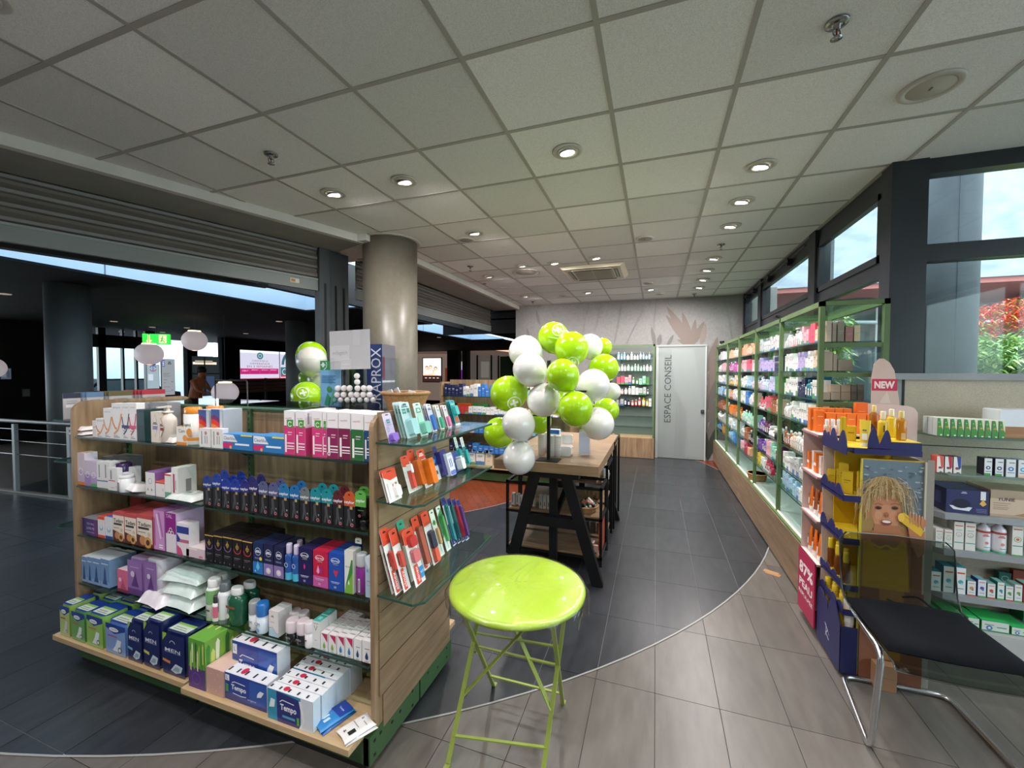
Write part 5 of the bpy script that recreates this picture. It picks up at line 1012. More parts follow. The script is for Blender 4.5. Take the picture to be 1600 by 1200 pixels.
def tempo(v=0):
    if v: return [('rect', 0, 0, 1, 1, '#2a94b8'), ('poly', [(.22, 0), (.72, 0), (.76, .9), (.2, 1)], '#1d2a78'), ('rect', .74, .0, 1, 1, '#d9dfe6'), ('poly', [(.7, .0), (.78, .3), (.7, .9), (.76, .9), (.82, .3), (.75, 0)], '#e8edf2'), ('text', 'Tempo', .47, .5, .36, '#f2f4f8', .26, 0, .03), ('line', [(.28, .68), (.34, .76), (.6, .72)], .015, '#f2f4f8'), ('rect', .34, .2, .62, .28, '#4fa0c8'), ('rect', .66, .1, .71, .35, '#5fae3a'), ('poly', [(.04, .4), (.16, .45), (.18, .7), (.08, .72)], '#e6f0f4')]
    return [('rect', 0, 0, 1, 1, '#1f3f9c'), ('poly', [(.0, 0), (1, 0), (1, .12), (.5, .1), (0, .25)], '#17307e'), ('rect', .6, .15, 1, .95, '#2457b0'), ('text', 'Tempo', .34, .5, .36, '#f2f4f8', .25, 0, .03), ('line', [(.18, .68), (.24, .74), (.5, .71)], .014, '#f2f4f8'), ('line', [(.2, .3), (.4, .27), (.52, .3)], .014, '#f2f4f8'), ('rect', .02, .72, .12, .94, '#eef2f8'), ('text', 'L', .07, .83, .04, '#22306a'), ('rect', .03, .3, .1, .6, '#4f9a4a'), ('text', 'original', .66, .25, .2, '#d8e2f4', .08), ('poly', [(.78, .45), (.88, .5), (.95, .7), (.86, .72), (.8, .6)], '#e8f0f8')]
tt = [('rect', 0, 0, 1, 1, '#e4e6ea')]+[('rect', i/5+.01, .2, i/5+.05, .6, '#33363f') for i in range(5)]+[('disc', .35, .5, .06, '#c8304a', .3)]
G(4, 352, 417.5, 1060, .06, '#2a4aa4', tempo(), 'lower blue multipack of paper tissues with white lettering', Y=1.29, top='#e8eaee', topops=tt, side='#dfe3e8', cat='tissue pack', name='tissue_multipack', mat=FILMS)
o = G(4, 364, 434, 1010, .07, '#2a4aa4', tempo(), 'upper blue multipack of paper tissues standing behind the lower one', Y=1.36, top='#e8eaee', topops=tt, side='#dfe3e8', cat='tissue pack', name='tissue_multipack', mat=FILMS, z=BZ)
tx0, tx1 = xat(418.5, 1.275, BZ), xat(490, 1.275, BZ); th = zat(1086, (tx0+tx1)/2, 1.275)-BZ
for k in range(7): carton('blue and white tissue multipack, %s of the row running back' % ORD[k], ((tx0+tx1)/2+.004*(k % 2), 1.275+k*.043, BZ), tx1-tx0-.004, .039, th*(1-.015*(k % 3)), '#2a94b8', tempo(1), 'tissue pack', 'row of tissue multipacks', 0, '#e8eaee', '#cfe0ec', 'tissue_multipack', mat=FILMS, topops=tt)
def sachet(label, pxs, z, cols, rz, ops, w_=.075, d=.15, t=.012):
    p = onz(*pxs, z); e = empty('sachet', label, 'sachet', (p.x, p.y, z), rz); pillow(w_, d, t, cols, 3).build('wrapper', FILMS, e)
    b = MB(); Fc(b, (-w_*.47, -d*.46, t*1.02), (w_*.94, 0, 0), (0, d*.92, 0)).ops(ops); b.build('print', FILMS, e)
sachet('upper blue tissue sachet lying at the front right of the base board', (522, 1120), BZ+.014, '#2f86c8', -.35, [('rect', 0, .55, 1, 1, '#1d3f9a'), ('text', 'Tempo', .5, .75, .5, '#f0f4fa'), ('rect', .25, .2, .4, .4, '#cfe6f4'), ('rect', .5, .15, .7, .35, '#cfe6f4')])
sachet('lower blue tissue sachet under the front one', (524, 1124), BZ+.001, '#2a6cb4', -.3, [('rect', 0, .55, 1, 1, '#1d3f9a')])
sachet('upper white sachet with black print at the board corner', (557, 1138), BZ+.014, '#e9e7e4', -.45, [('text', 'C', .3, .8, .1, '#444'), ('rect', .5, .75, .85, .78, '#999'), ('rect', .15, .5, .7, .53, '#999'), ('rect', .6, .15, .85, .4, '#2f2f2f'), ('text', '3M', .42, .12, .12, '#222')], .085, .13)
sachet('lower white sachet under the one with black print', (560, 1142), BZ+.001, '#dedbd8', -.5, [('rect', .1, .1, .4, .13, '#999')], .085, .13)
# ================================================================ BLISTER PACKS ON THE END SHELVES (facing +x)
HP = math.pi/2
def blister(label, z, y, w_, h, card, ops, inner=None, head=None, x=-.885, lean=-.3, bulge='#dfe6e8', name='blister_pack', cat='blister pack', group=None, n=1, step=.014, clear=True, yaw=HP):
    for q in range(n):
        e = empty(name, label if q == 0 else '%s, %s one behind' % (label, ORD[q-1]), cat, (x-step*q*1.0-.05*0, y+.003*q, z+.001), 0, group)
        e.rotation_euler = (lean, 0, yaw)
        b = MB(); r = w_*.12; X = w_/2
        P = [(-X, 0), (X, 0), (X, h-r)]+[(X-r+r*math.cos(math.radians(a)), h-r+r*math.sin(math.radians(a))) for a in range(15, 91, 25)]+[(-X+r+r*math.cos(math.radians(a)), h-r+r*math.sin(math.radians(a))) for a in range(90, 180, 25)]+[(-X, h-r)]
        b.prism(P, 'y', 0, .0015, card); f = Fc(b, (-X, 0, 0), (w_, 0, 0), (0, 0, h)); f.ops(ops)
        f.poly([(.32, .93), (.68, .93), (.68, .95), (.56, .955), (.5, .965), (.44, .955), (.32, .95)], '#2a2422'); b.build('backing_card', CARD, e)
        if inner:
            for (u0, v0, u1, v1, c, t) in inner:
                b = MB(); b.box(-X+u0*w_, -X+u1*w_, -t, -.0005, v0*h, v1*h, c, ch=min(w_*(u1-u0), .02)*.3); b.build('contents', PLAS, e)
        if clear:
            b = MB(); b.prism([(-X*.86, h*.05), (X*.86, h*.05), (X*.86, h*.72), (X*.5, h*.8), (-X*.5, h*.8), (-X*.86, h*.72)], 'y', -.016, -.0008); b.build('clear_blister', CLEAR, e)
z = ESZ[0]
def ey(px, zz, x=-.885): return yat(px, x, zz)
def BL(label, zi, pxb, pyb, pt, w_, card, ops, **k):
    zz = ESZ[zi]; p = onz(pxb, pyb, zz); x = max(-1.0, min(-.885, p.x)); y = yat(pxb, x, zz)
    h = (zat(pt, x-.05, y)-zz)*1.03; blister(label, zz, y, w_, h, card, ops, x=x, **k)
RD, WH_ = '#e04a2c', '#eae6e2'
BL('lilac blister pack leaning at the near end of the upper end shelf', 0, 615, 690, 645, 0.055, '#c4bbd6', [('rect', .3, .66, .7, .78, '#3f7f86'), ('text', 'GUM', .5, .72, .3, '#e6f0f0'), ('text', 'ORTHO', .5, .6, .5, '#77708f'), ('ring', .25, .45, .16, .03, '#6f8f96'), ('rect', 0, 0, 1, .2, '#7a56b8'), ('rect', .4, .14, .85, .32, '#9f86cf')], inner=[(.15, .05, .85, .3, '#8a68c4', .02)], name='blister_pack')
MINT = [('rect', .12, .68, .5, .82, '#3f8f86'), ('text', 'GUM', .31, .75, .28, '#e8f2f0'), ('rect', .6, .7, .85, .82, '#3f8f6a'), ('disc', .5, .3, .28, '#3f8fc0'), ('disc', .5, .3, .16, '#bfe0ee'), ('text', 'Twister', .45, .89, .6, '#4a7f8a')]
BL('clear and aqua floss pack standing upright, front of three', 0, 645, 684, 628, 0.075, '#bcd6d4', MINT, inner=[(.2, .06, .8, .5, '#9fcfd0', .03)], n=3, step=.018)
BL('mint floss pack beside the aqua one, upper end shelf', 0, 664, 681, 629, 0.06, '#bfdccf', [('rect', .2, .7, .8, .85, '#58a07a'), ('text', 'EASY', .5, .77, .4, '#e9f4ee'), ('poly', [(.1, .1), (.9, .1), (.8, .6), (.2, .6)], '#9fd8c4')], inner=[(.15, .05, .85, .4, '#7fc4b0', .03)])
BR = [('text', 'Inter', .5, .82, .7, '#3f4a70')]+[('rect', .25, .1+.09*k, .75, .14+.09*k, '#2a68c0') for k in range(6)]
BL('slim pack of blue interdental brushes, front of three', 0, 680, 671, 631, 0.042, '#d8d6e4', BR, n=3, step=.014, inner=[(.2, .05, .8, .6, '#3f78c8', .012)])
BL('slim pack of green interdental brushes', 0, 692, 666, 633, 0.036, '#e4e8e6', [('text', 'G', .5, .85, .5, '#333')]+[('rect', .25, .1+.09*k, .75, .14+.09*k, '#38a078') for k in range(5)], inner=[(.2, .05, .8, .5, '#48b088', .012)], n=2)
BL('slim pack of pink interdental brushes', 0, 703, 664, 633, 0.036, '#ece4e8', [('text', 'G', .5, .85, .5, '#333')]+[('rect', .25, .1+.09*k, .75, .14+.09*k, '#e070a0') for k in range(5)], inner=[(.2, .05, .8, .5, '#e880ac', .012)], n=2)
BL('turquoise toothbrush set with an orange base band, upper end shelf', 0, 716, 661, 625, 0.055, '#2fa3a8', [('rect', .0, .0, 1, .08, '#e8e4e0'), ('rect', .2, .12, .9, .34, '#c8643c'), ('disc', .5, .62, .3, '#5cc4c6'), ('text', 'elmex', .5, .85, .7, '#d8f0f0')], inner=[(.2, .4, .8, .75, '#4cc0c0', .02)], n=3, step=.012)
def elm(t='elmex'): return [('rect', 0, .72, 1, 1, RD), ('poly', [(0, .72), (1, .72), (1, .62), (.5, .7)], RD), ('rect', .45, .08, .75, .5, '#e0604a'), ('text', t, .6, .29, .38, '#f6ece8', None, 1)]
BL('wide white pack with an orange red top, near end of the middle end shelf', 1, 619, 779, 733, 0.085, WH_, [('poly', [(0, .8), (.45, .66), (1, .7), (1, 1), (0, 1)], RD), ('rect', .12, .1, .18, .6, '#b0b0b0'), ('text', 'SENSITIVE', .55, .32, .4, '#c83a2a', None, 1), ('rect', .72, .2, .86, .55, '#b08a5a')], n=2, clear=False, inner=[(.5, .1, .9, .45, '#e6e2de', .015)])
BL('white and red brush pack, second on the middle end shelf', 1, 645.5, 768, 712, 0.055, WH_, elm(), inner=[(.4, .1, .75, .6, '#d64a3a', .02), (.45, .5, .7, .75, '#f0eeec', .025)])
BL('orange pump pack with a red header, left one of the middle end shelf', 1, 656, 762, 702, 0.05, WH_, elm(''), inner=[(.15, .08, .85, .72, '#c8642a', .035)])
BL('bright orange pump pack with a red header, right one of the middle end shelf', 1, 671, 761, 702, 0.06, WH_, [('rect', 0, .74, 1, 1, RD), ('text', 'CARIES', .5, .86, .6, '#f2d8d0')], inner=[(.25, .06, .95, .72, '#e8761e', .04)])
BL('small blue topped pack behind the bright orange pump pack', 1, 686, 750, 713, 0.05, '#e6e8ea', [('rect', 0, .6, 1, 1, '#2f4a9a'), ('disc', .5, .8, .2, '#4a9ad0'), ('disc', .5, .32, .2, '#3f5f4a')])
BL('left indigo toothbrush carton pack, middle end shelf', 1, 691, 744, 697, 0.035, '#35307c', [('rect', .1, .1, .9, .6, '#4a448f')], clear=False, inner=[(.05, .03, .95, .8, '#2f2a70', .03)])
BL('right white and indigo toothbrush carton with a printed brush head', 1, 702, 744, 702, 0.055, '#35307c', [], clear=False, inner=[(.0, .0, 1, .82, '#dcdcec', .03), (.06, .02, .94, .18, '#6a78c8', .032), (.25, .3, .35, .62, '#5a6ab0', .031), (.55, .3, .65, .62, '#5a6ab0', .031)], name='toothbrush_carton')
BL('blue pack with a white floss bottle, middle end shelf', 1, 718, 736, 705, 0.05, '#3a4aa0', [], inner=[(.2, .06, .95, .6, '#e8e8ec', .035), (.35, .6, .8, .72, '#dcdce2', .03)], n=1)
BL('left slim teal brush pack with a black and white top', 1, 723, 729, 683, 0.03, '#2c8f92', [('rect', 0, .66, 1, 1, '#e6e8e4'), ('text', 'TEPE', .5, .8, .24, '#2a2a2a', None, 1)], inner=[(.1, .08, .9, .6, '#2fa0a4', .015)])
BL('right slim teal brush pack with a black and white top', 1, 732, 727, 683, 0.035, '#2c8f92', [('rect', 0, .66, 1, 1, '#e6e8e4'), ('text', 'TEPE', .5, .8, .24, '#2a2a2a', None, 1), ('rect', .1, .1, .9, .3, '#d0e4e4')], inner=[(.1, .08, .9, .55, '#2fa8ac', .015)])
def tb(c2='#2a8ac8', w4=False): return [('rect', 0, .70, 1, 1, RD), ('poly', [(0, .6), (1, .7), (1, .75), (0, .75)], '#efe9e6'), ('rect', .2, .42, .8, .62, '#5a2a2a'), ('rect', .3, .44, .4, .6, '#d05040'), ('rect', .6, .44, .7, .6, '#d05040'), ('rect', .2, .02, .6, .36, '#d8452f'), ('text', 'elmex', .4, .19, .26, '#f6ece8', None, 1)]+([('rect', .62, .08, .98, .28, c2), ('text', '4=3', .8, .18, .28, '#eef6fa')] if w4 else [])
BL('front left toothbrush pack with orange red header, lowest end shelf', 2, 624, 921, 826, 0.05, WH_, tb(), inner=[(.35, .35, .65, .64, '#b83a30', .018)], n=2, step=.02)
BL('red and white toothbrush pack second on the lowest end shelf', 2, 637, 922, 828, 0.05, WH_, tb(), inner=[(.3, .38, .7, .64, '#c04a3a', .018)], n=2, step=.02)
BL('large promotional toothbrush pack with a blue 4=3 corner, lowest end shelf', 2, 658, 912, 827, 0.078, WH_, tb(w4=True), inner=[(.2, .4, .8, .62, '#c86a70', .02), (.2, .68, .8, .86, '#b83430', .022)])
BL('toothbrush pack with a green tip behind the promotional pack', 2, 648, 895, 814, 0.05, WH_, [('rect', 0, .85, 1, 1, '#2a9a7a'), ('rect', 0, .6, 1, .85, RD)])
BL('red topped toothbrush pair pack, left of the middle two', 2, 668, 885, 808, 0.055, '#e6ded8', tb(), inner=[(.2, .1, .8, .8, '#a85a4a', .02)], n=2)
BL('red topped toothbrush pair pack, right of the middle two', 2, 683, 880, 801, 0.062, '#e9e2dc', tb(), inner=[(.2, .3, .8, .62, '#3a3a4a', .02), (.2, .04, .7, .3, '#d8604a', .021)], n=2)
BL('pale toothbrush pack with a green oval, lowest end shelf', 2, 692, 866, 797, 0.042, '#dfe4d6', [('disc', .5, .72, .3, '#5a9a3a'), ('text', 'CLEAN', .5, .2, .24, '#2a3a7a', None, 1)], inner=[(.3, .25, .7, .6, '#c8a070', .015)])
BL('green and white toothbrush pack, lowest end shelf', 2, 702, 859, 791, 0.045, '#e4ebe2', [('poly', [(0, .3), (1, .5), (1, .95), (0, .8)], '#3f8a4a'), ('text', 'DUO', .5, .2, .3, '#2c7a4a', None, 1)], inner=[(.3, .2, .7, .8, '#5fb06a', .016)])
for k, (px, c, c2, nm) in enumerate([(711, '#1f2f80', '#3a8a90', 'navy and teal'), (718.5, '#18305a', '#2c6a70', 'dark teal'), (725, '#2a2f74', '#b03040', 'navy and crimson'), (731, '#3a4a90', '#5a3f80', 'violet blue')]):
    BL('slim %s toothbrush pack, far end of the lowest end shelf' % nm, 2, px, 850-k*2.3, 778+k*1.0, .038, '#dcdde2', [('rect', 0, .02, 1, .45, c), ('text', 'parodontax', .5, .24, .38, '#c8d2ee', None, 1), ('rect', 0, .85, 1, 1, '#243080')], inner=[(.25, .1, .75, .85, c2, .016)])

# ================================================================ ON TOP OF THE NEAR UNIT
def topbl(label, px0, px1, pt, head, n=1, grp=None):
    X = -3.30; zz = ESZ[0]; y0, y1 = yat(px0, X, 1.45), yat(px1, X, 1.45); w_ = y1-y0; y = (y0+y1)/2; h = zat(pt, X, y)-zz
    for q in range(n):
        e = empty('blister_pack', label if q == 0 else '%s, %s one further out' % (label, ORD[q]), 'blister pack', (X-.015*q, y-.012*q, zz+.001), -HP, grp)
        b = MB().box(-w_/2, w_/2, 0, .002, 0, h, '#a9a6a6')
        for (o_, U_) in (((-w_/2, 0, 0), (w_, 0, 0)), ((w_/2, .002, 0), (-w_, 0, 0))):
            f = Fc(b, o_, U_, (0, 0, h)); f.ops([('rect', 0, .80, 1, 1, head), ('rect', .04, .04, .96, .80, '#b4b1b2'), ('rect', .2, .68, .8, .70, '#77757a'), ('rect', .2, .6, .7, .62, '#77757a'), ('rect', .15, .45, .85, .55, '#d8d8da')])
        b.build('card', CARD, e)
        b = MB().prism([(-w_*.42, h*.05), (w_*.42, h*.05), (w_*.42, h*.6), (w_*.25, h*.78), (-w_*.25, h*.78), (-w_*.42, h*.6)], 'y', -.012, -.0006); b.build('clear_blister', CLEAR, e)
topbl('pack with a navy header on the far left end shelf, seen from behind', 98, 126, 614.5, '#23253f')
topbl('pack with a pale blue header on the left end shelf, seen from behind', 135, 162, 613, '#5a7aa0', 4, 'pale blue headed packs')
topbl('pack with an olive header on the left end shelf, seen from behind', 170, 207, 611, '#5f5732', 4, 'olive headed packs')
topbl('pack with a crimson header on the left end shelf, seen from behind', 222, 258, 609, '#b02c3c', 6, 'crimson headed packs')
for z in ESZ:
    P = [(GX0-.022, 1.40), (-3.34, 1.385), (-3.385, 1.42), (-3.385, 2.14), (GX0-.022, 2.16)]
    s = gp(MB().prism(P, 'z', z-.008, z), 'end_glass_shelf', SHELFG); b = MB()
    for (a, c) in ((P[0], P[1]), (P[1], P[2]), (P[2], P[3])): b.bar((*a, z-.004), (*c, z-.004), .003, .009, '#24483f')
    b.build('shelf_edge', SATM, s)
MB().tube([(-2.85, 1.99, TOPZ), (-2.85, 1.99, TOPZ+.12), (-2.84, 1.99, TOPZ+.13), (-2.56, 1.99, TOPZ+.13), (-2.55, 1.99, TOPZ+.12), (-2.55, 1.99, TOPZ)], .005, '#1a1a1c', 6).build('hook_rail', SATM, gd, None).location = O
Y = 1.74
# acrylic sign holder with blue leaflet
x0, x1 = xat(501, Y, TOPZ), xat(533, Y, TOPZ); h = zat(565, x0, Y)-TOPZ
e = empty('leaflet_holder', 'clear stand with a light blue and green leaflet on the unit top', 'leaflet', ((x0+x1)/2, Y, TOPZ+.0005)); w_ = x1-x0
MB().box(-w_/2-.005, w_/2+.005, -.004, .0, 0, h+.01).box(-w_/2, w_/2, -.06, .03, 0, .003).build('acrylic_stand', CLEAR, e)
b = MB(); b.box(-w_/2, w_/2, .0005, .0015, .004, h, '#8fc4ee'); f = Fc(b, (-w_/2, .0005, .004), (w_, 0, 0), (0, 0, h)); f.rect(0, .8, 1, 1, '#3f9a50'); f.rect(.1, .86, .2, .96, '#e6f4f6'); f.rect(.04, .895, .26, .925, '#e6f4f6'); f.ring(.15, .91, .2, .04, '#bfe0e8', -80, 40)
for k in range(5): f.rect(.08, .66-.035*k, .75-.1*(k % 2), .672-.035*k, '#2f6aa0')
f.poly([(.2, .05), (.35, .3), (.5, .2), (.4, .02)], '#3a9a70'); f.poly([(.5, .1), (.62, .4), (.7, .3), (.6, .05)], '#5fb08a'); f.disc(.45, .38, .12, '#4a9a5a'); f.disc(.7, .15, .08, '#8fd0b0'); b.build('leaflet', CARD, e)
# acrylic dispenser with white tubes
dz = empty('acrylic_dispenser', 'clear acrylic dispenser box behind the white tubes on the unit top', 'dispenser', (xat(548, 1.76, TOPZ), 1.76, TOPZ+.0005))
wd = .46; b = MB()
for (a, c, y0, y1, z0, z1) in [(-wd/2, wd/2, -.105, -.102, 0, .06), (-wd/2, wd/2, .10, .103, 0, .26), (-wd/2, -wd/2+.003, -.1, .1, 0, .26), (wd/2-.003, wd/2, -.1, .1, 0, .26), (-.05, -.047, -.1, .1, 0, .26), (-wd/2, wd/2, -.1, .1, 0, .003)]: b.box(a, c, y0, y1, z0, z1)
b.build('clear_box', CLEAR, dz)
tz = 0
for r_, (pyc, pxs) in enumerate([(625, [531.5, 542, 551.5, 562, 572.5, 582.5]), (617, [526, 536, 548, 557, 567, 577]), (607, [527, 536.5, 545.5, 558, 568, 577]), (597, [557.5]), (587.5, [557])]):
    for k, px in enumerate(pxs):
        p = ony(px, pyc, 1.672); R_ = .0145 if r_ else .0135
        e = empty('wrapped_tube', 'white capped tube lying endwise, %s row from below, %s from left' % (ORD[r_], ORD[k]), 'tube', (p.x, 1.675, p.z), .70, 'white tubes in the acrylic dispenser')
        M = Matrix.Rotation(-HP, 4, 'X')
        MB().lathe([(R_, 0), (R_, .07), (R_*.5, .10)], 12, '#b9bcc0' if r_ == 0 else '#d6d3d2', M=M).build('body', FILMS, e)
        b = MB(); b.lathe([(R_*.1, -.004), (R_*.85, -.004), (R_*.96, -.001), (R_, .012)], 12, '#e0dbda', M=M); b.ring = None
        f = Fc(b, (-R_, -.005, 0), (2*R_, 0, 0), (0, 0, .0001)) if False else None; b.build('cap', PLAS, e)
p = ony(546.5, 546, 1.70); e = empty('paper_sheet', 'large white sheet facing the camera above the white tubes', 'notice', (p.x, 1.70, zat(577, p.x, 1.70)))
w_ = xat(578, 1.7, 1.7)-xat(515.5, 1.7, 1.7); h = zat(516, p.x, 1.7)-zat(577, p.x, 1.7)
b = MB(); b.box(-w_/2, w_/2, 0, .002, 0, h, '#c3c3c6'); f = Fc(b, (-w_/2, 0, 0), (w_, 0, 0), (0, 0, h)); f.rect(.0, .2, .5, .62, '#cfcfd1'); f.text('enlagech', .26, .42, .38, '#a3a3a6'); f.rect(.28, .0, .54, .26, '#cdcdcf'); f.rect(.6, .6, .78, 1, '#c9c9cc'); f.rect(.3, .12, .5, .14, '#dededf'); f.line([(.02, .2), (.5, .27)], .01, '#e2e2e3'); b.build('sheet', CARD, e); e.rotation_euler = (.0, -.02, 0)
MB().box(-w_/2-.004, w_/2+.004, .002, .005, h-.004, h+.004).build('clip_rail', CLEAR, e)
# navy display card with vertical lettering
Yc = 1.80; x0, x1 = xat(573, Yc, 1.6), xat(597.5, Yc, 1.6); zt = zat(537.5, x1, Yc)
e = empty('brand_display_card', 'navy card with tall white upright lettering beside the column', 'display card', ((x0+x1)/2, Yc, TOPZ+.0005)); w_ = x1-x0; hh = zt-TOPZ
b = MB(); b.box(-w_/2, w_/2, 0, .003, 0, hh, '#16306e'); f = Fc(b, (-w_/2, 0, 0), (w_, 0, 0), (0, 0, hh)); f.text('CURAPROX', .60, .38, 1.12, '#dfe4ee', .62, 1); b.build('front_panel', CARD, e)
b = MB(); x1b = xat(617, 1.90, 1.6)-(x0+x1)/2; P = [(w_/2, .0), (x1b, .1)]
b.face([(w_/2, 0, 0), (x1b, .1, 0), (x1b, .1, hh*.985), (w_/2, 0, hh)], '#77727c'); b.face([(w_/2, .0035, 0), (x1b, .1035, 0), (x1b, .1035, hh*.985), (w_/2, .0035, hh)], '#77727c')
b.face([(w_/2, -.001, hh*.40), (x1b, .099, hh*.40), (x1b, .099, hh*.43), (w_/2, -.001, hh*.43)], '#d8d6d8'); b.face([(w_/2+.002, -.001, hh*.44), (w_/2+.012, .006, hh*.44), (w_/2+.012, .006, hh*.8), (w_/2+.002, -.001, hh*.8)], '#8a4a5a'); b.build('side_panel', CARD, e)
# wicker basket with leaflets
def basket(label, loc, rx, ry, h, nm='wicker_basket', rows=11, flare=.80, colr='#a07a4c', rz=0):
    e = empty(nm, label, 'basket', loc, rz); b = MB(); pr = []
    for i in range(rows*2+1):
        t = i/(rows*2); pr.append((flare+(1-flare)*t+(.03 if i % 2 else 0), t*h))
    b.lathe(pr, 44, colr, sx=rx, sy=ry, mod=lambda a, j: 1+.018*math.sin(a*22+(j//2)*math.pi)); b.lathe([(.95, h), (.90, h), (flare-.08, .004)], 32, '#7a5a34', sx=rx, sy=ry); b.build('wicker_body', RATT, e)
    pts = [(rx*1.01*math.cos(2*math.pi*i/30), ry*1.01*math.sin(2*math.pi*i/30), h) for i in range(30)]; MB().tube(pts, .008, '#a9845a', 6, True).build('rim', RATT, e); return e
bx = xat(630, 1.72, TOPZ)
bk = basket('wicker basket of small samples at the right end of the unit top', (bx, 1.74, TOPZ+.001), .118, .10, .085, flare=.72)
for k, (dx, dy, c, w_, hh, a, rx_) in enumerate([(-.09, 0, '#a8622e', .05, .05, .3, .1), (-.05, -.03, '#dcdcde', .03, .06, -.5, .3), (-.03, .01, '#cfd2d8', .022, .07, -.7, .2), (.0, .02, '#e2e0e2', .03, .055, .5, -.2), (.02, -.02, '#2a2c34', .02, .05, -.4, .3), (.04, .02, '#e6dcd6', .04, .045, .7, .2), (.07, -.01, '#7a2a5a', .014, .04, -.1, .2), (.085, .01, '#e0d6d0', .03, .035, 1.1, .1)]):
    o = carton('small sample card in the wicker basket, %s from the left' % ORD[k], (bx+dx*.9, 1.74+dy, TOPZ+.045), w_, .006, hh, c, [('rect', .2, .5, .8, .6, '#8a8a90')], 'sample card', 'samples in the basket', name='sample_card'); o.rotation_euler = (rx_, a*.6, a*.3)

# ================================================================ ROUND GREEN BISTRO TABLE
TC = (-.566, 1.69); LG1, LG2 = '#a9c33a', '#9cb63a'
LIME = tex('lime_lacquer', '#a6c42f', '#afcd38', rough=.3, coat=.3); LIMED = tex('lime_steel', '#8a9a40', '#96a64a', rough=.4)
tbn = empty('folding_round_table', 'small round lime green folding metal table in the foreground', 'table', (TC[0], TC[1], 0))
MB().lathe([(.0001, .716), (.275, .716), (.292, .712), (.298, .702), (.296, .69), (.288, .69), (.286, .70), (.0001, .702)][::-1], 64, LG1).build('tabletop', LIME, tbn)
F4 = {}
for nm, px, py in (('a', 700, 1195), ('b', 768, 1072), ('c', 890, 1104), ('d', 848, 1212)):
    p = onz(px, py, 0); F4[nm] = Vector((p.x-TC[0], p.y-TC[1], .008))
F4['b'] = Vector((F4['a'].x+.02, F4['b'].y, .008)); F4['c'] = Vector((F4['d'].x, F4['c'].y, .008))
Tz = .69
# two crossing leg frames seen edge-on from left and right; tops swap sides
tops = {'a': Vector((-.20, .17, Tz)), 'b': Vector((-.20, -.17, Tz)), 'c': Vector((.20, -.17, Tz)), 'd': Vector((.20, .17, Tz))}
for k in 'abcd':
    lg = MB().bar(F4[k], tops[k], .018, .009, LG2).build('leg', LIMED, tbn); q = F4[k]; s = 1 if k in 'bc' else -1
    MB().box(q.x-.011, q.x+.011, q.y-.014+(.012*s), q.y+.014+(.012*s), 0, .006, '#9ab03a').build('foot_plate', LIMED, lg)
for a, c in (('a', 'd'), ('b', 'c')):
    for t in ((.12, .62) if a == 'a' else (.14, .52)):
        p, q = F4[a].lerp(tops[a], t), F4[c].lerp(tops[c], t); MB().bar(p, q, .012, .006, LG2).build('cross_bar', LIMED, tbn)
xa = F4['a'].lerp(tops['a'], .3); xb = F4['d'].lerp(tops['d'], .3); ca_, cb_ = F4['a'].lerp(tops['a'], .95), F4['d'].lerp(tops['d'], .95)
MB().bar(xa, cb_+Vector((-.02, 0, 0)), .020, .004, LG2).build('diagonal_brace', LIMED, tbn); MB().bar(xb, ca_+Vector((.02, 0, 0)), .020, .004, LG2).build('diagonal_brace', LIMED, tbn)
for a in ('a', 'd'): 
    k2 = {'a': 'b', 'd': 'c'}[a]; m = (F4[a].lerp(tops[a], .5)+F4[k2].lerp(tops[k2], .5))/2; MB().tube([m-Vector((.012, 0, 0)), m+Vector((.012, 0, 0))], .006, '#7c8c34').build('rivet', LIMED, tbn)
MB().box(-.21, .21, -.19, -.17, .692, .704, LG2).box(-.21, .21, .17, .19, .692, .704, LG2).build('top_rail', LIMED, tbn)
# cling film: wrinkled cover with hanging skirt
from mathutils import noise as mn
b = MB(); R = random.Random(4); n = 120; rings = [(.001+.0118*i, .7185) for i in range(25)]+[(.2975, .7165), (.306, .70), (.305, .68), (.300, .66)]
vs = []; NR = 25
for j, (r, zz) in enumerate(rings):
    for i in range(n):
        a = 2*math.pi*i/n; x_, y_ = r*math.cos(a), r*math.sin(a); q_ = Vector((x_*14, y_*5, .3)); rg = 1-abs(mn.noise(q_+Vector((mn.noise(q_*.7)*1.5, 0, 0)))*2); rg2 = 1-abs(mn.noise(Vector((x_*22, y_*26, 4)))*2)
        wv = .0055*max(0, rg)**5+.0016*max(0, rg2)**4
        if j < NR: vs.append((x_, y_, zz+wv))
        else:
            jj = j-NR+4; q = r+(.004+.004*(jj-4))*math.sin(a*13+jj)*(jj > 4); drop = (.03+.02*math.sin(a*2.5)+.014*math.sin(a*9)) if jj == 7 else 0; vs.append((q*math.cos(a), q*math.sin(a), zz-max(0, drop)))
fs = [(j*n+i, j*n+(i+1) % n, (j+1)*n+(i+1) % n, (j+1)*n+i) for j in range(len(rings)-1) for i in range(n)]
b.add(vs, fs, '#ffffff', True)
WR = WRAP; nt = WR.node_tree; gl_ = [x for x in nt.nodes if x.type == 'BSDF_GLOSSY'][0]
n1 = nt.nodes.new('ShaderNodeTexNoise'); n1.inputs['Scale'].default_value = 9; n1.inputs['Detail'].default_value = 4; n1.inputs['Distortion'].default_value = 2.5
bp = nt.nodes.new('ShaderNodeBump'); bp.inputs['Strength'].default_value = 1; bp.inputs['Distance'].default_value = .006; tcn = nt.nodes.new('ShaderNodeTexCoord')
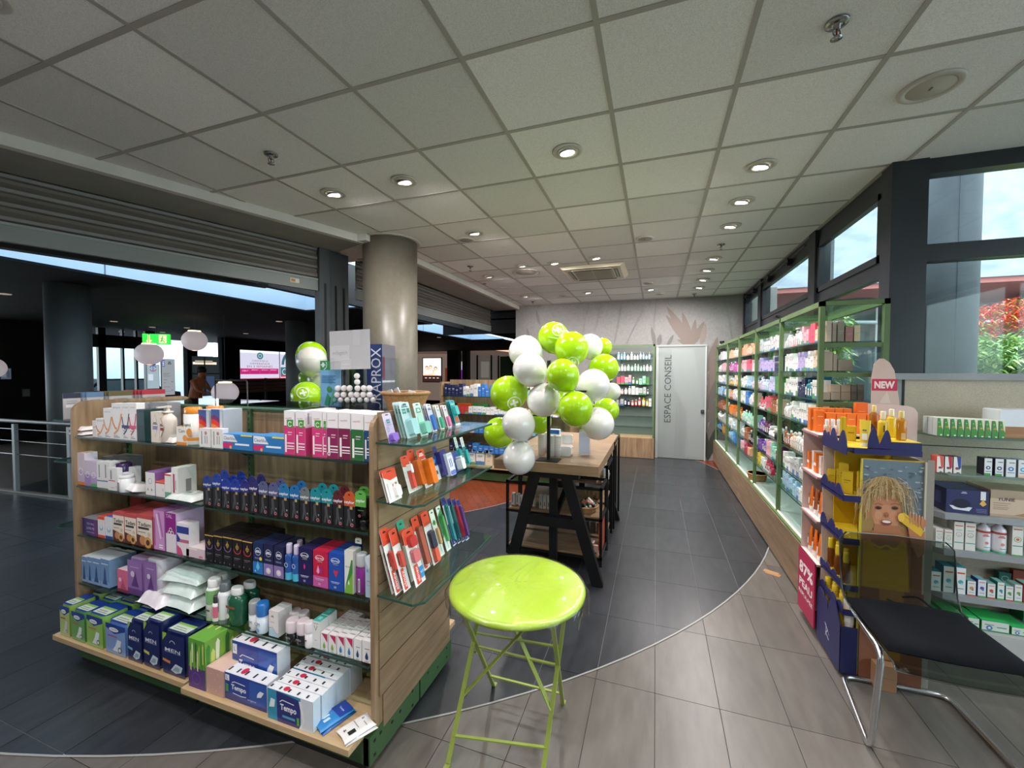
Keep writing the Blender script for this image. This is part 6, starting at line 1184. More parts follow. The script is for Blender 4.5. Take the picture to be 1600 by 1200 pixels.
mpn = nt.nodes.new('ShaderNodeMapping'); mpn.inputs['Scale'].default_value = (2.4, 1, 1); nt.links.new(tcn.outputs['Object'], mpn.inputs[0]); nt.links.new(mpn.outputs[0], n1.inputs['Vector']); nt.links.new(n1.outputs[0], bp.inputs['Height']); nt.links.new(bp.outputs[0], gl_.inputs['Normal'])
o = b.build('cling_film_cover', WRAP, tbn)

# ================================================================ DISPLAY TABLE ON TRESTLES + WHEELED RACK
dt = empty('display_table', 'long oak topped table on black A-shaped trestles', 'table', (-.81, 3.95, 0)); OD = Vector((.81, -3.95, 0))
def dp(b, nm, mt, par=None): 
    o = b.build(nm, mt, par or dt)
    if not par: o.location = OD
    return o
TZ = .937
dp(MB().box(-1.235, -.395, 3.09, 4.78, .862, TZ), 'tabletop', OAKD)
BLK = tex('black_steel', '#0f1012', '#17181a', rough=.45, spec=.3)
for y in (3.16, 4.66):
    g_ = dp(MB().bar((-1.13, y, .0), (-.90, y, .86), .085, .05).bar((-.40, y, .0), (-.66, y, .86), .085, .05), 'a_frame_leg', BLK)
    dp(MB().box(-1.02, -.52, y-.02, y+.02, .42, .50), 'cross_bar', BLK); dp(MB().box(-1.0, -.55, y-.04, y+.04, .815, .862), 'top_bar', BLK)
dp(MB().box(-.80, -.74, 3.2, 3.25, .02, .86), 'centre_post', BLK); dp(MB().box(-.80, -.74, 4.58, 4.63, .02, .86), 'centre_post', BLK)
dp(MB().bar((-.77, 3.3, .46), (-.77, 4.55, .78), .04, .04), 'diagonal_brace', BLK)
rk = empty('wheeled_rack', 'black framed rack with oak shelves under the display table', 'rack', (-.82, 3.75, 0))
RX0, RX1 = -1.235, -.40
def rkp(b, nm, mt, par=None):
    o = b.build(nm, mt, par or rk)
    if not par: o.location = (.82, -3.75, 0)
    return o
def frame(x0, x1, y0, y1, z0, z1, t=.022, f=rkp):
    for x in (x0, x1-t):
        for y in (y0, y1-t): f(MB().box(x, x+t, y, y+t, z0, z1), 'upright', BLK)
    for z in (z1-t,):
        f(MB().box(x0, x1, y0, y0+t, z, z+t).box(x0, x1, y1-t, y1, z, z+t).box(x0, x0+t, y0, y1, z, z+t).box(x1-t, x1, y0, y1, z, z+t), 'top_frame', BLK)
frame(RX0, RX1, 3.38, 3.74, .045, .695); frame(RX0, RX1+.005, 3.76, 4.2, .03, .80)
for z, d in ((.42, 3.74), (.10, 3.74)):
    rkp(MB().box(RX0, RX1, 3.38, d, z, z+.022), 'shelf_frame', BLK); rkp(MB().box(RX0+.02, RX1-.02, 3.385, d-.004, z+.022, z+.034), 'oak_shelf', OAKD)
for z in (.12, .44, .62): rkp(MB().box(RX0+.02, RX1-.02, 3.78, 4.18, z, z+.02), 'oak_shelf', OAKD)
for x in (RX0+.04, RX1-.04):
    for y in (3.42, 3.70): MB().tube([(x-.01, y, .025), (x+.01, y, .025)], .024, '#1a1a1a', 12).build('castor', SATM, rk).location = (.82, -3.75, 0)
frame(-.44, -.385, 4.3, 4.9, .03, .93)
# products on the rack
zz = .4545
for k in range(6): carton('slim white carton on the middle rack shelf, %s from the left' % ORD[k], (RX0+.05+.036*k, 3.42+.02*(k % 2), zz), .03, .04, .115-.008*(k % 3), '#c9c6c2', [('rect', .3, .3, .6, .9, '#7a7a7e'), ('rect', .1, 0, .9, .12, '#a8453c')], group='slim cartons on the rack', name='slim_carton')
for k in range(3): carton('slim pale tube box in the centre of the rack, %s' % ORD[k], (RX0+.30+.035*k, 3.44, zz), .028, .03, .12, '#bdb8b2', [('rect', .3, .2, .6, .5, '#8a4a4a')], group='tube boxes on the rack', name='slim_carton')
bk2 = basket('round wicker basket of small tubes on the rack shelf', (-.565, 3.52, zz), .11, .10, .05, flare=.75)
for k in range(9):
    a = rnd.uniform(-1.2, 1.2); c = ['#2f6a5c', '#d8735c', '#e6e2de'][k % 3]
    e = empty('cosmetic_tube', '%s small tube lying in the rack basket, number %s' % (['dark green', 'coral', 'white'][k % 3], ORD[k]), 'tube', (-.60+.012*k, 3.49+.02*(k % 3), zz+.05+.012*(k//3)), a, 'tubes in the rack basket'); e.rotation_euler = (0, .5, a)
    MB().lathe([(.012, -.05), (.013, .03)], 10, c, M=Matrix.Rotation(HP, 4, 'Y')).build('body', PLAS, e); MB().lathe([(.012, .03), (.012, .05)], 10, '#d8d4d0' if k % 3 < 2 else '#aaa', M=Matrix.Rotation(HP, 4, 'Y')).build('cap', PLAS, e)
for k in range(5): bottle('gold capped small bottle at the back of the rack, %s from left' % ORD[k], (-.62+.035*k, 3.86, .46), .014, .11-.01*(k % 2), '#8a6a3a', '#b8955a', group='gold capped bottles', sy=1, n=10)
for k in range(5): bottle('white bottle with a dark cap on the tall rack part, %s' % ORD[k], (-.60+.045*k, 3.92+.1*(k % 2), .64), .018, .12, '#cfd4d8', '#31506a', group='white rack bottles', n=10)
carton('tall brick red box on the low rack shelf by the aisle', (-.43, 3.50, .136), .03, .20, .26, '#a3402e', [('rect', .1, .1, .9, .3, '#8a3424')], side='#a8432f')
for k in range(2):
    e = empty('cream_jar', '%s pink lidded cream jar stacked on the low rack shelf' % ['lower', 'upper'][k], 'jar', (-.50, 3.42, .1345+.055*k)); MB().lathe([(.033, 0), (.034, .03)], 18, '#b98a80').build('body', PLAS, e); MB().lathe([(.036, .03), (.036, .05), (.03, .052)], 18, '#e0bdb4').build('lid', PLAS, e)
carton('small pale carton beside the cream jars', (-.452, 3.40, .1345), .03, .03, .075, '#c9a294', [('rect', .3, .1, .7, .3, '#6a3a34')])
for k in range(4): carton('small dark grey carton low at the back of the rack, %s' % ORD[k], (-.66+.06*k, 3.84, .142), .05, .06, .10, '#55524f', SM_, group='grey cartons low on the rack')
# on the table top
MB_ = None
for k, (px, yy, hgt) in enumerate([(846, 3.40, .20), (850, 3.50, .21), (862.5, 3.36, .19), (871, 3.36, .19)]):
    e = empty('stacked_paper_cups', '%s column of white paper cups on the display table' % ORD[k], 'paper cups', (xat(px, yy, TZ), yy, TZ+.001), 0, 'paper cup stacks'); b = MB()
    for q in range(9): b.lathe([(.026, q*.014), (.031, q*.014+.06), (.033, q*.014+.062)], 16, '#e3e0dc')
    b.build('cups', CARD, e)
for k, (px, yy, rx, top_) in enumerate([(882, 3.42, .0, '#2f6ac0'), ]):
    carton('small blue and white box behind the cups on the display table', (xat(866, 3.6, TZ), 3.6, TZ), .09, .06, .19, '#dfe6ee', [('rect', 0, .8, 1, 1, '#2a62b4')])
e = empty('open_white_case', 'open hinged white plastic case on the display table', 'case', (xat(884, 3.45, TZ), 3.45, TZ+.001))
MB().box(-.055, .055, -.05, .05, 0, .08, '#dcdcda', ch=.012).build('body', PLAS, e); MB().box(-.05, .05, .05, .07, .085, .17, '#e2e2e0', ch=.014).box(-.04, .04, .046, .05, .095, .16, '#cfd2d2').build('lid', PLAS, e)
p = onz(916, 712, TZ); e = empty('acrylic_card_holder', 'clear leaning card holder on the display table', 'card holder', (xat(913, 3.5, TZ), 3.5, TZ+.001), .2); MB().prism([(0, 0), (.06, .0), (.0025, .21), (0, .21)], 'x', -.05, .05).build('holder', CLEAR, e)
b = MB(); b.box(-.045, .045, .004, .005, .01, .2, '#cfd6f0'); e2 = b.build('card', CARD, e); e2.rotation_euler = (-.1, 0, 0)
carton('thin clear box at the left edge of the display table', (xat(834, 3.7, TZ), 3.7, TZ), .08, .12, .15, '#b9c0c0', SM_, mat=CLEAR)
# ================================================================ BALLOONS
BG, BWH = '#a6d60a', '#e4e4e0'
def balloon(px, py, rp, colr, label, dep=None, R_=.14, logo=None, tail=(0, -1), asp=1.1, group='pole balloons'):
    d = dep if dep else R_*F_/rp; R_ = rp*d/F_; p = atd(px, py, d)
    e = empty('balloon', label, 'balloon', tuple(p), 0, group)
    v = (EYEV-p).normalized(); T = (RT*tail[0]+UP*tail[1]).normalized()
    zax = -T; xax = zax.cross(v).normalized(); yax = zax.cross(xax)
    e.matrix_world = Matrix.Translation(p) @ Matrix((xax, yax, zax)).transposed().to_4x4()
    pr = []
    for i in range(1, 19):
        a = math.pi*i/18; zz = -math.cos(a); r = math.sin(a)
        if i < 18: pr.append((R_*r*(1 if zz > 0 else 1-.06*zz*zz), R_*zz*(asp if zz < 0 else 1.0)))
    pr = [(R_*.07, -R_*asp*1.04)]+pr; pr.append((R_*.001, R_))
    MB().lathe(pr, 28, colr).build('skin', LATEX if colr == BG else LATEXW, e)
    MB().lathe([(R_*.12, -R_*asp*1.13), (R_*.09, -R_*asp*1.10), (R_*.05, -R_*asp*1.05), (R_*.08, -R_*asp*1.02)], 10, '#7fae10' if colr == BG else '#cfcfca').build('knot', LATEX, e)
    if logo:
        b = MB(); u0, v0 = logo
        def S(u, w): # direction offsets in view plane
            q = (RT*u+UP*w); n = (q+(EYEV-p).normalized()*math.sqrt(max(.02, 1-q.length_squared))).normalized(); L = e.matrix_world.inverted().to_3x3() @ n
            k = 1.03*R_; return Vector((L.x*k*(1.0), L.y*k, L.z*k*(asp if L.z < 0 else 1)))
        n = 24
        for i in range(n):
            a0, a1 = 2*math.pi*i/n, 2*math.pi*(i+1)/n
            b.face([S(u0+r*math.cos(a), v0+r*math.sin(a)) for r, a in ((.30, a0), (.34, a0), (.34, a1), (.30, a1))], '#f2f6e6')
        for rot_ in (.35,):
            for (x0, x1, y0, y1) in ((-.2, .2, -.055, .055), (-.055, .055, .055, .2), (-.055, .055, -.2, -.055)):
                b.face([S(u0+x*math.cos(rot_)-y*math.sin(rot_), v0+x*math.sin(rot_)+y*math.cos(rot_)) for x, y in ((x0, y0), (x1, y0), (x1, y1), (x0, y1))], '#f2f6e6')
        for i in range(12):
            x0 = -.5+i*.085; b.face([S(u0+x-.1, v0-.5-.16*x+y) for x, y in ((x0, 0), (x0+.055, 0), (x0+.055, .07), (x0, .07))], '#d5e8a0')
        b.build('printed_emblem', CARD, e)
    return e
LATEXW = vcol('pearl_latex', .2, coat=.5, sub=.3, noise=.02)
BAL = [(922, 541, 20, 'w', 'pale balloon half hidden at the top right of the cluster', 3.75, None, (.3, -1)), (942, 542, 14.5, 'g', 'small looking green balloon at the far upper right', 3.9, None, (.2, -1)),
 (865, 527, 25, 'g', 'green balloon at the very top with printed emblem', 3.55, (.25, .42), (.2, -1)), (893, 544, 27, 'g', 'green balloon just right of the top one', 3.4, (.1, -.78), (-.2, -1)),
 (821, 550, 27, 'w', 'white balloon at the upper left edge of the cluster', 3.5, None, (.8, -.6)), (827.5, 577, 27.3, 'w', 'white balloon in front at the upper left', 3.22, None, (.3, -.3)),
 (944, 575, 23, 'g', 'green balloon at the right edge, upper', 3.65, None, (-.9, -.2)), (956, 612, 14.5, 'w', 'small looking white balloon at the right edge', 3.75, None, (-1, 0)),
 (927, 602, 26.5, 'w', 'large white balloon right of the centre', 3.3, None, (-.5, -.2)), (873, 628, 22, 'g', 'green balloon mostly hidden behind the centre', 3.6, None, (0, 1)),
 (794, 615, 29, 'g', 'green balloon at the left edge with printed emblem', 3.35, (.3, -.5), (.9, .2)), (849, 626, 26.5, 'w', 'translucent white balloon left of the centre', 3.2, None, (.3, .6)),
 (948, 641, 19.5, 'g', 'green balloon at the lower right, partly hidden', 3.55, None, (-.8, .3)), (879, 586, 26.5, 'g', 'bright green balloon facing the camera at the centre', 3.05, None, (.1, -.15)),
 (899, 638, 28, 'g', 'bright green balloon in front at the lower centre', 3.0, None, (.1, -.35)), (933.5, 662, 26.5, 'w', 'white balloon at the lower right above the table', 3.35, None, (-.8, .5)),
 (842, 659, 20, 'g', 'green balloon peeking out beneath the centre left', 3.5, None, (.5, .8)), (780, 676, 25, 'g', 'green balloon at the lower left edge', 3.4, None, (.9, .3)),
 (810, 662, 26.8, 'w', 'white balloon in front at the lower left', 3.15, None, (.2, -.4)), (811, 716, 26.3, 'w', 'lowest white balloon, hanging at the table edge', 3.2, None, (.1, 1))]
for px, py, rp, c, lab, dep, lg, tl in BAL: balloon(px, py, rp*.97, BG if c == 'g' else BWH, lab, dep, .14, lg, tl)
bp_ = empty('balloon_pole', 'black pole carrying the balloons, standing on the display table', 'stand', (xat(857, 3.2, TZ), 3.2, TZ))
MB().box(-.012, .012, -.012, .012, 0, .80, '#121214').box(-.09, .09, -.07, .07, 0, .006, '#121214').build('pole', BLK, bp_)
MB().box(-.01, .30, -.006, .006, .55, .565, '#121214').build('arm', BLK, bp_); MB().box(-.2, .01, -.006, .006, .35, .362, '#121214').build('arm', BLK, bp_)
for px, py, rp, c, lab, dep, lg, tl in [(486.5, 556, 22.5, 'g', 'green balloon behind the near unit, highest', 4.2, None, (0, -1)), (487, 564, 22.5, 'w', 'greyish white balloon behind the near unit, in front of a green one', 4.0, None, (0, -1)), (484, 590, 16, 'g', 'green balloon behind the near unit in the middle', 4.2, None, (-.5, -1)), (502, 593, 20.5, 'w', 'white balloon behind the near unit beside the leaflet', 4.15, None, (0, -1)), (479, 619, 23, 'g', 'lowest green balloon behind the near unit with printed emblem', 3.95, (-.18, .2), (0, -1)), (511, 533, 12, 'w', 'white balloon cut off by the shutter post', 5.1, None, (0, -1))]:
    balloon(px, py, rp, BG if c == 'g' else '#d8d6cc', lab, dep, .14, lg, tl, group='balloons behind the near unit')
p = atd(486, 620, 4.25); st2 = empty('balloon_stand', 'thin stand for the balloons behind the near unit', 'stand', (p.x, p.y, 0)); MB().tube([(0, 0, 0), (0, 0, 1.75)], .008, '#202022').lathe([(.14, 0), (.14, .012), (.02, .02)], 20, '#202022').build('pole', SATM, st2)
# ================================================================ GENERIC STOCK FOR SHELVES
PAL = {'white': '#e6e4e1', 'pink': '#e3a9b4', 'beige': '#dcc6ae', 'lilac': '#b8a8d6', 'teal': '#1f7f88', 'clear grey': '#b9c2c4', 'brown': '#9a5a34', 'orange': '#ec7a20', 'pale blue': '#a9cbe2', 'navy': '#222a52', 'lavender': '#c3c0e6',
       'rose': '#d8546c', 'black': '#1c1a20', 'purple': '#6a3f9a', 'mint': '#9ed0b8', 'yellow': '#dcc23a', 'crimson': '#b02348', 'salmon': '#e29a78', 'magenta': '#b03a9a', 'gold': '#b98d4a', 'light grey': '#c4c4c4', 'blue': '#3a7ac4', 'light blue': '#7ab8dc', 'red': '#c83a34', 'green': '#4f8f4a', 'peach': '#e8a57c', 'plum': '#5a2a4a', 'amber': '#c8741e'}
MC = {}
def stock(kind, cn, w_, h, d, seed):
    k = (kind, cn, round(w_, 3), round(h, 2), seed % 3)
    if k in MC: return MC[k]
    c = PAL[cn]; dark = cn in ('navy', 'black', 'teal', 'purple', 'plum', 'brown', 'crimson', 'magenta', 'blue'); ink = '#d8d8dc' if dark else '#6b6b72'; acc = ['#c8506a', '#4a7ab0', '#5a9a6a'][seed % 3]
    b = MB()
    if kind == 'carton':
        b.box(-w_/2, w_/2, 0, d, 0, h, c); f = Fc(b, (-w_/2, 0, 0), (w_, 0, 0), (0, 0, h)); f.rect(.2, .62, .8, .67, ink); f.rect(.25, .54, .7, .56, ink)
        if seed % 3: f.rect(0, 0, 1, .16+.1*(seed % 2), acc if not dark else c)
        f.rect(.3, .28, .6, .30, ink)
    elif kind == 'bottle':
        r = w_/2*.92; D = d/2
        b.lathe([(r*.92, 0), (r, .004), (r, h*.66), (r*.8, h*.74), (r*.36, h*.78), (r*.36, h*.80)], 12, c, at=(0, r, 0)); b.lathe([(r*.42, h*.79), (r*.42, h*.98), (r*.3, h)], 10, '#e8e6e4' if seed % 2 else c, at=(0, r, 0))
        f = Fc(b, (-r*.6, -.0008, h*.15), (r*1.2, 0, 0), (0, 0, h*.45)); f.rect(0, 0, 1, 1, '#e9e7e4' if dark else '#f2f0ee'); f.rect(.2, .6, .8, .7, ink if not dark else '#55555a')
    elif kind == 'pump':
        r = w_/2*.95
        b.lathe([(r, 0), (r, h*.62), (r*.7, h*.70), (r*.35, h*.72), (r*.35, h*.84), (r*.12, h*.85), (r*.12, h*.95)], 12, c, at=(0, r, 0)); b.box(-.006, .006, r-.03, r+.01, h*.94, h, c if dark else '#e8e6e4')
        f = Fc(b, (-r*.6, -.0008, h*.12), (r*1.2, 0, 0), (0, 0, h*.4)); f.rect(0, 0, 1, 1, '#efeeec'); f.rect(.2, .6, .8, .7, '#77777c')
    elif kind == 'tube':
        n = 10; vs = []
        for j, (z, rx, ry) in enumerate([(0, .42, .42), (h*.16, .42, .42), (h*.16, .48, .44), (h*.55, .5, .32), (h, .52, .03)]):
            for i in range(n): a = 2*math.pi*i/n; vs.append((w_*rx*math.cos(a), w_*.45+w_*ry*math.sin(a), z))
        for j in range(4): b.add([vs[j*n+i] for i in range(n)]+[vs[(j+1)*n+i] for i in range(n)], [(i, (i+1) % n, n+(i+1) % n, n+i) for i in range(n)], '#e6e4e2' if j == 0 else c, True)
        f = Fc(b, (-w_*.25, w_*.0, h*.25), (w_*.5, 0, 0), (0, w_*.05, h*.5)); f.rect(0, 0, 1, .5, '#efedea'); f.rect(.1, .7, .9, .8, ink)
    elif kind == 'jar':
        r = w_/2*.95; b.lathe([(r*.9, 0), (r, .006), (r, h*.6)], 14, c, at=(0, r, 0)); b.lathe([(r*1.03, h*.58), (r*1.03, h*.97), (r*.95, h)], 14, '#e9e7e5' if dark or seed % 2 else '#c9c6c2', at=(0, r, 0))
    me = b.mesh(kind); me.materials.append(PLAS if kind in ('bottle', 'pump', 'jar', 'tube') else CARD); MC[k] = me; return me
NMK = {'carton': 'box', 'bottle': 'bottle', 'pump': 'pump bottle', 'tube': 'tube', 'jar': 'jar'}
def fill(spec, pos, axis, length, rz, where, hmax, group, wmin=.035, wmax=.06, seed=1, depth=.09, nback=0, dens=.94, nm_='small_box'):
    """spec: [(colour, kind), ...] ; pos: start point (leftmost seen from the viewer); axis: unit vector to the right"""
    R = random.Random(seed); s = 0; k = 0; P = Vector(pos); A = Vector(axis); cnt = 0
    runs = []; 
    while s < length-.03:
        cn, kind = spec[min(len(spec)-1, int(len(spec)*s/length))]; w_ = R.uniform(wmin, wmax)
        w_ = round(w_*20*2)/40 if False else [wmin, (wmin+wmax)/2, wmax][R.randrange(3)]
        h = hmax*[.62, .74, .86, .95][R.randrange(4)]*(.7 if kind == 'jar' else 1)
        if s+w_ > length: break
        me = stock(kind, cn, w_*.95, h, depth, R.randrange(6)); p = P+A*(s+w_/2)
        o = link({'pump': 'pump_bottle', 'carton': nm_}.get(kind, kind), me, CARD, None, (p.x, p.y, p.z+.0006), rz)
        tag(o, '%s %s, %s from the left, %s' % (cn, NMK[kind], ORD[min(cnt, 34)], where), NMK[kind], group); s += w_/dens; cnt += 1
    return cnt
# ================================================================ GREEN WALL UNIT (x = 1.04 .. 1.42)
WX0, WX1 = 1.04, 1.42; WYS = [3.33, 4.27, 5.22, 6.2, 7.15, 8.36]; WTOP = 2.125
wu = empty('wall_shelving', 'long green framed glass shelving along the side windows', 'shelving', (1.23, 5.85, 0)); OW = Vector((-1.23, -5.85, 0))
WG = tex('sage_green_steel', '#50683f', '#5a7248', rough=.45)
def wp(b, nm, mt, par=None):
    o = b.build(nm, mt, par or wu)
    if not par: o.location = OW
    return o
def wpd(z): return z
for y in WYS:
    for x in (WX0, WX1-.03): wp(MB().box(x, x+.03, y-.016, y+.016, .40, WTOP), 'upright', WG)
for x in (WX0, WX1-.03): wp(MB().box(x, x+.03, WYS[0]-.016, WYS[-1]+.016, WTOP-.035, WTOP), 'top_rail', WG)
for y in WYS: wp(MB().box(WX0, WX1, y-.014, y+.014, WTOP-.03, WTOP-.002), 'cross_rail', WG)
wp(MB().box(WX0+.005, WX1-.005, WYS[0], WYS[-1], WTOP-.004, WTOP+.004, '#9aa79a'), 'glass_top', SHELFG)
WZ = [1.855, 1.657, 1.458, 1.26, 1.02, .815, .64]
wp(MB().box(1.015, 1.45, 3.30, 8.38, .02, .385), 'oak_base', OAKY); wp(MB().box(1.03, 1.44, 3.31, 8.37, 0, .02, '#111'), 'base_gap', MATT)
wp(MB().box(1.02, 1.44, 3.30, 8.38, .385, .40), 'green_base_rail', WG); wp(MB().box(1.045, 1.055, 3.35, 8.34, .40, .408), 'light_strip', STRIP); wp(MB().box(1.40, 1.41, 3.35, 8.34, .40, .408), 'light_strip', STRIP)
wp(MB().box(1.055, 1.40, 3.35, 8.34, .4, .404, '#aab6ae'), 'tray_bottom', PLAS)
for k in range(5):
    y0, y1 = WYS[k]+.02, WYS[k+1]-.02
    for z in WZ:
        s = wp(MB().box(WX0+.01, WX1-.005, y0, y1, z-.008, z), 'glass_shelf', SHELFG); MB().box(WX0+.007, WX0+.01, y0, y1, z-.009, z+.0005, '#1f3f33').build('shelf_edge', SATM, s)
for z in WZ[:4]: wp(MB().box(WX0+.03, WX1-.03, WYS[0]-.012, WYS[0]+.012, z-.04, z-.012), 'end_rail', WG)
for k in range(5): wp(MB().box(WX1-.006, WX1, WYS[k]+.02, WYS[k+1]-.02, .42, WTOP-.04), 'glass_back', GLASS)
BAYN = ['nearest wall bay', 'second wall bay', 'third wall bay', 'fourth wall bay', 'farthest wall bay']
c_, bt, pm, tu, ja = 'carton', 'bottle', 'pump', 'tube', 'jar'
STK = [[[('clear grey', bt), ('pink', bt), ('white', pm), ('pink', c_), ('rose', c_), ('beige', c_)], [('white', c_), ('white', c_), ('lilac', c_), ('white', c_), ('beige', c_)], [('white', c_), ('white', c_), ('navy', c_), ('teal', bt), ('white', c_)], [('white', bt), ('white', c_), ('white', c_), ('beige', c_)], [('brown', bt), ('beige', bt), ('white', bt), ('white', c_), ('orange', tu)], [('white', c_), ('light grey', c_), ('white', bt), ('green', bt)], [('pale blue', c_), ('pale blue', c_), ('white', c_)]],
 [[('clear grey', c_), ('clear grey', bt), ('light grey', c_), ('white', c_)], [('lilac', c_), ('lilac', c_), ('navy', c_)], [('lavender', bt), ('pale blue', bt), ('lavender', c_), ('green', c_)], [('rose', tu), ('rose', bt), ('rose', c_), ('brown', c_), ('beige', c_)], [('purple', bt), ('plum', pm), ('white', ja), ('black', ja)], [('purple', c_), ('purple', bt), ('pink', c_), ('mint', c_), ('plum', c_)], [('yellow', c_), ('white', c_), ('crimson', tu), ('crimson', bt)]],
 [[('salmon', c_), ('salmon', bt), ('peach', c_)], [('pink', c_), ('rose', c_), ('light grey', c_)], [('white', c_), ('pale blue', c_), ('pink', bt)], [('white', c_), ('blue', c_), ('white', bt), ('beige', c_)], [('mint', bt), ('mint', tu), ('mint', c_)], [('light grey', bt), ('brown', c_), ('black', bt), ('white', bt)], [('pink', c_), ('crimson', c_), ('peach', c_)]],
 [[('salmon', c_), ('beige', bt), ('red', bt)], [('magenta', bt), ('magenta', c_), ('pink', c_)], [('gold', ja), ('beige', c_), ('gold', ja)], [('orange', bt), ('white', bt), ('white', c_)], [('orange', c_), ('amber', c_), ('orange', bt)], [('white', c_), ('pale blue', bt), ('light grey', c_)], [('light blue', bt), ('light blue', c_), ('blue', c_)]],
 [[('light grey', c_), ('white', c_)], [('white', bt), ('pink', c_), ('magenta', bt)], [('white', c_), ('light grey', c_)], [('pale blue', c_), ('blue', bt), ('white', c_)], [('brown', c_), ('brown', bt)], [('white', bt), ('light grey', c_)], [('blue', bt), ('black', bt), ('gold', c_)]]]
for bi in range(5):
    y0, y1 = WYS[bi]+.05, WYS[bi+1]-.04
    for si, z in enumerate(WZ):
        hs = ([2.09]+WZ)[si]-z-.03; wm = [.045, .052, .06, .07, .09][bi]
        fill(STK[bi][si], (WX0+.035, y1, z), (0, -1, 0), (y1-y0)*(.97 if si < 6 else .7), -HP, '%s shelf of the %s' % (ORD[si], BAYN[bi]), min(hs, .155), 'stock in the green wall shelving', wm*.85, wm*1.25, bi*10+si, .08, nm_='cosmetic_box')
# things seen through the open end of the unit
def endbox(label, px0, px1, pt, z, c, Y=3.40, d=.1, ops=None, side=None):
    x0, x1 = xat(px0, Y, z), xat(px1, Y, z); carton(label, ((x0+x1)/2, Y, z), x1-x0-.002, d, zat(pt, (x0+x1)/2, Y)-z, c, ops or SM_, group='cartons at the open end of the wall shelving', side=side or c)
endbox('tall grey white carton at the open shelving end, top shelf left', 1291, 1299, 501, WZ[0], '#b3a898'); endbox('brown grey carton at the open shelving end, second on top shelf', 1300, 1307, 504, WZ[0], '#8d8375')
endbox('brown grey carton at the open shelving end, third on top shelf', 1308, 1319, 502, WZ[0], '#877d70'); endbox('dusty pink carton at the open shelving end, top shelf', 1320.5, 1333, 510, WZ[0], '#a3706c'); endbox('cream and grey carton at the open shelving end, top shelf right', 1334, 1344, 508, WZ[0], '#c9b898', side='#77726a')
for k, (a, c, t) in enumerate([(1286, 1301, 549.5), (1301.5, 1308, 553), (1309, 1332, 562)]): endbox('brown cream carton at the open shelving end, second shelf, %s' % ORD[k], a, c, t, WZ[1], '#9d9080')
endbox('blue carton at the open shelving end, standing behind, third shelf', 1285, 1299, 588, WZ[2], '#2d86c0', Y=3.55)
for k, (a, c) in enumerate([(1285, 1297), (1297.5, 1313), (1313.5, 1329), (1329.5, 1339), (1339.5, 1350)]):
    endbox('low beige carton at the open shelving end, third shelf, %s lower' % ORD[k], a, c, 613, WZ[2], '#a89684' if k < 3 else '#75706b')
    if k: 
        z2 = zat(613, xat((a+c)/2, 3.4, 1.5), 3.4)+.001; endbox('low beige carton at the open shelving end, third shelf, %s upper' % ORD[k], a, c, 601, z2, '#b3a190' if k < 3 else '#7b7671')
basket('small square looking wicker basket on the wall shelving base', (1.12, 5.4, .406), .10, .12, .075, flare=.85, colr='#b08a54')
MB().lathe([(.03, 0), (.032, .02), (.001, .03)], 16, '#e4e4e4').build('camera_base', PLAS, None, (1.10, 8.2, WTOP+.004)); cb = [o for o in C.objects if o.name == 'camera_base'][0]; cb.name = 'security_camera'; tag(cb, 'small black and white camera on top of the far shelving end', 'camera')
MB().tube([(-.02, -.02, .05), (.03, -.05, .05)], .028, '#141414', 12).build('lens_barrel', PLAS, cb)

# ================================================================ FAR GLASS CABINET BESIDE THE DOOR
FYC = 8.18
fc_ = empty('glass_cabinet', 'green framed glass cabinet on an oak base left of the door', 'cabinet', (-.5, 8.3, 0)); OF = Vector((.5, -8.3, 0))
def fq(b, nm, mt): o = b.build(nm, mt, fc_); o.location = OF; return o
CX0, CX1 = -1.02, -.02
fq(MB().box(CX0, CX1, FYC, 8.40, .01, .39), 'oak_base', OAKV); fq(MB().box(CX0, CX1, FYC+.01, 8.40, .39, .43), 'base_board', OAKL)
for x in (CX0, CX1-.03): fq(MB().box(x, x+.03, FYC, FYC+.03, .40, 2.17), 'upright', WG)
fq(MB().box(CX0, CX1, FYC, FYC+.03, 2.135, 2.17), 'top_rail', WG); fq(MB().box(CX0, CX1, 8.37, 8.40, .4, 2.15, '#6d7370'), 'back_panel', MATT)
FZ = [zat(v, -.3, FYC) for v in (562, 580, 601, 617, 635, 651.5, 668)]
for z in FZ: fq(MB().box(CX0+.03, CX1-.03, FYC+.02, 8.37, z-.008, z), 'glass_shelf', SHELFG)
fq(MB().box(CX0+.03, CX1-.03, FYC+.008, FYC+.012, .43, 2.13), 'glass_front', glass('cabinet_glass', (.97, .98, .97), .5)); fq(MB().tube([(-.66, FYC-.03, .95), (-.66, FYC-.03, 1.3)], .012, '#1a1a1a'), 'door_handle', SATM)
FS = [[('light blue', bt), ('white', bt), ('white', bt), ('pale blue', pm), ('pale blue', pm)], [('white', bt), ('mint', bt), ('mint', bt), ('white', bt)], [('rose', c_), ('pink', c_), ('green', bt), ('mint', c_), ('green', c_)], [('pink', bt), ('white', bt), ('white', c_), ('light grey', c_), ('navy', bt)], [('light grey', c_), ('navy', bt), ('red', bt), ('red', bt), ('yellow', bt), ('white', c_)]]
for k, s_ in enumerate(FS): fill(s_, (-.72, FYC+.06, FZ[k]), (1, 0, 0), .66, 0, '%s shelf of the glass cabinet' % ORD[k], [.16, .15, .19, .17, .17][k], 'stock in the glass cabinet', .05, .07, 70+k, .07)
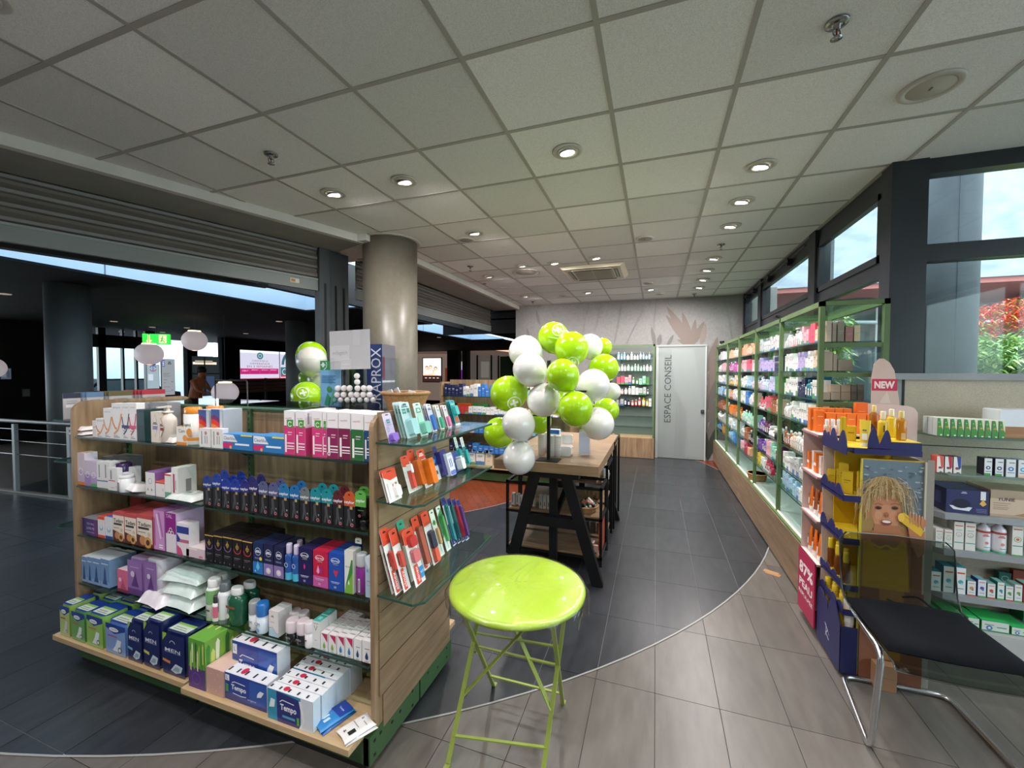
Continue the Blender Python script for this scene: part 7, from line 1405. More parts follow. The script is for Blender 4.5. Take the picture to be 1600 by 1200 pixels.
# black display tower in front of it
tw = empty('display_tower', 'tall narrow black product tower beside the display table end', 'display stand', (-.66, 6.3, 0))
MB().box(-.30, .04, 0, .02, .08, 1.66, '#141416').box(.02, .05, -.25, .02, .08, 1.9, '#1c1d20').box(-.30, .05, -.25, .02, .05, .1, '#101012').build('body', BLK, tw)
MB().lathe([(.17, 0), (.18, .05), (.1, .1)], 24, '#1a1a1c').build('base', SATM, tw, (-.1, -.1, 0))
for k, z in enumerate([.25, .5, .72, .95, 1.15, 1.38, 1.6]):
    MB().box(-.30, .03, -.24, 0, z-.012, z, '#1d1d20').build('shelf', SATM, tw)
    for q in range(3):
        c = ['#c9c8c4', '#8f8d88', '#d8d2c6', '#4a4a4c'][rnd.randrange(4)]; carton('small %s box on the black tower, shelf %s from the bottom, %s' % ('pale' if c != '#4a4a4c' else 'dark', ORD[k], ORD[q]), (-.90+.10*q, 6.10, z), .085, .06, .10+.03*(q % 2), c, SM_, group='boxes on the black tower')
# ================================================================ BACK LEFT SHELF UNIT (faces the camera, y = 5.65)
BY = 5.65
bg = empty('shelf_unit', 'oak shelf unit with glass shelves standing beyond the red parquet', 'shelf unit', (-2.2, BY+.3, 0)); OB = Vector((2.2, -BY-.3, 0))
def bq(b, nm, mt, par=None):
    o = b.build(nm, mt, par or bg)
    if not par: o.location = OB
    return o
BX0, BX1 = xat(689, BY, 1.3), -1.12
bq(MB().box(BX0-.03, BX0, BY+.02, BY+.62, .12, zat(597, BX0, BY)), 'end_panel', OAKV); bq(MB().box(BX1, BX1+.03, BY+.02, BY+.62, .12, 1.5), 'end_panel', OAKV)
bq(MB().box(BX0, BX1, BY+.3, BY+.33, .12, 1.52), 'back_panel', OAKV); bq(MB().box(BX0, BX1, BY+.02, BY+.5, .02, .14), 'plinth', GREEN); bq(MB().box(BX0, BX1, BY-.06, BY+.3, .21, .235), 'base_board', OAKL)
BZS = [zat(v, BX0, BY) for v in (618.5, 645.5, 674, 704)]
for z in BZS:
    s = bq(MB().box(BX0, BX1, BY+.02, BY+.3, z-.008, z), 'glass_shelf', SHELFG); MB().box(BX0, BX1, BY+.018, BY+.02, z-.009, z, edge).build('shelf_edge', SATM, s)
BS = [[('navy', c_), ('white', c_), ('blue', c_), ('green', c_), ('pale blue', c_), ('white', c_), ('pink', c_)], [('red', c_), ('white', c_), ('white', c_), ('beige', c_), ('white', c_)], [('pink', c_), ('blue', c_), ('light blue', c_), ('teal', c_)], [('navy', c_), ('blue', c_), ('teal', c_), ('blue', c_)], [('beige', c_), ('white', c_), ('beige', c_)]]
for k, (s_, z) in enumerate(zip(BS, BZS+[.235])): fill(s_, (BX0+.03, BY+.05, z), (1, 0, 0), (BX1-BX0-.1)*(.45 if k == 4 else .98), 0, '%s shelf of the far oak unit' % ORD[k], [.20, .12, .12, .16, .24][k], 'cartons on the far oak unit', [.055, .06, .06, .07, .12][k], [.07, .075, .08, .09, .17][k], 90+k, .1)
for (a, b_, c) in [(693, 712, '#e0b030'), (708, 734, '#e0641e'), (736, 760, '#2f7a3c')]:
    x0, x1 = xat(a, BY+.12, BZS[1]), xat(b_, BY+.12, BZS[1]); carton('%s flat box topping the row on the second shelf of the far oak unit' % {'#e0b030': 'yellow', '#e0641e': 'orange', '#2f7a3c': 'green'}[c], ((x0+x1)/2, BY+.17, BZS[1]+.0), x1-x0, .08, .145, c, SM_)

# ================================================================ RIGHT SHELF UNIT UNDER THE WINDOW (y = 3.1 .. 3.45)
SY = 3.12; SBK = 3.44
ru = empty('shelf_unit', 'beige backed shelf unit under the right window, behind the chair', 'shelf unit', (2.4, 3.3, 0)); OR = Vector((-2.4, -3.3, 0))
def rq(b, nm, mt, par=None):
    o = b.build(nm, mt, par or ru)
    if not par: o.location = OR
    return o
RX = 1.56; RXE = 3.4
GRP = tex('grey_panel_paint', '#8f9195', '#9b9da1', rough=.5)
rq(MB().box(RX, RXE, SBK, SBK+.02, .14, 1.60), 'back_panel', LINEN); rq(MB().box(RX-.14, RXE, SBK-.02, SBK+.06, 1.60, 1.642), 'top_rail', GRP)
rq(MB().box(RX-.13, RX-.012, SBK, SBK+.03, .1, 1.60), 'side_panel', GRP); rq(MB().box(RX-.012, RX, SBK-.004, SBK, .14, 1.60, '#1b1b1d'), 'shadow_gap', MATT)
for z in (1.42, 1.20): pass
rq(MB().box(1.50, RXE, SY-.02, SBK, .02, .14), 'base_drawer', tex('pale_laminate', '#b3b2b0', '#bdbcba', rough=.4)); rq(MB().box(1.51, RXE, SY-.01, SBK, 0, .02, '#17171a'), 'kick_recess', MATT)
RZ = [1.27, 1.052, .815, .600, .335, .1405]
def rsh(z, t, mt, ch=.09, y0=SY):
    P = [(RX+.01, SBK), (RX+.01, y0+ch), (RX+.01+ch*.6, y0), (RXE, y0), (RXE, SBK)]
    return rq(MB().prism(P, 'z', z-t, z, '#8c8e91'), 'glass_shelf' if mt is SHELFG else 'metal_shelf', mt)
s = rsh(RZ[0], .008, SHELFG); MB().bar((RX+.07, SY-.001, RZ[0]-.004), (RXE, SY-.001, RZ[0]-.004), .002, .009, '#3f5f58').build('shelf_edge', SATM, s)
s = rsh(RZ[1], .010, SHELFG); MB().bar((RX+.07, SY-.001, RZ[1]-.005), (RXE, SY-.001, RZ[1]-.005), .002, .011, '#6f7f7c').build('shelf_edge', SATM, s)
for z in RZ[2:5]: rsh(z, .035, GRP)
MB().tube([(RX+.02, SBK-.1, RZ[0]-.01), (RX+.02, SBK-.02, RZ[0]-.01)], .02, '#5f8f88', 12).build('shelf_clip', CLEAR, ru).location = OR
for z in (1.17, ): rq(MB().box(RX, RXE, SBK-.002, SBK, z-.003, z+.003, '#2a2826'), 'panel_groove', MATT)
YS = SY+.02
def RG(si, px0, px1, pt, d, c, ops, label, Y=YS, z=None, **k):
    z = RZ[si] if z is None else z; x0, x1 = xat(px0, Y, z), xat(px1, Y, z); x = (x0+x1)/2
    return carton(label, (x, Y, z), x1-x0-.002, d, zat(pt, x, Y)-z, c, ops, **k)
GR_ = [('rect', 0, 0, 1, 1, '#3f8f35'), ('poly', [(.45, 1), (1, 1), (1, .35), (.75, .5), (.6, .8)], '#e2e4c8'), ('disc', .45, .52, .22, '#d9a850'), ('disc', .45, .5, .1, '#b8402c'), ('rect', .5, .03, .85, .1, '#e6f0e0'), ('rect', .15, .75, .35, .8, '#a8d09a')]
for k in range(10):
    a = 1463.6+k*10.75; RG(0, a, a+9.8, 653.5+k*.55, .045, '#3f8f35', GR_, '%s small green and cream carton from the left, top right shelf' % ORD[k], n=3, top='#d9dccb', side='#bfc2c0', group='green cartons in a row')
e = empty('white_wooden_box', 'white box with a wooden lower half at the right end of the top shelf', 'box', (xat(1590, YS+.05, RZ[0])+.02, YS+.04, RZ[0]+.001)); x0 = xat(1562, YS+.04, RZ[0]); w_ = .20
h = zat(641, x0, YS)-RZ[0]; e.location.x = x0+w_/2
MB().box(-w_/2, w_/2, 0, .14, h*.40, h, '#d2d4d8', ch=.006).build('white_lid', PLAS, e); MB().box(-w_/2+.003, w_/2-.003, .002, .138, 0, h*.40).build('wooden_body', tex('warm_wood', '#9a6a40', '#b9875a', (2, 20, 20), 3), e)
def eyeop(c, c2): return [('rect', .3, .78, .9, .82, '#3a3d52'), ('disc', .5, .45, .3, c), ('disc', .5, .45, .14, '#e8ecf4'), ('rect', .15, .22, .85, .25, '#3a3d52'), ('rect', 0, 0, .8, .13, c2)]
swo = lambda c: [('poly', [(.4, 1), (.95, 1), (.95, .35), (.7, .2), (.6, .4)], c), ('disc', .45, .3, .22, '#7a4a3a'), ('rect', .4, .02, .8, .07, '#444')]
for k, (a, b_, t, c, cn) in enumerate([(1463, 1474.5, 713, '#e0584e', 'coral red'), (1475.5, 1488, 713.5, '#b82a3c', 'crimson'), (1489, 1502, 714, '#2f4a9a', 'royal blue')]): RG(1, a, b_, t, .06, '#e9e6e2', swo(c), 'small white carton with a %s ribbon, second right shelf' % cn, side=c if k == 0 else '#4a3a40')
for k, (a, b_, t, c, c2, sd) in enumerate([(1537, 1550, 716, '#39406e', '#4f9a4a', '#23263c'), (1554, 1568, 717, '#39406e', '#4f9a4a', '#2c2f48'), (1571, 1587, 718, '#3f7ab8', '#dfe6ee', '#7f8aa0'), (1590, 1606, 719, '#4aa8d0', '#e8c9b0', '#8f9aa8')]): RG(1, a, b_, t, .06, '#dfe2e6', eyeop(c, c2), '%s eye care carton, second right shelf' % ['first dark sided', 'second dark sided', 'blue', 'light blue'][k], side=sd, group='eye care cartons')
# big boxes
RG(2, 1477, 1545, 766, .22, '#2a2c5c', [('poly', [(.08, .32), (.62, .28), (.55, .12), (.18, .16)], '#dfe2ea'), ('disc', .36, .42, .22, '#171838', .2), ('text', 'Sissel', .42, .88, .14, '#aab0d0'), ('rect', .80, .62, .92, .98, '#e4e6ea'), ('poly', [(.86, .66), (.94, .46), (.86, .36), (.78, .46)], '#e0b04a'), ('rect', .7, .22, .95, .24, '#7a7fb0'), ('rect', .7, .16, .95, .18, '#7a7fb0'), ('rect', .72, .10, .95, .12, '#7a7fb0')], 'large dark blue box printed with a bowl, third right shelf', side='#1f2148', top='#383a66', sideops=[('rect', .3, .3, .4, .6, '#d8d8e0'), ('rect', .55, .3, .8, .8, '#4a4c78')], cat='large box', Y=SY+.03)
RG(2, 1546, 1640, 768, .2, '#b39a84', [('rect', .0, .1, .95, .68, '#cbb39c'), ('text', 'YUNIE', .27, .66, .30, '#4a3038', .12, 0, .03), ('rect', .05, .5, .35, .52, '#8a7466'), ('rect', .05, .42, .3, .44, '#8a7466'), ('rect', .05, .34, .32, .36, '#8a7466'), ('rect', .05, .28, .3, .3, '#8a7466'), ('poly', [(.4, .1), (1, .0), (1, .45), (.8, .3)], '#a5805c'), ('poly', [(0, .68), (.4, .75), (1, .7), (1, 1), (0, 1)], '#a8937f')], 'large sandy brown box lettered YUNIE, third right shelf', side='#9c8672', cat='large box', Y=SY+.03)
HB = [('rect', .1, .84, .9, .88, '#c2604a'), ('ring', .5, .55, .3, .03, '#4a4a48'), ('disc', .5, .52, .14, '#c9c9c4'), ('rect', .05, .25, .95, .28, '#4a9a90'), ('rect', .2, .7, .8, .72, '#999')]
for k, (a, b_, t) in enumerate([(1461, 1473, 826), (1475, 1488, 828)]): RG(3, a, b_, t, .05, '#d8d6d0', HB, '%s small white herbal carton on the fourth right shelf' % ORD[k], n=4, group='small herbal cartons')
for k, (a, b_, t) in enumerate([(1489.5, 1505.5, 815.5), (1507, 1524, 817)]): RG(3, a, b_, t, .06, '#dcdad4', HB, '%s tall white herbal carton on the fourth right shelf' % ORD[k], side='#b5b2ac', group='tall herbal cartons')
for k, (px, wpx) in enumerate([(1535, 22), (1559, 24)]):
    Yb = SY+.055; x = xat(px, Yb, RZ[3]); r = (xat(px+wpx/2, Yb, RZ[3])-xat(px-wpx/2, Yb, RZ[3]))/2
    bottle('%s large white wash bottle with a red ring, fourth right shelf' % ['left', 'right'][k], (x, Yb, RZ[3]), r*.95, .185, '#d5d2dc', '#d8d6dc', caph=.14, neck=.4, shoulder=.22, ops=[('band', .70, .78, '#b0504a'), ('band', .0, .07, '#5fae8a'), ('band', .12, .68, '#e6e4ea'), ('text', 'Weleda', .4, .62, .7, '#c06050'), ('disc', .5, .35, .2, '#d8908a'), ('rect', .2, .18, .9, .2, '#3f9a8a')], group='large wash bottles', n=20)
RG(3, 1580, 1598, 822, .07, '#dedcd6', [('rect', 0, 0, 1, .04, '#5fae5a'), ('rect', .1, .86, .9, .9, '#b06a4a'), ('ring', .5, .55, .34, .05, '#5f9a4a'), ('disc', .5, .55, .16, '#cc6a44'), ('rect', .05, .32, .95, .35, '#4a9a90')], 'white carton with an orange fruit wreath, fourth right shelf', side='#a8a29a')
EN = [('rect', .15, .76, .9, .82, '#c8553c'), ('disc', .5, .46, .26, '#4aa0b0'), ('disc', .62, .4, .12, '#8fd0d8'), ('rect', .2, .2, .8, .23, '#6a7a80')]
for k, (a, b_, t, c2, n_) in enumerate([(1454, 1470, 893, '#2a7a8f', 'low'), (1473, 1490, 885, '#2a7a8f', 'tall left'), (1492, 1508.5, 887, '#2a8a9f', 'tall right')]): RG(4, a, b_, t, .08, '#d9dcda', EN, '%s white and petrol throat care carton, fifth right shelf' % n_, side=c2, top='#3a97a8')
for k, (a, b_, t, c, c2, cn) in enumerate([(1510.5, 1524.5, 908, '#d8dcda', '#d98a4a', 'orange dotted'), (1527, 1540.5, 906, '#dad8e4', '#4a4aa0', 'indigo swirl'), (1542, 1555, 912, '#dcdcd8', '#c84a3a', 'red and teal'), (1557.5, 1569, 910, '#d8e4e0', '#3a8a9a', 'teal globe'), (1570.5, 1583, 916, '#dcdedc', '#5a9a3a', 'green leaf'), (1584.5, 1597, 914, '#dedede', '#6aa03a', 'green and orange'), (1598, 1612, 913, '#c03a3a', '#8a2a2a', 'dark red')]):
    RG(4, a, b_, t, .06, c, [('rect', .15, .82, .85, .86, '#b8604a'), ('disc', .5, .52, .26, c2), ('disc', .62, .42, .14, '#4a8a9a'), ('rect', 0, 0, 1, .08, '#58a04a' if k % 2 else '#c85a3a'), ('rect', .2, .22, .8, .25, '#77808a')], 'small white carton with %s print, fifth right shelf' % cn, side=['#2a5a80', '#3a3a90', '#3f7a80', '#2f8a80', '#3f8f80', '#c8ccc8', '#903030'][k], top='#7fc0b8')
RG(4, 1560, 1580, 895, .04, '#1f5a50', [('ring', .5, .5, .3, .05, '#8fc0b0')], 'dark green leaflet box leaning at the back of the fifth right shelf', Y=SBK-.06)
RG(4, 1582, 1610, 892, .03, '#8a3a2a', [('rect', .2, .4, .8, .5, '#c0604a')], 'rust red box at the back of the fifth right shelf', Y=SBK-.05)
GT = [('rect', 0, 0, 1, .12, '#3f8a5a'), ('rect', .1, .62, .45, .68, '#3f6a50'), ('disc', .28, .35, .12, '#5a7ab0'), ('disc', .28, .35, .05, '#dfe8f0'), ('rect', .55, .45, .9, .55, '#4a9a70')]
for k, (a, b_, t) in enumerate([(1452, 1474, 957), (1478, 1508, 960), (1512, 1530, 966), (1533, 1577, 972), (1580, 1612, 982)]):
    RG(5, a, b_, t, .16, '#cfd4cf', GT, '%s flat white carton with a bright green top on the lowest right shelf' % ORD[k], top='#3fd070', side='#2f8a50', group='green topped flat cartons')
RG(5, 1598, 1640, 950, .1, '#2f9a5a', SM_, 'green box at the back of the lowest right shelf', Y=SBK-.11)
# ================================================================ SUN CARE CARDBOARD DISPLAY (yellow and navy) at x .96..1.33, y 2.65..2.98
NV, YL = '#1f2058', '#d9b21c'
yd = empty('cardboard_display', 'yellow and navy cardboard display stand with a portrait panel', 'display stand', (1.15, 2.82, 0)); OY = Vector((-1.15, -2.82, 0))
def yq(b, nm, mt=CARD, par=None):
    o = b.build(nm, mt, par or yd)
    if not par: o.location = OY
    return o
PX0, PX1, PY0, PY1 = 1.035, 1.31, 2.662, 2.98
yq(MB().box(PX0, PX1, PY0+.012, PY0+.02, .02, 1.19, YL).box(PX0, PX0+.008, PY0, PY0+.02, .02, 1.19, '#c9b83a'), 'front_wall')
yq(MB().box(PX0-.01, PX1, PY1-.008, PY1, .02, 1.22, YL), 'rear_wall'); yq(MB().box(PX1-.008, PX1, PY0, PY1, .02, 1.19, '#b9b2a0').box(PX1, PX1+.03, PY0, PY0+.004, .02, 1.2, '#8f8a80'), 'back_wall')
def wavy(p0, p1, z0, base, amp, n=4, seed=0):
    """navy lip with a dripping wavy upper edge between p0 and p1"""
    R = random.Random(seed); d = Vector((p1[0]-p0[0], p1[1]-p0[1])); L = d.length; pts = []; N = 40
    for i in range(N+1):
        t = i/N; h = base+amp*(abs(math.sin(t*math.pi*n))**.55*(.35+.65*abs(math.sin(t*2.2*n+seed)))); pts.append((t*L, h))
    b = MB(); P = [(0, 0)]+[(L, 0)]+pts[::-1]; a = math.atan2(d.y, d.x); b.prism(P, 'y', 0, .004, NV)
    return b, (p0[0], p0[1], z0), a
def tray(z, x0=.962, y0=PY0-.008, y1=PY1, base=.022, amp=.05, seed=0, n=3, thick=.02):
    t = yq(MB().box(x0, PX0, y0+.006, y1-.01, z-.004, z, '#e0c22a').box(PX0, PX1-.01, PY0+.022, y1-.01, z-.004, z, '#e0c22a').box(x0, PX0+.0, y0+.002, y0+.006, z-thick, z+base*.6, NV), 'yellow_tray')
    b, l, a = wavy((x0, y1), (x0, y0), z-thick, base+thick*.6, amp, n, seed); o = yq(b, 'wavy_lip'); o.location = Vector(l)+OY; o.rotation_euler[2] = a
TRZ = [.975, .742, .49, .355]
for k, z in enumerate(TRZ): tray(z, .958+.003*k, seed=k, n=3 if k < 2 else 4, amp=.055 if k < 2 else .03)
b, l, a = wavy((.956, 2.985), (.956, 2.652), .02, .25, .12, 2, 5); o = yq(b, 'wavy_base_side'); o.location = Vector(l)+OY; o.rotation_euler[2] = a
f = Fc(b2 := MB(), (.955, 2.985, .02), (0, -.333, 0), (0, 0, .26)); f.line([(.40, .62), (.52, .52), (.46, .42), (.58, .34)], .02, '#cfd0e4'); f.line([(.46, .62), (.44, .34)], .012, '#cfd0e4'); f.line([(.52, .55), (.6, .45)], .012, '#cfd0e4'); yq(b2, 'palm_emblem')
yq(MB().box(.957, PX0, 2.652, 2.656, .02, .275, '#1c1d50').box(.962, PX0, 2.66, 2.97, .245, .25, YL), 'base_front')
# top deck
yq(MB().box(1.0, 1.285, 2.655, 2.99, 1.215, 1.245, NV).box(1.16, 1.285, 2.66, 2.99, 1.245, 1.285, NV).box(1.162, 1.283, 2.662, 2.988, 1.285, 1.288, '#e2c52e').box(.97, 1.158, 2.66, 2.988, 1.245, 1.248, '#e2c52e').box(.968, 1.0, 2.66, 2.99, 1.225, 1.245, NV), 'top_deck')
b, l, a = wavy((.966, 2.99), (.966, 2.655), 1.205, .045, .085, 3, 2); o = yq(b, 'wavy_lip'); o.location = Vector(l)+OY; o.rotation_euler[2] = a
b, l, a = wavy((1.06, 2.66), (1.16, 2.66), 1.245, .02, .09, 2, 7); o = yq(b, 'wavy_lip'); o.location = Vector(l)+OY
b, l, a = wavy((1.10, 2.80), (1.17, 2.80), 1.245, .02, .10, 1, 4); o = yq(b, 'wavy_lip'); o.location = Vector(l)+OY
# portrait panel (printed, flat): smiling blond child holding a yellow bottle
Wp, Hp = PX1-.004-PX0-.006, 1.165
pb = MB(); f = Fc(pb, (PX0+.008, PY0+.011, .02), (Wp, 0, 0), (0, 0, Hp)); A = Wp/Hp
f.rect(0, 0, 1, 1, '#6f7f88')
R = random.Random(12)
def E_(u, v, ru, rv, c, n=20): f.poly([(u+ru*math.cos(2*math.pi*i/n), v+rv*math.sin(2*math.pi*i/n)) for i in range(n)], c)
f.rect(0, .62, 1, 1, '#667884')
f.dk = .12
for i in range(150):
    u, v = R.random()*.94+.02, .68+R.random()*.30; c = R.choice(['#8394a0', '#586a78', '#9aa8b0', '#4f6270']); l = R.uniform(.015, .05); E_(u, v, l, .004, c, 6)
f.dk = 1
E_(.36, .845, .30, .085, '#b0925f'); E_(.33, .79, .33, .11, '#a0814f')            # hair mass
f.poly([(.0, .86), (.12, .80), (.2, .70), (.15, .64), (.0, .63)], '#9c7d4c'); f.poly([(.58, .80), (.68, .78), (.74, .68), (.6, .66)], '#9c7d4c'); f.poly([(.6, .70), (.78, .69), (.95, .64), (1, .4), (.6, .4)], '#a06a48')
E_(.40, .765, .235, .088, '#b9805e')                                           # face
E_(.40, .735, .20, .066, '#c08a66'); E_(.52, .752, .07, .022, '#c98e6c'); E_(.27, .752, .06, .02, '#c98e6c')
f.poly([(.22, .71), (.6, .71), (.64, .68), (.82, .66), (.85, .4), (.0, .4), (.0, .66), (.2, .68)], '#a8704e')   # neck, shoulders
f.poly([(.04, .625), (.14, .64), (.24, .60), (.40, .595), (.55, .605), (.66, .65), (.74, .63), (.8, .4), (.04, .4)], '#c8962e')
f.poly([(.22, .645), (.28, .61), (.42, .60), (.56, .615), (.6, .65), (.5, .665), (.3, .665)], '#a8704e')
f.dk = .1
for i in range(12):
    E_(.2+.035*i, .61+.006*math.cos(i), .02, .006, '#d9aa3c', 8)
f.dk = 1
f.rect(.8, .4, 1, .62, '#8f5a40')
E_(.27, .785, .055, .008, '#6a4430'); E_(.53, .79, .055, .008, '#6a4430'); E_(.27, .784, .035, .004, '#2c1c18'); E_(.53, .789, .035, .004, '#2c1c18')
f.line([(.2, .80), (.27, .806), (.34, .80)], .012, '#8a6240'); f.line([(.46, .806), (.53, .812), (.6, .806)], .012, '#8a6240')
E_(.40, .757, .035, .012, '#a8694c'); E_(.385, .752, .008, .003, '#6a3c2c'); E_(.42, .752, .008, .003, '#6a3c2c')
E_(.40, .722, .085, .012, '#8a3c34'); E_(.40, .7255, .07, .006, '#e9ddd2')
E_(.09, .75, .03, .02, '#b07a58')
f.dk = .1
for i in range(170):   # hair strands
    u0 = R.uniform(.12, .6); v0 = R.uniform(.86, .93); s_ = (u0-.36); u1 = u0+s_*1.1+R.uniform(-.05, .05); v1 = v0-R.uniform(.05, .17)
    if .14 < u1 < .66: v1 = max(v1, .815+R.random()*.04)
    f.line([(u0, v0), ((u0+u1)/2+s_*.3, (v0+v1)/2+.02), (u1, v1)], .006, R.choice(['#cbb080', '#9c7c50', '#d9c294', '#86683f', '#b8986a']))
f.dk = 1
E_(.88, .735, .13, .03, '#b87a58'); f.poly([(.70, .75), (.9, .69), (.99, .70), (.99, .60), (.9, .58), (.78, .64)], '#b27654')   # hand and forearm
f.poly([(.58, .765), (.66, .775), (.9, .735), (.97, .70), (.93, .675), (.64, .728)], '#d9ae34'); E_(.62, .752, .05, .02, '#e2bc48'); f.line([(.68, .76), (.9, .715)], .008, '#a8842a')
for i in range(5): E_(.76+.045*i, .757-.004*i, .018, .028, '#bd8460', 10); E_(.76+.045*i, .779-.004*i, .008, .005, '#d8a88c', 8)
f.rect(0, 0, 1, .42, '#7a4a34'); f.poly([(.3, .42), (.7, .42), (.66, .1), (.34, .1)], '#a8742e'); f.poly([(0, 0), (.3, 0), (.25, .3), (.0, .36)], '#8a5a42')
yq(pb, 'portrait_panel')
# stock of the yellow display
def yb(label, x, y, z, r, h, body, cap, **k): return bottle(label, (x, y, z), r, h, body, cap, group='sun care bottles and cartons', n=12, **k)
OPS_ = [('band', .3, .7, '#dfb92a'), ('rect', .35, .4, .6, .6, '#6a4a12')]
yb('amber spray bottle with a yellow collar on the yellow display, left of three', 1.18, 2.90, 1.289, .021, .17, '#b8741c', '#d8c070', caph=.24, neck=.5, mat=AMBER, ops=[('rect', .3, .3, .7, .6, '#8a5a14')])
yb('opaque yellow spray bottle on the yellow display, middle of three', 1.155, 2.74, 1.248, .022, .19, '#cfae22', '#e0d6b0', caph=.24, neck=.55, ops=[('rect', .3, .55, .5, .8, '#5a3a1a')])
yb('golden clear oil bottle with a yellow collar, right of three', 1.225, 2.72, 1.289, .022, .155, '#d8961c', '#d8c070', caph=.26, neck=.5, mat=AMBER, ops=[('rect', .2, .05, .8, .35, '#f0e8c8')])
yb('yellow spray bottle partly behind the clear oil bottle', 1.235, 2.84, 1.289, .021, .155, '#cfae22', '#e0d6b0', caph=.26, neck=.55)
carton('slim yellow carton upright behind the wavy lip of the top tray', (1.02, 2.86, 1.249), .026, .022, .14, '#c9ac1e', [('text', 'SUN', .5, .7, .6, '#5a4a10', None, 1)], rz=-HP*.3); carton('short yellow carton beside the slim one on the top tray', (1.075, 2.90, 1.249), .045, .03, .085, '#c3a51c', [('rect', .2, .5, .8, .6, '#8a7410')], rz=-.4)
e = empty('squeeze_tube', 'yellow squeeze tube standing cap down at the front of the top tray', 'tube', (1.06, 2.70, 1.249)); me = stock('tube', 'yellow', .045, .14, .04, 2); link('body', me, PLAS, e, rz=-.5)
sx_ = 1.0
for k, (dx, dy, w_, h, lb) in enumerate([(-.005, .27, .04, .09, 'far low'), (.03, .24, .04, .10, 'second low'), (.02, .17, .045, .15, 'tall upright'), (.005, .08, .05, .12, 'front left'), (.06, .05, .045, .13, 'front shiny')]): carton('%s yellow carton on the upper shelf of the yellow display' % lb, (sx_+dx, PY0+dy, TRZ[0]+.001), w_, .035, h, '#c9ab20', [('rect', .2, .6, .8, .64, '#7a6414'), ('rect', .2, .5, .6, .52, '#7a6414')], rz=-.5, side='#b89a18', group='yellow cartons')
for k in range(5): yb('amber bottle with a yellow cap on the third shelf of the yellow display, %s from the back' % ORD[k], 1.0+.02*(k % 2), PY0+.26-.052*k, TRZ[2], .018, .17, '#9a5a18', '#d9bb28', caph=.35, neck=.8, mat=AMBER)
for k in range(5): yb('yellow bottle on the lowest shelf of the yellow display, %s from the back' % ORD[k], .995+.02*(k % 2), PY0+.27-.05*k, .251, .019, .165, '#cbaa22', '#d9bd30', caph=.2, neck=.9, ops=[('rect', .3, .2, .6, .7, '#8a7014')])
e = empty('squeeze_tube', 'white tube leaning at the front of the lowest yellow display shelf', 'tube', (1.0, 2.68, .251)); link('body', stock('tube', 'white', .05, .15, .04, 2), PLAS, e, rz=-.6)
# ================================================================ ORANGE / PINK DISPLAY behind it at x .955..1.4, y 2.99..3.30
od = empty('cardboard_display', 'pale pink cardboard display with magenta 87% panel and arched NEW header', 'display stand', (1.15, 3.14, 0)); OO = Vector((-1.15, -3.14, 0))
def oq(b, nm, mt=CARD, par=None):
    o = b.build(nm, mt, par or od)
    if not par: o.location = OO
    return o
QX0, QX1, QY0, QY1 = .955, 1.36, 2.995, 3.295
oq(MB().box(QX0, QX1, QY1-.006, QY1, .02, 1.27, '#cdb8b2'), 'rear_wall'); oq(MB().box(QX0+.02, QX1, QY0, QY0+.006, .02, 1.27, '#d5c4bd'), 'front_wall'); oq(MB().box(QX0+.17, QX0+.176, QY0+.006, QY1-.006, .02, 1.2, '#5a1428'), 'dark_back_panel')
f = Fc(b := MB(), (QX0+.1695, QY1, 1.08), (0, -.3, 0), (0, 0, .14)); f.text('NEW', .55, .5, .6, '#d9b8c0', .5, 0, .03); oq(b, 'lettering')
OZ = [1.262, 1.0, .725, .455]
for z in OZ: oq(MB().box(QX0-.01, QX1, QY0, QY1, z-.012, z, '#a88588').box(QX0, QX1-.01, QY0+.004, QY1-.004, z, z+.001, '#e0cfc9'), 'shelf_tray')
b = MB(); b.box(QX0-.012, QX0-.004, QY0, QY1, .05, .455, '#b3204e'); f = Fc(b, (QX0-.012, QY1, .05), (0, -(QY1-QY0), 0), (0, 0, .405)); f.text('87%', .5, .72, .84, '#f3e3e6', .2, 0, .035); f.text('PEAU', .5, .47, .8, '#f3e3e6', .13, 0, .035); f.text('REPULPÉE', .5, .31, .86, '#f3e3e6', .08, 0, .02); oq(b, 'magenta_panel')
# arched header with NEW band
ax0, ax1, ay = 1.318, 1.475, 3.27; hb_ = MB(); P = [(ax0-.03, 1.10), (ax1+.06, 1.10), (ax1+.06, 1.40), (ax1+.02, 1.44)]
P = [(ax0, 1.15), (ax1, 1.15), (ax1-.015, 1.46), (ax1-.045, 1.66), (ax1-.07, 1.71), (ax1-.10, 1.735), (ax1-.125, 1.735), (ax1-.15, 1.70), (ax0-.004, 1.62)]
hb_.prism(P, 'y', ay, ay+.006, '#cfb6ac'); hb_.prism([(ax0-.06, 1.0), (ax1+.05, 1.0), (ax1+.05, 1.40), (ax1+.03, 1.43), (ax1+.0, 1.44), (ax0-.05, 1.45)], 'y', ay-.06, ay-.054, '#d8bfb8')
f = Fc(hb_, (ax0-.003, ay, 1.53), (ax1-ax0-.025, 0, 0), (0, 0, .075)); f.rect(0, 0, 1, 1, '#c2254c'); f.text('NEW', .5, .5, .8, '#f0dcdc', .62, 0, .05); f = Fc(hb_, (ax0, ay, 1.45), (.13, 0, 0), (0, 0, .26)); f.poly([(.3, 0), (.75, 0), (.6, .3)], '#dcc6bd')
oq(hb_, 'arched_header')
og = 'orange care products'
for k in range(7): carton('bright orange carton on the top of the pink display, %s from the left' % ORD[k], (1.0+.052*k, 3.12+.02*(k == 0), OZ[0]+.001), .048, .05, .125 if k else .14, '#e8701c', [('rect', .2, .7, .8, .74, '#f4b070'), ('rect', .25, .3, .6, .33, '#f4b070')], group=og)
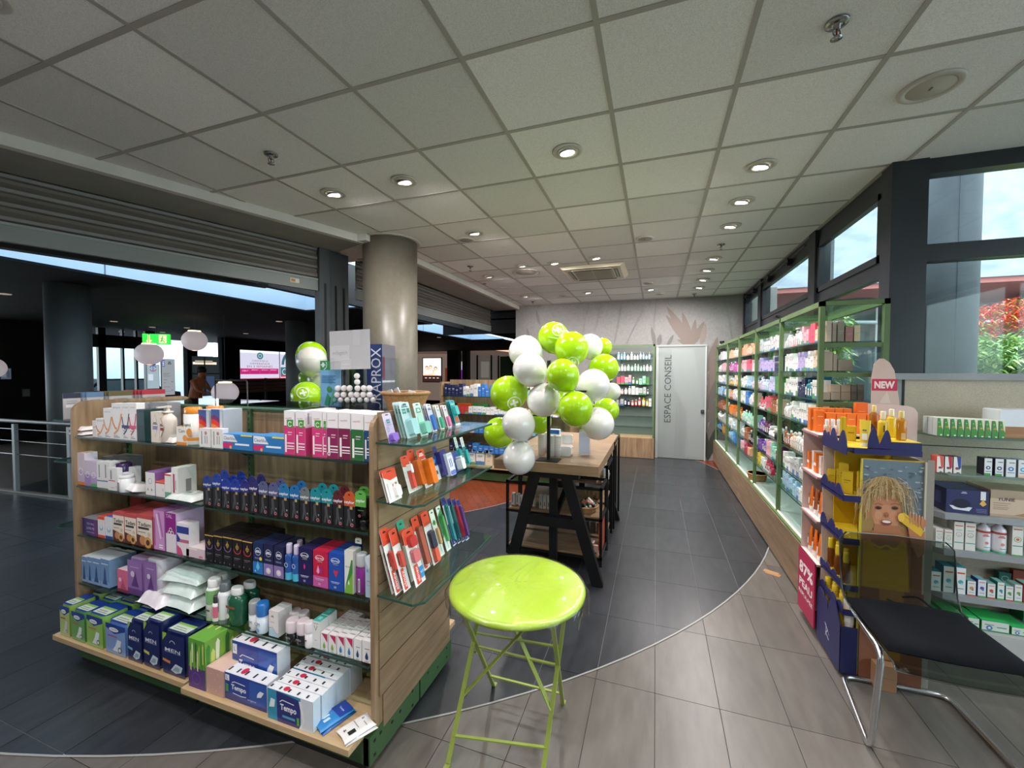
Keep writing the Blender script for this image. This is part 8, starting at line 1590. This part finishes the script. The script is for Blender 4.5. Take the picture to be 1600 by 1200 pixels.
carton('taller orange carton standing at the back of the pink display', (1.24, 3.2, OZ[0]+.001), .06, .04, .19, '#e86a18', [('rect', .2, .7, .8, .72, '#f4b070')])
for k in range(5): carton('orange carton in the rear row of the pink display top, %s' % ORD[k], (.985+.045*k, 3.2, OZ[0]+.001), .042, .05, .15, '#e27420', [('rect', .2, .5, .8, .6, '#f2e0d0')], group=og)
for k in range(3): bottle('white capped slim bottle in front on the pink display top, %s from left' % ORD[k], (1.0+.03*k, 3.03, OZ[0]+.001), .012, .095, '#ded6d2', '#dcdad8', caph=.5, neck=.95, n=12, group='slim white bottles')
for k in range(4): bottle('pale lip balm tube in front of the orange cartons, %s' % ORD[k], (.985+.022*(k % 2)+.05*(k//2), 3.012+.02*(k % 2), OZ[0]+.001), .009, .06, '#e89a7a', '#e8e2dc', caph=.3, neck=.9, n=10, group='lip balms')
for si, z in enumerate(OZ[1:], 1):
    for k in range(7):
        y = QY1-.035-.042*k
        if y < QY0+.02: continue
        kind = [None, 'c', 't', 't'][si]
        lb = '%s shelf of the pink display, %s from the back' % (ORD[si], ORD[k])
        if kind == 'c': carton('small %s carton on the %s' % ('white' if k % 3 == 1 else 'orange', lb), (QX0+.02+.014*(k % 3), y, z+.001), .038, .05, .115+.012*(k % 2), '#dfdad6' if k % 3 == 1 else '#e2742a', [('rect', 0, .35, 1, .5, '#f0e8e2' if k % 3 != 1 else '#c8c4c0')], rz=-HP, group=og)
        else:
            e = empty('squeeze_tube', 'orange tube with a pale band on the %s' % lb, 'tube', (QX0+.03+.02*(k % 2), y, z+.001), -HP, og); link('body', stock('tube', 'orange' if (k+si) % 4 else 'brown', .042, .16-.015*(k % 2), .04, 1), PLAS, e)
# ================================================================ CANTILEVER CHAIR
ch = empty('cantilever_chair', 'smoked clear plastic chair with chrome cantilever frame and black cushion', 'chair', (1.16, 2.38, 0)); OC = Vector((-1.16, -2.38, 0))
def cq(b, nm, mt, par=None):
    o = b.build(nm, mt, par or ch)
    if not par: o.location = OC
    return o
XL, XR = .93, 1.41
def arc(pts, r=.05, n=5):
    out = []
    for i, p in enumerate(pts):
        p = Vector(p)
        if i in (0, len(pts)-1): out.append(p); continue
        a = (Vector(pts[i-1])-p); c = (Vector(pts[i+1])-p); ra = min(r, a.length*.45, c.length*.45); a = p+a.normalized()*ra; c = p+c.normalized()*ra
        for k in range(n+1): t = k/n; out.append(a*(1-t)**2+p*2*t*(1-t)+c*t*t)
    return out
fr_ = cq(MB().tube(arc([(XL+.02, 2.50, .455), (XL, 2.16, .445), (.895, 2.15, .014), (.965, 2.64, .014), (1.41, 2.64, .014), (1.42, 2.12, .014), (XR-.01, 2.13, .445), (XR-.02, 2.50, .455)], .06), .0125, '#c9c9cc', 12), 'chrome_frame', METL)
cq(MB().tube([(XL+.03, 2.46, .445), (XR-.03, 2.46, .445)], .009, '#b5b5b8', 10), 'seat_crossbar', METL)
# shell: seat + curved back, smoked plastic with thickness
prof = [(2.06, .425), (2.08, .445), (2.2, .452), (2.4, .455), (2.50, .462), (2.56, .49), (2.59, .54), (2.605, .62), (2.615, .72), (2.622, .80)]
b = MB(); vs = []; nx = 8
for off_ in (0, 1):
    for j, (y, zz) in enumerate(prof):
        t = max(0, min(1, (zz-.46)/.36)); wx = .235-.0*t
        for i in range(nx+1):
            u = i/nx*2-1; rc = .03*max(0, abs(u)-.8)/.2 if j == len(prof)-1 else 0
            vs.append((1.17+u*wx*(1-.0*t), y+(.02*(1-u*u) if zz > .5 else 0)+(.005 if off_ and zz > .5 else 0), zz-rc-(.005 if off_ and zz <= .5 else 0)+(0.012*u*u if zz < .47 else 0)))
n_ = len(prof)*(nx+1); fs = []
for j in range(len(prof)-1):
    for i in range(nx): a = j*(nx+1)+i; fs += [(a, a+1, a+nx+2, a+nx+1), (a+n_+nx+1, a+n_+nx+2, a+n_+1, a+n_)]
for j in range(len(prof)-1):
    for i in (0, nx): a = j*(nx+1)+i; fs.append((a, a+nx+1, a+n_+nx+1, a+n_))
for i in range(nx): fs.append((i, i+1, i+1+n_, i+n_)); a = (len(prof)-1)*(nx+1)+i; fs.append((a, a+1, a+1+n_, a+n_))
b.add(vs, fs, '#3f4644', True); cq(b, 'smoked_shell', SMOKE)
er = MB(); L_ = [(1.17-.236, y, zz+(.012 if zz < .47 else 0)) for y, zz in prof]; R_ = [(1.17+.236, y, zz+(.012 if zz < .47 else 0)) for y, zz in prof]
er.tube(L_[:-1]+[(1.17-.236, 2.622, .765), (1.17-.205, 2.63, .799)], .0035, '#2a302f', 6).tube(R_[:-1]+[(1.17+.236, 2.622, .765), (1.17+.205, 2.63, .799)], .0035, '#1b201f', 6).tube([(1.17-.205, 2.63, .799), (1.17, 2.645, .802), (1.17+.205, 2.63, .799)], .003, '#6b7472', 6)
cq(er, 'shell_edge', PLAS)
# cushion
b = MB(); vs = []; NX, NY = 14, 12
for s_ in (1, -1):
    for j in range(NY+1):
        for i in range(NX+1):
            u, v = i/NX*2-1, j/NY*2-1; k_ = (max(0, 1-abs(u)**8)*max(0, 1-abs(v)**8))**.35; vs.append((1.165+u*.235*(1-.02*v), 2.325+v*.225, .488+s_*(.024*k_+.002)+.003*math.sin(u*3+v*2)))
n_ = (NX+1)*(NY+1); fs = []
for j in range(NY):
    for i in range(NX): a = j*(NX+1)+i; fs += [(a, a+1, a+NX+2, a+NX+1), (n_+a+NX+1, n_+a+NX+2, n_+a+1, n_+a)]
for i in range(NX): fs += [(i+1, i, n_+i, n_+i+1)]; a = NY*(NX+1)+i; fs += [(a, a+1, n_+a+1, n_+a)]
for j in range(NY): a = j*(NX+1); fs += [(a, a+NX+1, n_+a+NX+1, n_+a)]; a += NX; fs += [(a+NX+1, a, n_+a, n_+a+NX+1)]
b.add(vs, fs, '#080a10', True); cu = cq(b, 'seat_cushion', CLOTH)
s = MB(); s.tube(arc([(1.40, 2.12, .47), (1.43, 2.11, .42), (1.40, 2.16, .36), (1.42, 2.10, .31), (1.46, 2.06, .305), (1.475, 2.05, .36)], .03), .004, '#0d0f14', 6, flat=(.011, .002)); s.tube(arc([(1.30, 2.52, .48), (1.26, 2.60, .52), (1.2, 2.61, .5)], .03), .004, '#0d0f14', 6, flat=(.008, .002)); s.tube(arc([(1.24, 2.52, .48), (1.2, 2.58, .47), (1.12, 2.56, .5)], .03), .004, '#0d0f14', 6, flat=(.008, .002))
s.build('tie_straps', CLOTH, cu)
o = carton('aqua and white packet on the floor behind the chair', (1.33, 2.76, 0), .09, .05, .12, '#8fc0bc', [('text', 'ENA', .55, .75, .5, '#a84a52', .2), ('rect', 0, .5, 1, 1, '#d8e2e0'), ('text', 'ENA', .55, .75, .5, '#a84a52', .2), ('poly', [(0, .2), (.6, .35), (1, .2), (1, 0), (0, 0)], '#4f9a98')])
o = carton('small brown cardboard box on the floor behind the chair', (1.14, 2.60, 0), .09, .05, .13, '#9a7458', [('rect', .1, .5, .9, .52, '#7c5a42')])
# brown floor tape
p = onz(1208, 897, 0); t = MB(); t.box(-.055, .05, -.025, .03, .0002, .001, '#a87a4c').box(-.075, .03, .0, .05, .0010, .0016, '#b08556'); o = t.build('floor_tape', CARD, None, (p.x, p.y, 0), -.5); tag(o, 'two overlapping strips of brown tape on the pale floor', 'tape')
# person far away in the mall, seen above the unit
pr = empty('person', 'person in an orange top with dark hair bending forward far in the mall', 'person', tuple(onz(305, 640, 0).xyz*0+Vector((-11.2, yat(305, -11.2, 1.2), 0))), math.radians(20))
me = bpy.data.meshes.new('body'); J = [((0, 0, .92), .15), ((0, 0, 1.12), .13), ((.06, 0, 1.3), .15), ((.1, 0, 1.42), .1), ((.15, 0, 1.5), .05), ((.18, 0, 1.58), .09), ((.2, 0, 1.68), .085),
 ((.1, .19, 1.37), .06), ((.22, .22, 1.16), .045), ((.38, .12, 1.08), .032), ((.1, -.19, 1.37), .06), ((.22, -.22, 1.16), .045), ((.38, -.12, 1.08), .032), ((.0, .1, .85), .1), ((.04, .11, .47), .065), ((0, .11, .08), .045), ((.13, .12, .03), .035), ((.0, -.1, .85), .1), ((.04, -.11, .47), .065), ((0, -.11, .08), .045), ((.13, -.12, .03), .035)]
ed = [(0, 1), (1, 2), (2, 3), (3, 4), (4, 5), (5, 6), (3, 7), (7, 8), (8, 9), (3, 10), (10, 11), (11, 12), (0, 13), (13, 14), (14, 15), (15, 16), (0, 17), (17, 18), (18, 19), (19, 20)]
me.from_pydata([j[0] for j in J], ed, []); bo = bpy.data.objects.new('body', me); C.objects.link(bo); bo.parent = pr; bo.modifiers.new('skin', 'SKIN'); bo.modifiers.new('s', 'SUBSURF').levels = 1
for i, j in enumerate(J): me.skin_vertices[0].data[i].radius = (j[1], j[1])
me.skin_vertices[0].data[0].use_root = True
pm_, nt_, bb = nodes('orange_clothes'); bb.inputs['Base Color'].default_value = (*lin('#b0623a'), 1); me.materials.append(pm_)
MB().lathe([(.04, -.09), (.1, -.04), (.11, .03), (.07, .1), (.001, .12)], 14, '#17110e').build('hair', MATT, pr, (.17, 0, 1.66))
